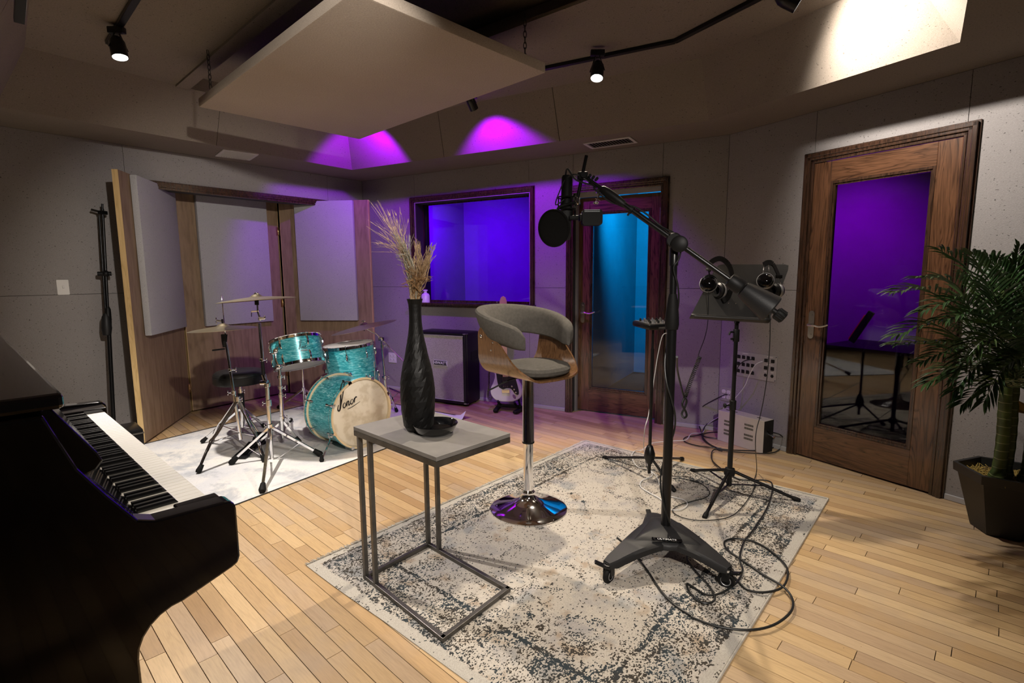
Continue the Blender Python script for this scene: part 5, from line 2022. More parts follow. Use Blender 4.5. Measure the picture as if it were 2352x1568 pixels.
# ---- tom stand
ty = 4.02
tb0, tt0 = AT(650, 1005, ty), AT(641, 838, ty)
ts = thing('tom_stand', 'chrome stand holding the rack tom, just behind the crash cymbal stand', 'drum stand', (tb0.x, tb0.y, 0), KIT)
MB().tube([tb0, AT(645, 900, ty)], 0.0155, 14).build('lower_tube', M['chrome'], ts)
MB().tube([AT(645, 902, ty), tt0], 0.0115, 14).build('upper_tube', M['chrome'], ts)
for (px, py) in ((586, 1029), (687, 1018), (668, 968)):
    strut_leg(ts, AT(649, 965, ty) + (Z(px, py) - AT(649, 965, ty)) * 0.05, Z(px, py, 0.006), tb0 + V3(0, 0, 0.02), boot=1.3)
for y_ in (865, 890, 908, 958): collar(ts, AT(643 + (y_ - 865) * 0.06, y_, ty), 0.020, 0.028, (1, -0.2, 0))
ar = AT(641, 842, ty)
mb = MB().sphere(ar, 0.026, 14).tube(smooth_path([ar, ar + V3(-0.03, 0.02, 0.06), AT(636, 800, ty + 0.05), AT(650, 795, ty + 0.10)], 5), 0.009, 10)
mb.sphere(AT(634, 806, ty + 0.03), 0.024, 12).sphere(AT(627, 812, ty + 0.03), 0.013, 10, (1.4, 0.6, 0.6))
mb.build('tom_arm', M['chrome'], ts)

# ---- low tripod behind the kit
sy = 4.95
sbb = AT(697, 893, sy)
ss = thing('low_drum_stand', 'low chrome tripod stand behind the drums by the folding screen', 'drum stand', (sbb.x, sbb.y, 0), KIT)
MB().tube([V3(sbb.x, sbb.y, 0.10), AT(694, 835, sy)], 0.010, 12).build('tube', M['chrome'], ss)
hub = V3(sbb.x, sbb.y, sbb.z)
for ft in (Z(640, 938, 0.006), Z(702, 934, 0.006) + V3(0.1, -0.15, 0), V3(sbb.x + 0.15, sbb.y + 0.30, 0.006)):
    strut_leg(ss, hub + (ft - hub) * 0.05, ft, V3(sbb.x, sbb.y, 0.12), boot=1.2)
collar(ss, hub, 0.018, 0.03)

# ---- ride cymbal stand
ry0 = 4.80
rs = thing('ride_cymbal_stand', 'chrome boom cymbal stand at the right of the drum kit', 'cymbal stand', (AT(893, 940, ry0).x, ry0, 0), KIT)
r0, r1 = AT(889, 925, ry0), AT(876, 778, ry0)
MB().tube([r0, AT(884, 868, ry0)], 0.0135, 14).build('lower_tube', M['chrome'], rs)
MB().tube([AT(884, 870, ry0), r1], 0.0105, 14).build('upper_tube', M['chrome'], rs)
collar(rs, AT(883, 866, ry0), 0.022, 0.035, (1, 0, 0)); collar(rs, AT(878, 795, ry0), 0.016, 0.04, (1, -0.1, 0.2))
mb = MB().sphere(r1, 0.022, 12).box((0, 0, 0), (0.05, 0.03, 0.03), axes(r1, (0, -1, 0)))
mb.build('boom_joint', M['chrome'], rs)
MB().tube([AT(928, 831, ry0 - 0.1), r1, AT(862, 765, ry0 + 0.02)], 0.005, 8).build('boom_arm', M['chrome'], rs)
MB().cyl(AT(862, 766, ry0 + 0.02), AT(837, 752, ry0), 0.008, 10).cyl(AT(837, 760, ry0), AT(835, 737, ry0), 0.005, 8).sphere(AT(835, 737, ry0), 0.014, 10, (1.5, 0.5, 0.6)).build('tilter', M['chrome'], rs)
for ft in (Z(911, 946, 0.006), Z(868, 925, 0.006), Z(905, 915, 0.006) + V3(0.1, 0.1, 0)):
    strut_leg(rs, AT(889, 890, ry0) + (ft - AT(889, 890, ry0)) * 0.05, ft, r0, boot=1.2)
cymbal('ride_cymbal', 'greyish bronze ride cymbal tilted at the right of the drum kit', AT(837, 752, ry0), (-0.21, -0.03, 1), 0.30)

# ---- throne
thy = 4.22
sc = AT(549, 851, thy)
th_ = thing('drum_throne', 'round black vinyl drum stool on chrome legs behind the hi-hat stand', 'stool', (sc.x, sc.y, 0), KIT)
MB().lathe([(0.0005, 0.0), (0.10, 0.002), (0.17, 0.0), (0.188, -0.012), (0.196, -0.030), (0.192, -0.034), (0.197, -0.040), (0.198, -0.085), (0.190, -0.100), (0.16, -0.105), (0.0005, -0.105)], sc, 56).build('seat', M['vinyl'], th_)
MB().lathe([(0.1945, -0.0315), (0.1955, -0.0345), (0.1945, -0.0375)], sc, 56).build('piping', M['blackmatte'], th_)
MB().cyl(sc - V3(0, 0, 0.10), sc - V3(0, 0, 0.34), 0.0125, 14).build('post', M['chrome'], th_)
MB().cyl(sc - V3(0, 0, 0.19), sc - V3(0, 0, 0.32), 0.024, 16).build('sleeve', M['blackmatte'], th_)
MB().cyl(sc - V3(0, 0, 0.31), V3(sc.x, sc.y, 0.10), 0.018, 14).build('lower_tube', M['chrome'], th_)
collar(th_, sc - V3(0, 0, 0.17), 0.018, 0.04, (1, -0.3, 0))
MB().lathe([(0.0005, -0.12), (0.07, -0.12), (0.07, -0.105), (0.0005, -0.105)], sc, 20).build('seat_bracket', M['steel'], th_)
for a in (-35, 85, 205):
    n = V3(math.cos(R(a)), math.sin(R(a)))
    ft = V3(sc.x, sc.y, 0.006) + n * 0.30
    hub = V3(sc.x, sc.y, 0.27)
    strut_leg(th_, hub + (ft - hub) * 0.05, ft, V3(sc.x, sc.y, 0.11), boot=1.2)

# ================================================================== GUITAR AMP CABINET
fr = V3(Z(1079, 932).x, Z(1079, 932).y) - V3(-nB.x, -nB.y) * 0.05
ad_ = (V3(-0.885, 0.466)).normalized()     # along the front, towards the left
ai = V3(-ad_.y, ad_.x)
if ai.y < 0: ai = -ai
AW, AD, AH = 0.62, 0.27, 0.745
amp = thing('speaker_cabinet', 'black guitar speaker cabinet with grey grille and white name badge under the window', 'speaker cabinet', fr + ad_ * AW / 2 + ai * AD / 2)
# local: x along front (right to left), y inwards, z up
Ma = Matrix((-ad_, ai, V3(0, 0, 1))).transposed().to_4x4(); Ma.translation = fr + ad_ * AW / 2
bm = bmesh.new()
bmesh.ops.create_cube(bm, size=1)
for v in bm.verts: v.co = Vector((v.co.x * AW, v.co.y * (AD - 0.02) + AD / 2 + 0.01, v.co.z * AH + AH / 2 + 0.02))
bmesh.ops.bevel(bm, geom=bm.edges[:], offset=0.02, segments=3, profile=0.5, affect='EDGES')
MB(Ma).bm(bm, True).build('cabinet_shell', M['tolex'], amp); bm.free()
mb = MB(Ma)
w = 0.032
for (x, z, sx, sz) in ((0, 0.02 + w / 2, AW - 0.012, w), (0, AH + 0.02 - w / 2 - 0.003, AW - 0.012, w), (-AW / 2 + w / 2 + 0.004, AH / 2 + 0.02, w, AH - 2 * w), (AW / 2 - w / 2 - 0.004, AH / 2 + 0.02, w, AH - 2 * w)):
    mb.box((x, 0.008, z), (sx, 0.03, sz))
mb.build('front_rim', M['tolex'], amp, bevel=0.006)
MB(Ma).box((0, 0.012, AH / 2 + 0.02), (AW - 2 * w, 0.012, AH - 2 * w)).build('grille_cloth', M['grille'], amp)
mb = MB(Ma)
zz0, zz1, xx_ = 0.02 + w, AH + 0.02 - w, AW / 2 - w
for (a, b_) in (((-xx_, zz0), (xx_, zz0)), ((xx_, zz0), (xx_, zz1)), ((xx_, zz1), (-xx_, zz1)), ((-xx_, zz1), (-xx_, zz0))):
    mb.tube([(a[0], -0.002, a[1]), (b_[0], -0.002, b_[1])], 0.004, 6)
mb.build('piping', M['ink_w'], amp, 'white piping round the grille')
bx = VX(1012, 833, fr, fr + ad_)
bl = (Ma.inverted() @ bx)
Mbg = Ma @ Matrix.Translation((bl.x, -0.001, bl.z)) @ Matrix.Rotation(R(90), 4, 'X')
bg = MB(Mbg).box((0, 0, 0.0), (0.168, 0.056, 0.006)).build('name_badge', M['ink_w'], amp)
MB(Mbg).box((0, 0, 0.0035), (0.158, 0.046, 0.002)).build('badge_face', M['ink'], bg)
lettering('HIWATT', 0.040, Mbg @ Matrix.Translation((0, 0, 0.0052)), M['ink_w'], bg, depth=0.0008, sx=1.12, bold=0.0012)
for s_ in (-1, 1):
    for z_ in (0.03, AH + 0.01):
        MB(Ma).tube([(s_ * (AW / 2 - 0.03), -0.006, z_), (s_ * (AW / 2 - 0.004), -0.004, z_ + 0.002), (s_ * (AW / 2 + 0.002), 0.004, z_), (s_ * (AW / 2 + 0.003), 0.03, z_)], 0.006, 6).build('corner_guard', M['steel'], amp)
for s_ in (-1, 1):
    MB(Ma).prism(rrect(0.12, 0.09, 0.012, 3), 0, 0.006, Matrix.Translation((s_ * AW / 2, AD / 2 + 0.02, 0.52)) @ Matrix.Rotation(R(90) * s_, 4, 'Y') @ Matrix.Rotation(R(90), 4, 'Z')).build('side_handle', M['blackmatte'], amp)
for sx in (-1, 1):
    for y in (0.04, AD - 0.04): MB(Ma).lathe([(0.0005, 0), (0.018, 0), (0.018, 0.022), (0.0005, 0.022)], (sx * (AW / 2 - 0.05), y, 0.0), 12).build('rubber_foot', M['rubber'], amp)

# ---- frosted bottle on the window sill
bp = VX(979, 735, CB + nB * 0.02, CB + nB * 0.02 + dB)
bp.z = wz0 + 0.020
k = math.hypot(bp.x, bp.y) / FPX
MB().lathe([(0.0005, 0), (9.5 * k, 0), (9.5 * k, 15 * k), (7.5 * k, 19 * k), (3.6 * k, 21 * k), (3.4 * k, 25 * k), (5.2 * k, 26 * k), (5.2 * k, 28 * k), (3 * k, 28.5 * k), (0.0005, 28.5 * k)], bp, 24).build('frosted_bottle', M['bottle'], None, 'small frosted white bottle on the window sill behind the grass vase', 'bottle')

# ================================================================== GUITAR ON STAND
gy = 5.02
gb = AT(1166, 922, gy)
gt_ = thing('electric_guitar', 'white electric guitar with black pickguard leaning on a floor stand beside the amplifier', 'guitar', gb)
gup = V3(-0.035, 0.10, 1.0).normalized()
gx = V3(0.95, -0.30, 0.0).normalized()
gx = (gx - gup * gx.dot(gup)).normalized()
gn_ = gx.cross(gup).normalized()
if gn_.y > 0: gn_ = -gn_
Mg = Matrix((gx, gup, gn_)).transposed().to_4x4(); Mg.translation = gb
S = 1.0
body = [(0.0, 0.0), (0.07, 0.004), (0.13, 0.035), (0.162, 0.09), (0.155, 0.15), (0.125, 0.205), (0.112, 0.25), (0.125, 0.30), (0.150, 0.345), (0.148, 0.375), (0.125, 0.383), (0.095, 0.355), (0.060, 0.325), (0.030, 0.318), (-0.030, 0.318), (-0.055, 0.335), (-0.085, 0.385), (-0.120, 0.425), (-0.145, 0.42), (-0.150, 0.375), (-0.125, 0.30), (-0.118, 0.25), (-0.135, 0.20), (-0.165, 0.14), (-0.168, 0.08), (-0.13, 0.025), (-0.07, 0.004)]
bp_ = [(p.x, p.y) for p in smooth_path([(x, y, 0) for x, y in body] + [(0, 0, 0)], 3)][:-1]
MB(Mg).prism(bp_, -0.022, 0.022).build('body', M['guitar_w'], gt_, bevel=0.009)
pg = [(-0.075, 0.145), (-0.035, 0.125), (0.0, 0.135), (0.05, 0.13), (0.085, 0.085), (0.118, 0.07), (0.128, 0.10), (0.115, 0.17), (0.098, 0.25), (0.118, 0.32), (0.125, 0.355), (0.10, 0.345), (0.055, 0.312), (-0.03, 0.312), (-0.055, 0.325), (-0.10, 0.385), (-0.12, 0.38), (-0.10, 0.29), (-0.09, 0.20)]
pg_ = [(p.x, p.y) for p in smooth_path([(x, y, 0) for x, y in pg] + [(pg[0][0], pg[0][1], 0)], 3)][:-1]
MB(Mg).prism(pg_, 0.022, 0.0245).build('pickguard', M['ink'], gt_)
for y in (0.155, 0.205, 0.262):
    pk = MB(Mg).prism(rrect(0.082, 0.018, 0.008, 4, -0.005, y), 0.0245, 0.030).build('pickup', M['blackmatte'], gt_)
    mb = MB(Mg)
    for i in range(6): mb.box((-0.031 + i * 0.0105, y, 0.0305), (0.004, 0.004, 0.001))
    mb.build('pole_pieces', M['chrome'], pk, kind='stuff')
MB(Mg).box((-0.005, 0.108, 0.028), (0.082, 0.034, 0.012)).build('bridge', M['chrome'], gt_, bevel=0.002)
for (x, y) in ((0.062, 0.155), (0.084, 0.125), (0.100, 0.095)): MB(Mg).lathe([(0.0005, 0.012), (0.008, 0.012), (0.011, 0.0)], (x, y, 0.0245), 14).build('control_knob', M['knob'], gt_)
MB(Mg).prism([(0.078 + 0.013 * math.cos(t) * 1.0 - 0.02 * math.sin(t) * 0.6, 0.052 + 0.022 * math.sin(t) + 0.006 * math.cos(t)) for t in [2 * PI * i / 18 for i in range(18)]], 0.022, 0.0226).build('oval_sticker', plain('violet_sticker', (0.25, 0.14, 0.22), 0.5, var=0.8, vs=110), gt_)
MB(Mg).prism([(-0.028, 0.25), (0.028, 0.25), (0.022, 0.86), (-0.022, 0.86)], 0.018, 0.036).build('neck', M['maple'], gt_, bevel=0.003)
hd = [(-0.022, 0.855), (0.022, 0.855), (0.026, 0.90), (0.040, 0.93), (0.042, 0.99), (0.030, 1.03), (0.006, 1.045), (-0.018, 1.03), (-0.032, 0.99), (-0.036, 0.91)]
MB(Mg).prism(hd, 0.012, 0.026).build('headstock', M['maple'], gt_, bevel=0.003)
for i in range(6):
    MB(Mg).cyl((-0.03, 0.885 + i * 0.021, 0.019), (-0.058, 0.885 + i * 0.021, 0.019), 0.003, 6).sphere((-0.060, 0.885 + i * 0.021, 0.019), 0.009, 8, (0.9, 0.6, 0.5)).build('tuning_peg', M['chrome'], gt_)
mb = MB(Mg)
for i in range(6):
    x0, x1 = -0.031 + i * 0.0105, -0.016 + i * 0.0064
    mb.tube([(x0, 0.11, 0.036), (x1, 0.86, 0.0385)], 0.0005, 4)
mb.build('strings', M['chrome'], gt_, kind='stuff')
# strap hanging beside the body
mb = MB(Mg)
sp = smooth_path([(-0.10, 0.42, 0.0), (-0.17, 0.33, 0.01), (-0.185, 0.18, 0.015), (-0.20, 0.06, 0.01), (-0.17, 0.02, -0.01)], 6)
M['strap'] = plain('dark_patterned_strap', (0.10, 0.07, 0.09), 0.9, var=0.9, vs=90)
for a, b_ in zip(sp[:-1], sp[1:]):
    mb.obox(a, b_ + (b_ - a) * 0.05, 0.045, 0.004, up=(1, 0, 0))
mb.build('strap', M['strap'], gt_)
gs = thing('guitar_stand', 'low black folding floor stand cradling the white guitar', 'guitar stand', (gb.x, gb.y, 0))
g0 = V3(gb.x, gb.y)
gxx = V3(gx.x, gx.y).normalized(); gnn = V3(gn_.x, gn_.y).normalized()
for s_ in (-1, 1):
    mb = MB()
    mb.obox(g0 + gxx * 0.10 * s_ + gnn * 0.09 + V3(0, 0, 0.022), g0 + gxx * 0.13 * s_ - gnn * 0.14 + V3(0, 0, 0.022), 0.045, 0.03)
    mb.build('foot_bar', M['blackmatte'], gs, bevel=0.008)
    MB().tube(smooth_path([g0 + gxx * 0.08 * s_ - gnn * 0.045 + V3(0, 0, 0.05), g0 + gxx * 0.085 * s_ + gnn * 0.02 + V3(0, 0, gb.z - 0.015), g0 + gxx * 0.085 * s_ + gnn * 0.05 + V3(0, 0, gb.z + 0.012)], 4), 0.012, 8).build('cradle_arm', M['rubber'], gs)
    MB().obox(g0 + gxx * 0.12 * s_ - gnn * 0.05 + V3(0, 0, 0.03), g0 + gxx * 0.03 * s_ - gnn * 0.05 + V3(0, 0, 0.42), 0.028, 0.016).build('upright', M['blackmatte'], gs, bevel=0.004)
MB().obox(g0 - gxx * 0.12 - gnn * 0.03 + V3(0, 0, 0.05), g0 + gxx * 0.12 - gnn * 0.03 + V3(0, 0, 0.05), 0.03, 0.03).build('cross_bar', M['blackmatte'], gs, bevel=0.005)


# ================================================================== STANDS
def boom_boot(P, d, parent, r=0.014, L=0.04):
    d = Vector(d).normalized()
    return MB().lathe([(0.0005, 0), (r * 0.85, 0.001), (r, 0.006), (r, L * 0.7), (r * 0.8, L), (0.0005, L)], P, 12, d).build('rubber_foot', M['rubber'], parent)


# ---- leaning boom stand at the left wall
lb = VX(243, 905, CB, CB + dL) + nL * 0.20
lt = VX(228, 482, CB, CB + dL) + nL * 0.10
ls = thing('folded_boom_stand', 'folded black boom microphone stand against the dark left wall', 'microphone stand', (lb.x, lb.y, 0))
d_ = (lt - lb).normalized()
l0 = lb - d_ * (lb.z - 0.0) / d_.z
mid_ = lb.lerp(lt, 0.42)
MB().tube([l0 + V3(0, 0, 0.01), mid_], 0.015, 12).build('lower_pole', M['black'], ls)
MB().tube([mid_, lt], 0.010, 12).build('upper_pole', M['black'], ls)
MB().lathe([(0.011, -0.10), (0.02, -0.09), (0.023, 0.0), (0.02, 0.08), (0.012, 0.10)], mid_, 14, d_).build('grip_clutch', M['blackmatte'], ls)
p = lb.lerp(lt, 0.66)
mb = MB().sphere(p, 0.026, 14).cyl(p - V3(0.045, 0.03, 0), p + V3(0.03, 0.02, 0), 0.017, 12)
mb.build('boom_joint', M['blackmatte'], ls)
# folded boom lying along the pole with its counterweight
bq = [p + V3(-0.02, -0.015, 0.02), p + V3(-0.01, -0.01, -0.02) - d_ * 0.42]
MB().tube([lt + V3(-0.02, -0.015, -0.05), bq[1]], 0.0075, 10).build('boom_arm', M['black'], ls)
MB().lathe([(0.0005, 0), (0.028, 0.004), (0.036, 0.06), (0.03, 0.15), (0.016, 0.18), (0.0005, 0.18)], bq[1] - d_ * 0.06, 16, d_).build('counterweight', M['blackcast'], ls)
mb = MB().box((0, 0, 0), (0.04, 0.03, 0.06), axes(lt - d_ * 0.03, (0, -1, 0)), 0.005).cyl(lt, lt + d_ * 0.04, 0.008, 10).cyl(lt - d_ * 0.03, lt - d_ * 0.03 + V3(-0.06, -0.04, 0.02), 0.009, 8)
mb.build('top_clip', M['black'], ls)
MB().lathe([(0.0005, 0), (0.13, 0.0), (0.135, 0.008), (0.12, 0.02), (0.03, 0.03), (0.018, 0.05), (0.0005, 0.05)], (l0.x, l0.y, 0.0), 32).build('round_base', M['blackcast'], ls)


def tripod(root, hub, feet, mat, r=0.0085, low=None, boot=0.014, brace=True):
    hub = Vector(hub)
    for ft in feet:
        ft = Vector(ft)
        d = (ft - hub)
        st_ = hub + V3(d.x, d.y).normalized() * 0.03
        mb = MB().tube([st_, ft], r, 10)
        if low is not None and brace:
            mb.obox(Vector(low), st_.lerp(ft, 0.5), 0.012, 0.004)
        lg = mb.build('leg', M[mat], root)
        boom_boot(ft - d.normalized() * -0.012, (hub - ft), lg, boot, 0.045)


# ---- big studio boom stand on a wheeled base
by = 2.335
c1, c2, c3 = Z(1398, 1338, 0.0), Z(1667, 1350, 0.0), Z(1497, 1215, 0.0)
bc = Z(1528, 1222, 0.13)
bs_ = thing('studio_boom_stand', 'tall black studio boom microphone stand on a three castor base', 'microphone stand', (bc.x, bc.y, 0.01))
ctr_ = V3(bc.x, bc.y)
c3 = ctr_ + V3(0.0, 0.25)
legs3 = []
BZ = 0.10
for ci in (c1, c2, c3):
    e = V3(ci.x, ci.y)
    d = (e - ctr_).normalized(); L = (e - ctr_).length
    sd = V3(-d.y, d.x)
    mb = MB()
    # arched tapering arm, lofted
    secs = []
    for k in range(11):
        t_ = k / 10
        w_ = 0.095 * (1 - t_) ** 1.2 + 0.030
        z_ = BZ + 0.045 * (1 - t_) - 0.0 + 0.015 * math.sin(t_ * PI)
        h_ = 0.024 + 0.008 * t_
        if k == 10: w_, h_ = 0.022, 0.02
        p = ctr_ + d * (L * t_ * 1.04)
        secs.append([p + sd * w_ + V3(0, 0, z_ - h_), p + sd * w_ * 0.96 + V3(0, 0, z_ - 0.006), p + sd * w_ * 0.78 + V3(0, 0, z_ + 0.004), p - sd * w_ * 0.78 + V3(0, 0, z_ + 0.004), p - sd * w_ * 0.96 + V3(0, 0, z_ - 0.006), p - sd * w_ + V3(0, 0, z_ - h_)])
    vs = [v for s in secs for v in s]
    fs = []
    for k in range(10):
        for j in range(6):
            j2 = (j + 1) % 6
            fs.append((k * 6 + j, k * 6 + j2, (k + 1) * 6 + j2, (k + 1) * 6 + j))
    fs.append(tuple(range(6))); fs.append(tuple(range(60, 66))[::-1])
    mb.add(vs, fs, True)
    leg_ = mb.build('base_arm', M['blackcast'], bs_)
    # castor
    wr = 0.036
    cs_ = e + V3(0, 0, 0)
    ca = V3(d.x * 0.3 - sd.x, d.y * 0.3 - sd.y).normalized()     # wheel axle
    roll = V3(-ca.y, ca.x)
    wc = e + V3(0, 0, wr + 0.002)
    q = MB().lathe([(0.0005, -0.006), (0.016, -0.007), (0.024, -0.011), (wr - 0.004, -0.012), (wr, -0.008), (wr, 0.008), (wr - 0.004, 0.012), (0.024, 0.011), (0.016, 0.007), (0.0005, 0.006)], wc, 28, ca)
    cw_ = MB().cyl(e + V3(0, 0, BZ - 0.03), e + V3(0, 0, BZ), 0.022, 16)
    cw_.obox(e + V3(0, 0, BZ - 0.016) + ca * 0.018, wc + ca * 0.018, 0.034, 0.005, up=(ca.x, ca.y, 0)).obox(e + V3(0, 0, BZ - 0.016) - ca * 0.018, wc - ca * 0.018, 0.034, 0.005, up=(ca.x, ca.y, 0))
    cw_.box((0, 0, 0), (0.036, 0.05, 0.014), frame(e + V3(0, 0, BZ - 0.018) , ca))
    castor = cw_.build('castor', M['black'], bs_, bevel=0.002)
    q.build('wheel', M['rubber'], castor)
    MB().lathe([(0.018, -0.0115), (0.020, -0.013), (0.022, -0.0115)], wc, 20, ca).lathe([(0.018, 0.0115), (0.020, 0.013), (0.022, 0.0115)], wc, 20, ca).build('hub_ring', M['alu'], castor)
    bl_ = d if ci is not c1 else V3(-0.85, 0.1).normalized()
    MB().obox(e + V3(0, 0, BZ - 0.022) + bl_ * 0.02, e + V3(0, 0, BZ - 0.004) + bl_ * 0.062, 0.026, 0.010).build('brake_lever', M['black'], castor, bevel=0.003)
    MB().lathe([(0.0225, -0.005), (0.0232, -0.005), (0.0232, 0.005), (0.0225, 0.005)], e + V3(0, 0, BZ - 0.012), 20).build('bearing_ring', M['chrome'], castor)
# top cover: rounded triangle shell
cov = []
P1, P2, P3 = V3(*Z(1450, 1246, BZ + 0.03).xy), V3(*Z(1617, 1258, BZ + 0.03).xy), V3(*Z(1508, 1182, BZ + 0.05).xy)
tri = [P3 + V3(-0.035, 0.0), P3 + V3(0.045, 0.0), P2, (P1 + P2) / 2 + V3(0.0, -0.028), P1]
ctc = sum(tri, V3(0, 0)) / 5
loop = []
for i in range(5):
    a, b_, c_ = tri[i - 1], tri[i], tri[(i + 1) % 5]
    for k in range(5):
        t_ = k / 4
        p_ = b_.lerp(a, 0.22 * (1 - t_)) if t_ < 0.5 else b_.lerp(c_, 0.22 * (t_ * 2 - 1) / 1)
        if t_ == 0.5: p_ = b_.lerp((a + c_) / 2, 0.03)
        elif t_ < 0.5: p_ = b_.lerp(a, 0.16 * (1 - 2 * t_) + 0.02)
        loop.append(p_)
mb = MB()
lay = [(1.0, BZ + 0.018), (0.985, BZ + 0.034), (0.94, BZ + 0.042), (0.70, BZ + 0.058), (0.35, BZ + 0.068), (0.08, BZ + 0.071)]
vs, fs = [], []
n = len(loop)
for (s_, z_) in lay:
    for p_ in loop: vs.append(V3(ctc.x + (p_.x - ctc.x) * s_, ctc.y + (p_.y - ctc.y) * s_, z_))
for k in range(len(lay) - 1):
    for j in range(n): fs.append((k * n + j, k * n + (j + 1) % n, (k + 1) * n + (j + 1) % n, (k + 1) * n + j))
fs.append(tuple(range((len(lay) - 1) * n, len(lay) * n))); fs.append(tuple(range(n))[::-1])
mb.add(vs, fs, True)
cover = mb.build('base_cover', M['blackcast'], bs_)
pa, pb_ = Z(1497, 1237, BZ + 0.060), Z(1567, 1242, BZ + 0.060)
xx = (pb_ - pa); xx.z = 0; ln = xx.length; xx = xx.normalized()
pc = (pa + pb_) / 2
yy = V3(-xx.y, xx.x)
slope = 0.10
nz = (V3(0, 0, 1) - yy * slope).normalized()
Mn = axes(pc, nz, yy)
MB(Mn).prism(rrect(ln, 0.019, 0.003, 2), -0.002, 0.0022).build('name_plate', M['glossblack'], cover)
lettering('ULTIMATE', 0.0145, Mn @ Matrix.Translation((0, 0, 0.0026)), M['ink_w'], cover, depth=0.0003, sx=1.25)
# post
PB = V3(bc.x, bc.y, BZ + 0.05)
yP = bc.y


def onpost(py):     # point of the vertical post seen at this height in the frame
    # vertical line through bc
    lo, hi = 0.0, 2.2
    for _ in range(40):
        m_ = (lo + hi) / 2
        if proj((bc.x, bc.y, m_))[1] > py: lo = m_
        else: hi = m_
    return V3(bc.x, bc.y, m_)


MB().cyl(PB, onpost(745), 0.0215, 20).build('lower_post', M['black'], bs_)
MB().cyl(onpost(746), onpost(560), 0.0155, 18).build('upper_post', M['black'], bs_)
gr = [onpost(y) for y in (757, 745, 722, 695, 685)]
mb = MB()
z0 = gr[0].z
mb.lathe([(0.022, 0), (0.027, 0.002), (0.031, gr[1].z - z0), (0.029, gr[2].z - z0), (0.021, gr[3].z - z0 + 0.02), (0.017, gr[4].z - z0 + 0.02)], gr[0], 24)
mb.build('twist_clutch', M['rubber'], bs_)
MB().lathe([(0.017, 0), (0.021, 0.003), (0.021, 0.016), (0.0165, 0.02)], onpost(716 - 1) + V3(0, 0, 0.0), 16).build('clutch_ring', M['blackmatte'], bs_)
MB().lathe([(0.018, 0), (0.018, 0.012), (0.016, 0.014)], onpost(716), 16).build('upper_ring', M['blackmatte'], bs_)
piv = onpost(552)
MB().lathe([(0.0005, 0), (0.019, 0), (0.019, 0.075), (0.014, 0.085)], onpost(610), 16).build('post_head', M['black'], bs_)
E1 = AT(1338, 402, bc.y + 0.16)      # mic end of the boom
E2 = AT(1700, 645, bc.y - 0.06)
pv = piv.copy()
E2 = pv + (pv - E1).normalized() * ((E2 - pv).length)
bd0 = (E1 - E2).normalized()
fwd = V3(0.0, -1.0, 0.0)
nb_ = bd0.cross(V3(0, 0, 1)).cross(bd0).normalized()
hz_ = bd0.cross(nb_).normalized()
mb = MB().lathe([(0.0005, -0.034), (0.028, -0.034), (0.033, -0.028), (0.033, -0.006), (0.030, -0.002), (0.033, 0.004), (0.033, 0.026), (0.028, 0.032), (0.0005, 0.032)], pv, 28, hz_)
mb.cyl(pv + hz_ * 0.03, pv + hz_ * 0.062, 0.012, 12)
mb.build('boom_clutch', M['blackmatte'], bs_)
MB().lathe([(0.0005, 0.0), (0.030, 0.0), (0.036, 0.006), (0.036, 0.024), (0.028, 0.030), (0.0005, 0.030)], pv + bd0 * -0.03 - hz_ * 0.02, 24, -hz_).build('tension_knob', M['blackmatte'], bs_)
off = hz_ * 0.0
MB().tube([E2, pv.lerp(E1, 0.60)], 0.0125, 16).build('boom_tube', M['black'], bs_)
MB().tube([pv.lerp(E1, 0.50), E1], 0.0090, 14).build('boom_inner_tube', M['black'], bs_)
gp = pv.lerp(E1, 0.66)
MB().lathe([(0.012, -0.07), (0.016, -0.062), (0.020, -0.03), (0.021, 0.03), (0.018, 0.058), (0.012, 0.068)], gp, 18, bd0).build('boom_grip', M['blackmatte'], bs_)
cp2 = pv.lerp(E1, 0.455)
MB().lathe([(0.013, -0.008), (0.017, -0.007), (0.017, 0.007), (0.013, 0.008)], cp2, 16, bd0).cyl(cp2, cp2 - nb_ * 0.03, 0.005, 8).build('cable_ring', M['blackmatte'], bs_)
# counterweight: ribbed collar, cone body, end knob
wa = -bd0
w0 = E2
MB().lathe([(0.014, -0.045), (0.030, -0.042), (0.033, -0.030), (0.033, 0.012), (0.030, 0.018), (0.016, 0.020)], w0, 24, wa).build('weight_collar', M['blackmatte'], bs_)
MB().lathe([(0.018, 0.022), (0.034, 0.026), (0.040, 0.045), (0.060, 0.155), (0.061, 0.162), (0.057, 0.168), (0.0005, 0.169)], w0, 32, wa).build('counterweight', M['blackcast'], bs_)
mb = MB().cyl(w0 + wa * 0.165, w0 + wa * 0.19, 0.012, 12)
n8 = 9
mb.lathe([(0.0005, 0.188), (0.022, 0.188), (0.025, 0.194), (0.025, 0.222), (0.021, 0.228), (0.0005, 0.228)], w0, 18, wa)
for k in range(n8):
    a = 2 * PI * k / n8
    r_ = (nb_ * math.cos(a) + hz_ * math.sin(a)) * 0.0235
    mb.tube([w0 + wa * 0.192 + r_, w0 + wa * 0.224 + r_], 0.0045, 6)
mb.build('weight_knob', M['blackmatte'], bs_)
for k in range(16):
    pass
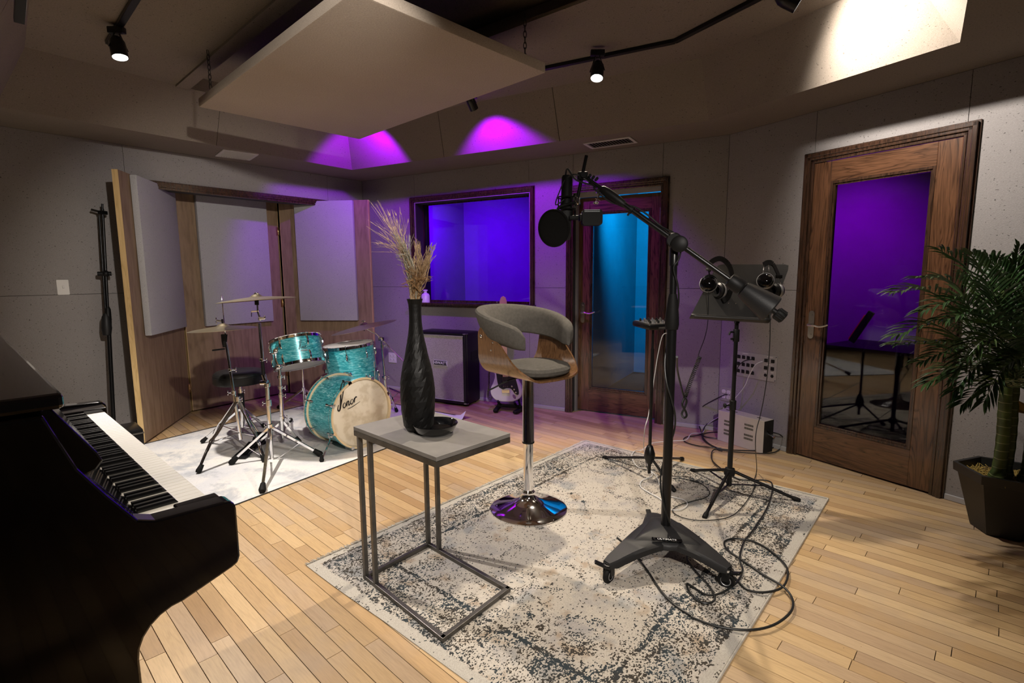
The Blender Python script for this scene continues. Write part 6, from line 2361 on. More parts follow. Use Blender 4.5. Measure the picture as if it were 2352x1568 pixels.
# vertical bar and clamp at the boom end
mp = E1 + bd0 * -0.02
yM = mp.y
vt, vb = AT(1347, 357, yM), AT(1325, 462, yM)
MB().tube([vt, vb], 0.0078, 14).build('mic_bar', M['micblack'], bs_)
vm = AT(1338, 404, yM)
mb = MB().box((0, 0, 0), (0.045, 0.035, 0.035), axes(vm, (0, -1, 0)), 0.005).cyl(vm - V3(0, 0.03, 0), vm + V3(0, 0.03, 0), 0.012, 12)
for k in range(4):
    p = AT(1346 + k * 8, 401 + k * 3.4, yM)
    mb.cyl(p + V3(0, -0.02, 0), p + V3(0, 0.02, 0), 0.007, 10)
mb.cyl(AT(1352, 417, yM), AT(1372, 432, yM), 0.004, 8).cyl(AT(1351, 412, yM), AT(1356, 424, yM), 0.004, 8)
mb.build('end_clamp', M['micblack'], bs_)
mb = MB().box((0, 0, 0), (0.04, 0.03, 0.035), axes(AT(1380, 436, yM), (0, -1, 0)), 0.004)
mb.cyl(AT(1380, 436, yM), AT(1370, 462, yM), 0.0035, 8).cyl(AT(1367, 455, yM), AT(1379, 460, yM), 0.003, 8).sphere(AT(1369, 466, yM), 0.012, 10, (1.2, 0.7, 0.6))
mb.build('cable_clip', M['chrome'], bs_)

# ---- large condenser microphone in its shock mount
lm = thing('studio_microphone', 'black side address studio microphone in a shock mount behind the pop filter', 'microphone', AT(1302, 480, yM))
m1, m2 = AT(1303, 402, yM + 0.03), AT(1298, 552, yM + 0.03)
a_ = (m2 - m1).normalized()
Lm = (m2 - m1).length
MB().lathe([(0.0005, 0), (0.022, 0.002), (0.026, 0.012), (0.0265, Lm * 0.46), (0.024, Lm * 0.47)], m1, 28, a_).build('body', M['micblack'], lm)
MB().lathe([(0.024, Lm * 0.47), (0.0275, Lm * 0.48), (0.0275, Lm * 0.93), (0.020, Lm * 0.99), (0.0005, Lm)], m1, 28, a_).build('grille_basket', plain('black_mesh_grille', (0.012, 0.012, 0.012), 0.5, 0.3, bump=0.6, bs=900), lm)
mb = MB()
for z_, r_ in ((0.34, 0.045), (0.52, 0.045)):
    c = m1 + a_ * Lm * z_
    pts = [c + V3(math.cos(t) * r_, math.sin(t) * r_, 0) for t in [2 * PI * i / 24 for i in range(24)]]
    mb.tube(pts, 0.0035, 6, closed=True)
for k in range(4):
    t = 2 * PI * k / 4 + 0.5
    mb.tube([m1 + a_ * Lm * 0.34 + V3(math.cos(t), math.sin(t), 0) * 0.045, m1 + a_ * Lm * 0.52 + V3(math.cos(t), math.sin(t), 0) * 0.045], 0.003, 6)
mb.build('shock_mount', M['micblack'], lm)
mb = MB().tube([AT(1322, 462, yM), AT(1318, 448, yM), AT(1322, 480, yM + 0.02), AT(1303, 470, yM + 0.03)], 0.008, 8)
mb.build('mount_arm', M['gun'], lm)
MB().lathe([(0.010, 0), (0.014, 0.004), (0.014, 0.03), (0.010, 0.036)], AT(1325, 452, yM), 14, (0.1, 0, -1)).build('swivel_nut', M['chrome'], lm)
# pop filter
pf = thing('pop_filter', 'round black pop filter hanging at the left end of the boom', 'pop filter', AT(1270, 524, yM - 0.02))
pfn = V3(-0.62, -0.78, -0.10).normalized()
pc_ = AT(1272, 524, yM - 0.03)
k = (pc_ - C0).length / FPX
MB().lathe([(0.0800, -0.004), (0.086, -0.004), (0.087, 0.0), (0.086, 0.005), (0.080, 0.005)], pc_, 48, pfn).build('rim', M['micblack'], pf)
MB().lathe([(0.0005, 0.0), (0.081, 0.0)], pc_, 48, pfn).build('mesh_screen', M['micblack'], pf)
MB().lathe([(0.0005, -0.006), (0.081, -0.003)], pc_, 48, pfn).build('mesh_screen', M['micblack'], pf)
MB().tube(smooth_path([AT(1281, 486, yM - 0.03), AT(1284, 476, yM - 0.02), AT(1300, 470, yM - 0.02), AT(1318, 466, yM)], 5), 0.0065, 10).build('gooseneck', M['micblack'], pf)
# second microphone: side ribbon type, boxy with rounded ends
sm = thing('boxy_microphone', 'small boxy black microphone on a side bracket right of the studio microphone', 'microphone', AT(1359, 499, yM))
b1, b2 = AT(1336, 502, yM), AT(1382, 498, yM)
bxv = (b2 - b1); bw = bxv.length
bh = 34 * (b1 - C0).length / FPX
Mx = frame((b1 + b2) / 2, bxv.normalized())
bm = bmesh.new(); bmesh.ops.create_cube(bm, size=1)
for v in bm.verts: v.co = Vector((v.co.x * bw, v.co.y * 0.05, v.co.z * bh))
bmesh.ops.bevel(bm, geom=[e for e in bm.edges if abs(e.verts[0].co.y - e.verts[1].co.y) > 0.01], offset=0.014, segments=4, profile=0.5, affect='EDGES')
MB(Mx).bm(bm, True).build('body', M['micblack'], sm); bm.free()
mb = MB(Mx)
for i in range(16): mb.box((-bw * 0.38 + bw * 0.72 * i / 15, -0.024, bh / 2 - 0.003), (0.0016, 0.003, 0.0025))
for i in range(16): mb.box((-bw * 0.38 + bw * 0.72 * i / 15, -0.026, bh / 2 - 0.010), (0.0014, 0.001, 0.0025))
mb.build('grille_ribs', M['alu'], sm, kind='stuff')
mb = MB().box((0, 0, 0), (0.045, 0.02, 0.028), axes(AT(1318, 500, yM), (0, -1, 0)), 0.004).box((0, 0, 0), (0.012, 0.03, 0.045), axes(AT(1333, 500, yM), (0, -1, 0)), 0.003)
mb.build('bracket', M['micblack'], sm)
# long slim dark backing tube behind the boom end (seen in front of the door jamb)
mb = MB().tube([AT(1310, 455, yM + 0.02), AT(1313, 498, yM + 0.02)], 0.008, 8)
mb.build('drop_arm', M['micblack'], sm)


# ================================================================== CABLES
def cable(name, label, pts, r, mat, cat='cable', n=5, kind=None):
    p = smooth_path(pts, n)
    return MB().tube(p, r, 8).build(name, M[mat], None, label, cat, kind=kind)


def fl_(px, py, z=0.016):
    return Z(px, py, z)


bo = lambda t, s: pv.lerp(E1, t) + nb_ * s
# microphone cable along the boom, over the joint and down round the post
pts = [AT(1299, 402, yM + 0.03), AT(1304, 388, yM), AT(1325, 416 - 2, yM - 0.01), AT(1372, 428, yM), bo(0.85, -0.016), bo(0.7, -0.026), bo(0.6, -0.018), bo(0.45, 0.018), bo(0.3, 0.022), bo(0.16, 0.016), bo(0.04, 0.02) - V3(0, 0.02, 0), pv + V3(0.02, -0.04, 0.0), pv + V3(0.012, -0.032, -0.08)]
zt, zb_ = pv.z - 0.12, 0.19
K = 16
for i in range(K + 1):
    t = i / K
    a = -PI / 2 - 0.3 + 2 * PI * 2.1 * t
    rr = 0.021 + (0.013 if t > 0.42 else 0.005)
    if t > 0.40: rr = 0.029
    pts.append(V3(bc.x + rr * math.cos(a), bc.y + rr * math.sin(a), zt + (zb_ - zt) * t))
pts += [V3(bc.x + 0.12, bc.y - 0.05, 0.185), V3(bc.x - 0.02, bc.y - 0.16, 0.19)]
cable('microphone_cable', 'thin grey-black cable running down the boom and winding round the tall stand post', pts[:-2], 0.0042, 'cable_b')
pts = [AT(1296, 458, yM), AT(1276, 470, yM), AT(1285, 440, yM), AT(1299, 412, yM + 0.01), AT(1320, 400, yM - 0.01), AT(1345, 412, yM - 0.015), AT(1368, 428, yM), AT(1385, 446, yM)]
cable('short_microphone_lead', 'short black lead looping over the microphones at the boom end', pts, 0.003, 'cable_b')

c5 = lambda l, z=0.017: [Z(1300 + x / 3.6719, 1000 + y / 3.6719, z) for x, y in l]
c6 = lambda l, z=0.017: [Z(1500 + x / 2.7606, 1200 + y / 2.7606, z) for x, y in l]
thick = [Vector(p) for p in c5([(430, 860)], 0.10)] + c5([(480, 905)], 0.085) + c5([(560, 985)], 0.04) + c5([(680, 1130), (800, 1310), (920, 1430), (1060, 1520)]) + c6([(250, 600), (400, 655), (600, 680), (760, 650), (870, 570), (885, 490)]) + c6([(830, 410)], 0.024) + c6([(700, 330), (570, 240), (470, 170), (455, 120), (520, 100), (640, 120), (760, 190), (850, 290), (830, 400), (720, 440), (600, 425), (520, 350)])
cable('floor_cable', 'thick black cable looping over the patterned rug at the lower right', thick, 0.0048, 'cable_b')
two = c5([(1230, 150), (1330, 100), (1500, 130), (1560, 250)], 0.016)
cab2 = c5([(1500, 375), (1690, 378), (1742, 430), (1700, 600), (1590, 780), (1500, 900)]) + c5([(1465, 1040)], 0.022) + c5([(1490, 1130), (1440, 1240), (1300, 1330)], 0.019) + c5([(1180, 1340), (1060, 1270), (1020, 1250), (1040, 1320), (1130, 1400), (1220, 1410)]) + c5([(1255, 1360)], 0.022) + c5([(1200, 1260), (1100, 1150), (1030, 1060), (1020, 1020)])
cab2 = c5([(1320, 130), (1245, 120), (1226, 180), (1260, 240), (1400, 340)], 0.016) + cab2
cable('floor_cable', 'black cable curling from the music stand feet under the wheeled base', cab2, 0.0045, 'cable_b')
c4 = lambda l, z=0.006: [Z(1300 + x / 3.92, 700 + y / 3.92, z) for x, y in l]
rw_ = lambda x, y, o=0.03: VX(1300 + x / 3.92, 700 + y / 3.92, CR, CR + dR) + nR * o
coil_ = [rw_(1465, 805, 0.02), rw_(1440, 812, 0.05), rw_(1260, 915, 0.06), rw_(1215, 1010, 0.06)] + c4([(1212, 1120), (1225, 1180), (1290, 1250), (1400, 1295), (1600, 1310), (1800, 1305), (1900, 1260), (1935, 1210)], 0.008) + [rw_(1915, 1178, 0.12), rw_(1880, 1165, 0.16)]
cable('power_lead', 'black power lead from the wall outlet curving round the beige power amplifier', coil_, 0.0045, 'cable_b')
loops = [rw_(1470, 975, 0.04), rw_(1400, 1020, 0.05), rw_(1300, 1070, 0.05)] + c4([(1230, 1150), (1235, 1210), (1330, 1275), (1420, 1310), (1700, 1335), (1880, 1325), (1970, 1240)], 0.013) + [rw_(1975, 1160, 0.06), rw_(1900, 1130, 0.08), rw_(1835, 1120, 0.1)]
cable('signal_cable', 'second black cable looping low along the wall to the power amplifier', loops, 0.0045, 'cable_b')
ring_ = c4([(1400, 1290), (1200, 1270), (1070, 1230), (1080, 1190), (1200, 1170), (1240, 1130), (1270, 1085), (1340, 1090), (1450, 1160), (1450, 1195), (1350, 1200), (1250, 1185), (1240, 1160), (1330, 1145), (1440, 1150)], 0.010)
cable('coiled_cable', 'black cable lying in loose loops on the floor left of the power amplifier', ring_, 0.0045, 'cable_b')
wh = [rw_(1778, 508, 0.012), rw_(1740, 535, 0.05), rw_(1680, 640, 0.05), rw_(1640, 730, 0.05), rw_(1540, 850, 0.05), rw_(1465, 910, 0.06), rw_(1440, 980, 0.06), rw_(1350, 1040, 0.06), rw_(1285, 1090, 0.05)] + c4([(1230, 1150), (1130, 1160), (1080, 1215), (960, 1225), (780, 1245)], 0.02) + c5([(640, 122), (580, 130), (555, 180), (600, 260), (700, 290), (725, 340), (640, 380), (630, 430), (700, 480), (790, 530), (860, 600)], 0.017)
cable('white_cable', 'white cable from the wall panel trailing across the floor onto the rug', wh, 0.0035, 'cable_w')
wp = [rw_(1690, 490, 0.015), rw_(1640, 500, 0.05), rw_(1580, 560, 0.05), rw_(1560, 680, 0.05), rw_(1553, 740, 0.05), rw_(1540, 840, 0.05), rw_(1500, 940, 0.05)]
cable('short_patch_lead', 'short black lead hanging from the top row of the wall connector panel', wp, 0.0035, 'cable_b')

# ---- power amplifier on the floor
ra, rb_, rc_ = Z(1752, 1033), Z(1694, 1015), Z(1773, 1019)
pa_ = V3(ra.x, ra.y)
f_d = dR * -1.0            # front runs along the wall
f_i = V3(nR.x, nR.y) * -1.0
pa_ = V3(*VX(1752, 1033, CR + nR * 0.20, CR + nR * 0.20 + dR).xy)
PAW, PAD, PAH = 0.40, 0.115, 0.295
pwamp = thing('power_amplifier', 'beige steel power amplifier standing on edge by the wall below the connector panel', 'amplifier', pa_ + f_d * PAW / 2 + f_i * PAD / 2)
zt_ = HZ(1757, 968, pa_)
PAH = max(0.2, min(0.34, zt_))
Mp = Matrix((dR, f_i, V3(0, 0, 1))).transposed().to_4x4(); Mp.translation = pa_ + f_d * PAW / 2
MB(Mp).box((0, PAD / 2, PAH / 2), (PAW, PAD, PAH)).build('case', M['beige'], pwamp, bevel=0.003)
MB(Mp).box((PAW / 2 + 0.002, PAD / 2, PAH / 2), (0.004, PAD - 0.004, PAH - 0.004)).build('rear_panel', M['ink'], pwamp, 'black rear panel')
for (x, z) in ((-0.105, 0.66), (0.075, 0.72), (-0.105, 0.36), (0.075, 0.40)):
    for r_ in range(2):
        mb = MB(Mp)
        for i in range(16): mb.box((x - 0.035 + i * 0.0048, -0.0006, PAH * (z + 0.04 - r_ * 0.11)), (0.0022, 0.0016, 0.016))
        mb.build('vent_slots', M['ink'], pwamp, kind='stuff')
mb = MB(Mp).cyl((PAW / 2, PAD / 2, PAH * 0.58), (PAW / 2 + 0.055, PAD / 2 - 0.01, PAH * 0.54), 0.011, 14)
mb.build('connector_plug', M['chrome'], pwamp)
mb = MB(Mp).cyl((PAW / 2, PAD * 0.4, PAH * 0.7), (PAW / 2 + 0.02, PAD * 0.4, PAH * 0.7), 0.013, 12)
mb.build('socket', M['blackmatte'], pwamp)
for x in (-0.12, 0.12): MB(Mp).box((x, PAD / 2, PAH + 0.001), (0.10 if x < 0 else 0.03, 0.012, 0.002)).build('handle_slot', M['ink'], pwamp)

# ================================================================== MUSIC STAND
my = 2.95
ms0 = Z(1674, 1122, 0.0)
hubp = Z(1674, 1122, 0.03)
ms = thing('music_stand', 'black music stand with a solid desk carrying two pairs of headphones', 'music stand', (hubp.x, hubp.y, 0.01))
mx_, my_ = hubp.x, hubp.y


def onv(px, py):
    return V3(mx_, my_, HZ(px, py, (mx_, my_)))


hz1 = onv(1675, 1082).z
top_z = onv(1690, 742).z
MB().cyl((mx_, my_, 0.05), (mx_, my_, onv(1683, 925).z), 0.0155, 16).build('lower_tube', M['black'], ms)
MB().cyl((mx_, my_, onv(1683, 926).z), (mx_, my_, top_z), 0.0115, 16).build('upper_tube', M['black'], ms)
zc = onv(1683, 930).z
MB().lathe([(0.016, -0.03), (0.019, -0.028), (0.019, 0.028), (0.016, 0.03)], (mx_, my_, zc), 16).cyl((mx_, my_, zc), (mx_ - 0.045, my_ - 0.01, zc), 0.005, 8).sphere((mx_ - 0.052, my_ - 0.01, zc), 0.014, 12, (0.7, 1, 1.1)).build('height_clutch', M['blackmatte'], ms)
zk = onv(1690, 770).z
MB().box((mx_, my_, zk), (0.03, 0.03, 0.075), None, 0.004).tube([(mx_ - 0.01, my_, zk + 0.02), (mx_ - 0.04, my_ - 0.01, zk + 0.022), (mx_ - 0.048, my_ - 0.012, zk + 0.005)], 0.006, 8).cyl((mx_ - 0.01, my_, zk - 0.02), (mx_ - 0.032, my_ - 0.008, zk - 0.02), 0.007, 8).build('tilt_clamp', M['blackmatte'], ms)
MB().lathe([(0.018, -0.022), (0.034, -0.020), (0.036, 0.0), (0.030, 0.020), (0.018, 0.024)], (mx_, my_, hz1), 6).build('leg_hub', M['blackmatte'], ms)
tripod(ms, (mx_, my_, hz1), [Z(1833, 1148, 0.016), Z(1619, 1186, 0.016), Z(1590, 1080, 0.012)], 'black', 0.0095, (mx_, my_, 0.06))
# desk
Yd = my_ - 0.03
dTL, dTR, dBL, dBR = AT(1648, 607, my_ + 0.10), AT(1815, 607, my_ + 0.03), AT(1583, 731, my_ - 0.03), AT(1764, 742, my_ - 0.10)
dc = (dTL + dTR + dBL + dBR) / 4
ex_ = ((dTR - dTL) + (dBR - dBL)).normalized()
eyy = ((dTL - dBL) + (dTR - dBR)).normalized()
nd = ex_.cross(eyy).normalized()
if nd.y > 0: nd = -nd
quad = [dBL, dBR, dTR, dTL]
mb = MB()
nx_, ny_ = 14, 10
vs, fs = [], []
for lay_ in (0, 1):
    for j in range(ny_ + 1):
        for i in range(nx_ + 1):
            u, v = i / nx_, j / ny_
            p = dBL.lerp(dBR, u).lerp(dTL.lerp(dTR, u), v)
            # rounded upper corners
            if j == ny_ and i in (0, nx_): p = p.lerp(dc, 0.035)
            if v < 0.25: p = p + nd * 0.0
            vs.append(p - nd * 0.0016 * lay_)
st2 = (nx_ + 1) * (ny_ + 1)
for j in range(ny_):
    for i in range(nx_):
        a = j * (nx_ + 1) + i
        fs.append((a, a + 1, a + nx_ + 2, a + nx_ + 1)); fs.append((st2 + a, st2 + a + nx_ + 1, st2 + a + nx_ + 2, st2 + a + 1))
for i in range(nx_):
    a = ny_ * (nx_ + 1) + i
    fs.append((a, a + 1, st2 + a + 1, st2 + a))
for j in range(ny_):
    for i in (0, nx_):
        a = j * (nx_ + 1) + i
        fs.append((a, a + nx_ + 1, st2 + a + nx_ + 1, st2 + a))
mb.add(vs, fs, True)
M['desk'] = plain('satin_black_desk', (0.035, 0.034, 0.033), 0.42, 0.35, 0.4, var=0.15, vs=9)
mb.build('desk', M['desk'], ms)
mb = MB()
lipn = 0.045
K = 14
vs, fs = [], []
sec = [(0, 0), (0.25, -0.006), (0.7, -0.008), (1.0, -0.002), (1.1, 0.010)]
for i in range(K + 1):
    u = i / K
    p = dBL.lerp(dBR, u)
    for (a, b_) in sec: vs.append(p + nd * lipn * a + eyy * b_)
s5 = len(sec)
for i in range(K):
    for j in range(s5 - 1):
        a = i * s5 + j
        fs.append((a, a + 1, a + s5 + 1, a + s5))
mb.add(vs, fs, True)
lp = mb.build('lip', M['desk'], ms)
sd_ = lp.modifiers.new('solid', 'SOLIDIFY'); sd_.thickness = 0.0015
for (px, py) in ((1675, 691), (1692, 691)):
    u = (px - 1600) / 180
    p = dBL.lerp(dBR, 0.50 + (px - 1684) / 180).lerp(dTL.lerp(dTR, 0.34 + (px - 1684) / 180), 0.30)
    MB().sphere(p + nd * 0.001, 0.005, 10).build('rivet', M['chrome'], ms)
mb = MB().obox(V3(mx_, my_, top_z), dc - nd * 0.02 - eyy * 0.02, 0.03, 0.02)
mb.build('desk_bracket', M['blackmatte'], ms)


# headphones
def cup(root, c, n, up, r=0.042, name='ear_cup'):
    n = Vector(n).normalized()
    o = MB().lathe([(0.0005, 0.030), (r * 0.45, 0.029), (r * 0.72, 0.022), (r * 0.80, 0.012), (r * 0.92, 0.008), (r, 0.0), (r * 0.98, -0.010), (0.0005, -0.010)], c, 32, n).build(name, M['glossblack'], root)
    MB().lathe([(r * 0.93, 0.0085), (r * 1.01, 0.004), (r * 1.03, -0.003), (r * 0.98, -0.010)], c, 32, n).build('silver_ring', M['alu'], o)
    MB().lathe([(r * 0.5, -0.030), (r * 0.8, -0.032), (r * 1.02, -0.024), (r * 1.04, -0.016), (r * 0.96, -0.010)], c, 32, n).build('ear_pad', M['vinyl'], o)
    return o


h1 = thing('headphones', 'black studio headphones hanging over the left side of the music stand desk', 'headphones', AT(1630, 650, my_ - 0.02), 'headphones on the music stand')
L1_ = AT(1627, 652, my_ - 0.03)
cup(h1, L1_, (-0.35, -0.9, 0.15), (0, 0, 1), 0.049)
R1_ = AT(1655, 668, my_ + 0.005)
cup(h1, R1_, (0.85, 0.35, -0.1), (0, 0, 1), 0.046)
band = smooth_path([AT(1627, 622, my_ - 0.02), AT(1632, 603, my_), AT(1655, 594, my_ + 0.03), AT(1676, 612, my_ + 0.03), AT(1681, 650, my_), AT(1672, 682, my_ - 0.03), AT(1660, 690, my_ - 0.035)], 6)
mb = MB()
for a, b_ in zip(band[:-1], band[1:]): mb.obox(a, b_ + (b_ - a) * 0.08, 0.030, 0.007, up=(0.3, -1, 0.2))
mb.build('headband', M['vinyl'], h1)
yk = smooth_path([L1_ + V3(-0.045, 0.0, 0.0), L1_ + V3(-0.035, -0.01, 0.035), L1_ + V3(0.0, -0.01, 0.052), L1_ + V3(0.035, -0.01, 0.035), L1_ + V3(0.045, 0.0, 0.0)], 4)
MB().tube(yk, 0.0045, 6).cyl(L1_ + V3(0, -0.01, 0.052), AT(1628, 617, my_ - 0.02), 0.004, 6).build('yoke', M['black'], h1)
MB().box((0, 0, 0), (0.032, 0.016, 0.018), axes(AT(1628, 618, my_ - 0.025), (0, -1, 0)), 0.003).sphere(AT(1630, 611, my_ - 0.03), 0.008, 8).build('slider', M['gun'], h1)
h2 = thing('headphones', 'black and silver headphones with wire yokes on the right side of the music stand desk', 'headphones', AT(1765, 640, my_ - 0.06), 'headphones on the music stand')
L2_ = AT(1758, 645, my_ - 0.09)
cup(h2, L2_, (-0.45, -0.85, 0.25), (0, 0, 1), 0.046)
cup(h2, AT(1786, 668, my_ - 0.05), (0.9, 0.2, 0.0), (0, 0, 1), 0.044)
MB().tube([L2_ + V3(-0.018, 0, 0.02), AT(1755, 608, my_ - 0.06)], 0.002, 6).tube([L2_ + V3(0.02, 0, 0.03), AT(1765, 608, my_ - 0.06)], 0.002, 6).tube([AT(1790, 636, my_ - 0.07), AT(1795, 658, my_ - 0.07)], 0.002, 6).build('wire_yoke', M['chrome'], h2)
mb = MB()
bd2 = smooth_path([AT(1754, 608, my_ - 0.06), AT(1763, 603, my_ - 0.04), AT(1775, 606, my_ - 0.03), AT(1785, 625, my_ - 0.05), AT(1790, 638, my_ - 0.07)], 5)
for a, b_ in zip(bd2[:-1], bd2[1:]): mb.obox(a, b_ + (b_ - a) * 0.08, 0.030, 0.006, up=(0.6, -1, 0.2))
mb.build('headband', M['vinyl'], h2)
MB().box((0, 0, 0), (0.035, 0.02, 0.016), axes(AT(1789, 635, my_ - 0.07), (0, -1, 0)), 0.003).build('slider', M['blackmatte'], h2)
# headphone leads
cl_ = [AT(1627, 668, my_ - 0.04), AT(1626, 735, my_ - 0.05), AT(1619, 774, my_ - 0.05), AT(1605, 812, my_ - 0.05), AT(1607, 819, my_ - 0.05)]
seg = [AT(1607, 820, my_ - 0.05), AT(1590, 865, my_ - 0.08), AT(1574, 910, my_ - 0.12)]
ax_ = smooth_path(seg, 40)
coilp = []
nturn = 26
for i, p in enumerate(ax_):
    t = i / (len(ax_) - 1) * nturn * 2 * PI
    d = (ax_[min(i + 1, len(ax_) - 1)] - ax_[max(i - 1, 0)]).normalized()
    x = d.cross(V3(0, 1, 0)).normalized(); y = d.cross(x)
    coilp.append((d, x, y, p))
cpts = []
NN = nturn * 8
for i in range(NN + 1):
    f = i / NN * (len(ax_) - 1)
    k = min(int(f), len(ax_) - 2)
    p = ax_[k].lerp(ax_[k + 1], f - k)
    d, x, y, _ = coilp[k]
    a = i / 8 * 2 * PI
    cpts.append(p + (x * math.cos(a) + y * math.sin(a)) * 0.0105)
knot = [AT(1571, 915, my_ - 0.12), AT(1567, 930, my_ - 0.13), AT(1575, 945, my_ - 0.11), AT(1577, 955, my_ - 0.12), AT(1571, 959, my_ - 0.13), AT(1566, 950, my_ - 0.12), AT(1573, 935, my_ - 0.12), AT(1577, 920, my_ - 0.12), AT(1571, 912, my_ - 0.12)]
up_ = [AT(1565, 890, my_ - 0.2), AT(1556, 850, my_ - 0.35), V3(bc.x + 0.028, bc.y, 0.0) + V3(0, 0, HZ(1552, 820, (bc.x, bc.y)))]
mb = MB().tube(smooth_path(cl_, 5), 0.0022, 6).tube(cpts, 0.0030, 5).tube(smooth_path(knot, 5), 0.0062, 8).tube(smooth_path([knot[-1]] + up_, 5), 0.0055, 8)
mb.build('coiled_headphone_lead', M['cable_b'], None, 'black coiled headphone lead hanging knotted between the two stands', 'cable')
c2_ = [AT(1768, 690, my_ - 0.10), AT(1769, 735, my_ - 0.12), AT(1768, 790, my_ - 0.12), AT(1764, 845, my_ - 0.10), AT(1756, 905, my_ - 0.06), AT(1746, 955, my_), AT(1738, 985, my_ + 0.0), AT(1735, 1020, my_), V3(*Z(1738, 1078, 0.03)), V3(*Z(1733, 1100, 0.017))] + c5([(1590, 420), (1560, 500), (1450, 640), (1330, 700), (1130, 715), (980, 690), (900, 640), (930, 600), (1040, 560), (1180, 520), (1210, 470), (1130, 400), (1000, 365), (900, 362)])
cable('headphone_lead', 'thin black lead dropping from the desk and looping on the rug behind the wheeled base', c2_, 0.0026, 'cable_b')

# ================================================================== SMALL MIXER ON STAND
mh = Z(1491, 1086, 0.06)
mxs = thing('mixer_stand', 'slim black tripod stand holding a small mixer beside the middle door', 'stand', (mh.x, mh.y, 0))
def onm(px, py): return V3(mh.x, mh.y, HZ(px, py, (mh.x, mh.y)))
zt2 = onm(1500, 752).z
MB().cyl((mh.x, mh.y, 0.06), (mh.x, mh.y, onm(1500, 800).z), 0.0105, 14).build('lower_tube', M['black'], mxs)
MB().cyl((mh.x, mh.y, onm(1500, 802).z), (mh.x, mh.y, zt2), 0.0075, 14).build('upper_tube', M['black'], mxs)
hz2 = onm(1492, 1040).z
MB().lathe([(0.0005, -0.075), (0.018, -0.07), (0.036, -0.03), (0.034, 0.0), (0.020, 0.045), (0.012, 0.055)], (mh.x, mh.y, hz2), 20).build('leg_hub', M['black'], mxs)
tripod(mxs, (mh.x, mh.y, hz2 - 0.04), [Z(1388, 1050, 0.014), Z(1567, 1053, 0.014), Z(1548, 1125, 0.02)], 'black', 0.0085, None)
mc = V3(mh.x, mh.y, zt2)
mix = thing('small_mixer', 'compact black audio mixer with silver knobs on the slim stand by the middle door', 'mixer', mc)
k1, k2 = AT(1469, 746, mh.y - 0.05), AT(1552, 744, mh.y - 0.02)
mxd = V3(0.93, 0.36, 0).normalized()
Mm = frame(mc + V3(0.01, 0.0, 0.018), mxd) @ Matrix.Rotation(R(4), 4, 'X')
MB(Mm).box((0, 0, 0), (0.215, 0.185, 0.036), None, 0.012).build('case', M['black'], mix)
MB(Mm).box((0.0, 0, 0.0185), (0.195, 0.165, 0.002)).build('control_panel', M['gun'], mix)
for i in range(6):
    for j in range(3):
        MB(Mm).lathe([(0.0005, 0.018), (0.0055, 0.017), (0.007, 0.0)], (-0.075 + i * 0.030, -0.055 + j * 0.052, 0.019), 10).build('knob', M['knob'] if (i + j) % 2 else M['blackmatte'], mix)
MB(Mm).box((0.0, -0.0935, -0.004), (0.08, 0.003, 0.010)).build('front_jacks', M['steel'], mix)
MB().cyl(mc - V3(0, 0, 0.012), mc, 0.03, 16).build('mounting_plate', M['black'], mxs)
wl = [mc + V3(0.06, -0.10, 0.01), mc + V3(0.075, -0.11, -0.02), AT(1522, 770, mh.y - 0.06), AT(1511, 815, mh.y - 0.05), AT(1504, 858, mh.y - 0.03), AT(1498, 900, mh.y + 0.02), AT(1489, 955, mh.y - 0.0), AT(1481, 985, mh.y), Z(1479, 1030, 0.10), Z(1489, 1072, 0.06)] + c5([(760, 340)], 0.03) + c5([(790, 420), (810, 470), (880, 510), (1000, 545), (1020, 590), (960, 625), (880, 627)], 0.017)
cable('white_mixer_lead', 'thin white lead hanging from the small mixer down onto the rug', wl, 0.0028, 'cable_w')

# ================================================================== PLANT
pcx = Z(2296, 1226)
pr0 = V3(pcx.x, pcx.y)
# centre at a set distance from the wall along the viewing ray
dd = V3(ray(2302, 1200).x, ray(2302, 1200).y).normalized()
tw_ = ((V3(*CR.xy)).dot(nR) + 0.225) / dd.dot(nR)
PC = dd * tw_
pl_ = thing('potted_palm', 'tall potted palm with ringed green stems in a tapered black planter at the right', 'potted plant', PC)
sc_ = 1.0
hb_, ht_, ph_ = 0.125, 0.215, 0.33


def octo(r, z, rot=R(20)):
    out = []
    for k in range(6):
        a = rot + 2 * PI * k / 6
        out.append(V3(PC.x + r * math.cos(a), PC.y + r * math.sin(a), z))
    return out


mb = MB()
ls_ = [octo(0.0005, 0.004), octo(hb_, 0.004), octo(ht_ - 0.02, ph_ - 0.055), octo(ht_ - 0.018, ph_ - 0.05), octo(ht_, ph_ - 0.045), octo(ht_ + 0.004, ph_), octo(ht_ - 0.016, ph_), octo(ht_ - 0.03, ph_ - 0.07)]
vs = [v for l in ls_ for v in l]
fs = []
for k in range(len(ls_) - 1):
    for j in range(6): fs.append((k * 6 + j, k * 6 + (j + 1) % 6, (k + 1) * 6 + (j + 1) % 6, (k + 1) * 6 + j))
mb.add(vs, fs)
mb.build('planter', plain('black_planter', (0.013, 0.013, 0.013), 0.45, bump=0.15, bs=60), pl_)
mb = MB()
so = octo(ht_ - 0.028, ph_ - 0.045)
mb.add(so, [tuple(range(6))])
mb.build('soil', plain('brown_moss', (0.10, 0.065, 0.02), 0.95, var=0.4, vs=60, bump=0.8, bs=80), pl_)
M['moss'] = plain('yellow_moss', (0.36, 0.25, 0.06), 0.95, var=0.4, vs=60)
rg = random.Random(9)
mb = MB()
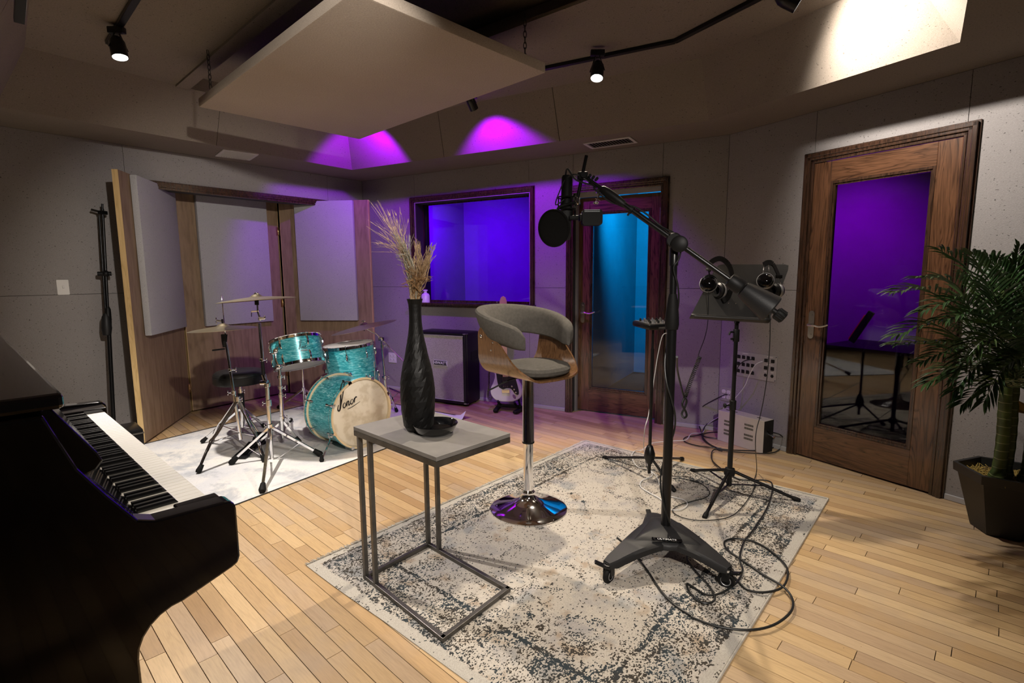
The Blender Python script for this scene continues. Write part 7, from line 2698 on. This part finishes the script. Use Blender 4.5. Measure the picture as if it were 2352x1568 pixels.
for i in range(420):
    a, rr = rg.uniform(0, 2 * PI), (ht_ - 0.05) * math.sqrt(rg.random())
    p = V3(PC.x + rr * math.cos(a), PC.y + rr * math.sin(a), ph_ - 0.046)
    q1_ = p + V3(rg.uniform(-.03, .03), rg.uniform(-.03, .03), rg.uniform(0.004, 0.022))
    q2_ = q1_ + V3(rg.uniform(-.02, .02), rg.uniform(-.02, .02), rg.uniform(-0.018, 0.004))
    mb.tube([p, q1_, q2_], [0.0022, 0.0018, 0.0006], 4, cap=False)
mb.build('moss', M['moss'], pl_, kind='stuff')


def m_leaf():
    t = NT('palm_leaf')
    oi = t.n('ShaderNodeObjectInfo')
    f = t.noise(t.coord(), 12, 3, 0.6)
    c = t.ramp(f, [(0.35, (0.016, 0.045, 0.010)), (0.6, (0.050, 0.100, 0.022)), (0.8, (0.13, 0.17, 0.045))])
    c = t.mix(t.math('MULTIPLY', oi.outputs['Random'], 0.35), c, (0.035, 0.10, 0.045))
    t.col(c)
    return t.set(0.33, 0, 0.6)


M['leaf'] = m_leaf()
t = NT('ringed_green_stem')
tcn = t.coord()
sxx = t.n('ShaderNodeSeparateXYZ'); t.l(tcn, sxx.inputs[0])
zf = t.math('FRACT', t.math('ADD', t.math('MULTIPLY', sxx.outputs[2], 24.0), t.math('MULTIPLY', t.noise(tcn, 9, 2), 0.6)))
t.col(t.mix(t.ramp(zf, [(0.0, 1.0), (0.05, 1.0), (0.09, 0.0)]), t.ramp(t.noise(tcn, 18, 2), [(0.3, (0.045, 0.07, 0.018)), (0.7, (0.085, 0.13, 0.03))]), (0.30, 0.32, 0.16)))
t.set(0.4, 0, 0.5)
M['stem'] = t.m
stems = [((-0.085, -0.03), 0.029, (-0.07, -0.02), 0.98), ((-0.020, 0.005), 0.030, (-0.01, 0.01), 1.05), ((0.045, -0.045), 0.026, (0.06, -0.03), 0.90), ((0.105, 0.0), 0.026, (0.15, -0.02), 0.84)]
tops = []
for (bx_, r_, tx_, h_) in stems:
    p0_ = V3(PC.x + bx_[0], PC.y + bx_[1], ph_ - 0.05)
    p1_ = V3(PC.x + tx_[0], PC.y + tx_[1], h_)
    n = 22
    pts = [p0_.lerp(p1_, i / n) + V3(0.008 * math.sin(i * 0.3), 0, 0) for i in range(n + 1)]
    rs = [(r_ * (1.28 if i < 2 else 1.0) - 0.0035 * (i / n)) * (1.05 if i % 2 else 0.98) for i in range(n + 1)]
    MB().tube(pts, rs, 12).build('stem', M['stem'], pl_)
    tops.append(pts[-1])
    MB().tube([pts[-5], pts[-3], pts[-1] + V3(0.02, 0, 0.05), pts[-1] + V3(0.03, 0.0, 0.14)], [r_ * 1.0, r_ * 1.25, r_ * 0.8, 0.004], 10).build('crown_sheath', M['leaf'], pl_)
MB().add([tops[1] + V3(-0.03, -0.02, -0.40), tops[1] + V3(0.05, -0.05, -0.42), tops[1] + V3(0.08, -0.05, -0.39), tops[1] + V3(0.0, -0.03, -0.35), tops[1] + V3(-0.03, 0.0, -0.37)], [(0, 1, 2, 3, 4)]).build('dry_sheath', plain('dry_brown_sheath', (0.30, 0.19, 0.06), 0.8), pl_)


def frond(base, path, leaf_len, nl, droop=0.5, wid=0.012, seed=0, open_=0.9):
    """arching rachis with paired narrow leaflets"""
    rg = random.Random(seed)
    pts = smooth_path([base] + path, 8)
    n = len(pts)
    mb = MB()
    mb.tube(pts, [0.0042 * (1 - 0.8 * i / (n - 1)) for i in range(n)], 6)
    tot = nl
    for i in range(tot):
        f = 0.22 + 0.78 * i / (tot - 1)
        x = f * (n - 1); k = min(int(x), n - 2)
        p = pts[k].lerp(pts[k + 1], x - k)
        d = (pts[k + 1] - pts[k]).normalized()
        sd = d.cross(V3(0, 0, 1))
        sd = sd.normalized() if sd.length > 0.1 else V3(1, 0, 0)
        upn = sd.cross(d).normalized()
        for s_ in (-1, 1):
            L = leaf_len * (0.55 + 0.75 * math.sin(PI * min(1, 0.18 + f * 0.82))) * rg.uniform(0.85, 1.1)
            ang = open_ * (1.0 - 0.55 * f) + rg.uniform(-0.08, 0.08)
            dirn = (d * math.cos(ang) + sd * s_ * math.sin(ang) + upn * (0.22 + rg.uniform(-0.12, 0.12))).normalized()
            w = wid * rg.uniform(0.8, 1.15)
            q0 = p
            q1_ = p + dirn * L * 0.35
            q2_ = p + dirn * L * 0.72 - V3(0, 0, droop * L * 0.16)
            q3_ = p + dirn * L - V3(0, 0, droop * L * 0.42)
            wv = dirn.cross(upn).normalized()
            fold = upn * w * 0.35
            vs = [q0, q1_ - wv * w / 2 + fold, q1_, q1_ + wv * w / 2 + fold, q2_ - wv * w * 0.42 + fold * 0.8, q2_, q2_ + wv * w * 0.42 + fold * 0.8, q3_]
            mb.add(vs, [(0, 1, 2), (0, 2, 3), (1, 4, 5, 2), (2, 5, 6, 3), (4, 7, 5), (5, 7, 6)], True)
    return mb.build('frond', M['leaf'], pl_)


def fr_px(ti, plist, **kw):
    """plist: (px, py, dy) where dy is depth offset from the pot centre"""
    b0 = tops[ti]
    frond(b0, [AT(px, py, PC.y + dy) for px, py, dy in plist], **kw)


sd0 = 100
for a in [
    (0, [(2262, 800, -0.02), (2205, 720, -0.10), (2130, 668, -0.16), (2060, 672, -0.20)], 0.15),
    (0, [(2258, 820, -0.05), (2200, 775, -0.18), (2140, 745, -0.26), (2062, 770, -0.30)], 0.15),
    (0, [(2260, 850, -0.02), (2205, 815, -0.10), (2140, 790, -0.18), (2062, 792, -0.22)], 0.15),
    (1, [(2285, 770, 0.02), (2262, 690, 0.0), (2225, 620, -0.02), (2165, 578, -0.05)], 0.16),
    (1, [(2300, 760, -0.08), (2290, 700, -0.14), (2268, 640, -0.20), (2235, 590, -0.24)], 0.15),
    (1, [(2310, 750, 0.0), (2318, 690, 0.0), (2330, 630, 0.0), (2338, 575, 0.0)], 0.15),
    (2, [(2330, 800, -0.10), (2345, 740, -0.15), (2370, 690, -0.2), (2420, 660, -0.2)], 0.16),
    (2, [(2320, 830, -0.20), (2300, 790, -0.30), (2260, 780, -0.38), (2190, 860, -0.42)], 0.14),
    (3, [(2330, 860, -0.15), (2300, 830, -0.25), (2250, 835, -0.32), (2195, 895, -0.36)], 0.14),
    (3, [(2345, 850, -0.15), (2370, 800, -0.20), (2410, 790, -0.2), (2450, 830, -0.2)], 0.15),
    (1, [(2295, 780, -0.15), (2250, 730, -0.25), (2200, 690, -0.30), (2125, 715, -0.34)], 0.14),
    (2, [(2335, 770, -0.05), (2330, 700, -0.08), (2310, 640, -0.1), (2275, 600, -0.12)], 0.15),
    (0, [(2265, 840, 0.0), (2225, 850, -0.05), (2180, 850, -0.1), (2130, 880, -0.12)], 0.13),
    (3, [(2340, 880, -0.2), (2330, 850, -0.3), (2300, 850, -0.38), (2262, 920, -0.42)], 0.12),
    (0, [(2255, 780, 0.05), (2225, 700, 0.02), (2190, 650, 0.0), (2120, 640, -0.02)], 0.16),
    (1, [(2300, 740, 0.10), (2300, 660, 0.10), (2280, 610, 0.08), (2240, 585, 0.06)], 0.17),
    (1, [(2310, 760, 0.05), (2330, 680, 0.10), (2350, 620, 0.10), (2375, 580, 0.10)], 0.17),
    (2, [(2340, 780, 0.0), (2352, 700, 0.0), (2345, 640, 0.0), (2325, 610, 0.0)], 0.17),
    (2, [(2325, 820, -0.15), (2290, 750, -0.25), (2240, 720, -0.32), (2170, 735, -0.36)], 0.15),
    (3, [(2350, 860, -0.2), (2345, 800, -0.3), (2320, 760, -0.36), (2270, 745, -0.40)], 0.16),
    (3, [(2350, 880, -0.2), (2360, 840, -0.3), (2350, 820, -0.38), (2310, 840, -0.42)], 0.15),
    (0, [(2260, 830, -0.1), (2230, 800, -0.2), (2190, 800, -0.26), (2120, 830, -0.30)], 0.14),
    (3, [(2330, 890, -0.1), (2300, 880, -0.2), (2260, 885, -0.26), (2215, 925, -0.30)], 0.13),
]:
    sd0 += 1
    fr_px(a[0], a[1], leaf_len=a[2], nl=24, droop=0.55, seed=sd0)

# ================================================================== DESK IN THE VIOLET BOOTH
dk = thing('booth_desk', 'black cloth draped desk standing in the violet booth behind the right glass door', 'desk', CR + dR * 1.15 - nR * 1.05)
Mk = frame(CR + dR * 1.15 - nR * 1.10, dR)
MB(Mk).box((0, 0, 0.725), (1.5, 0.60, 0.03)).build('desk_top', M['blackmatte'], dk, bevel=0.004)
MB(Mk).box((0, -0.27, 0.36), (1.46, 0.02, 0.70)).box((0, 0.27, 0.36), (1.46, 0.02, 0.70)).box((-0.72, 0, 0.36), (0.02, 0.54, 0.70)).build('drape', M['blackmatte'], dk)
lp_ = thing('leaning_board', 'dark slanted board with a red edge on the desk in the violet booth', 'board', CR + dR * 0.62 - nR * 1.0 + V3(0, 0, 0.74))
Mq = frame(CR + dR * 0.60 - nR * 1.02 + V3(0, 0, 0.89), dR) @ Matrix.Rotation(R(28), 4, 'Y')
MB(Mq).box((0, 0, 0), (0.05, 0.02, 0.30)).build('board', M['black'], lp_, bevel=0.003)
MB(Mq).box((-0.029, 0, -0.02), (0.008, 0.02, 0.24)).build('red_edge', M['red'], lp_)
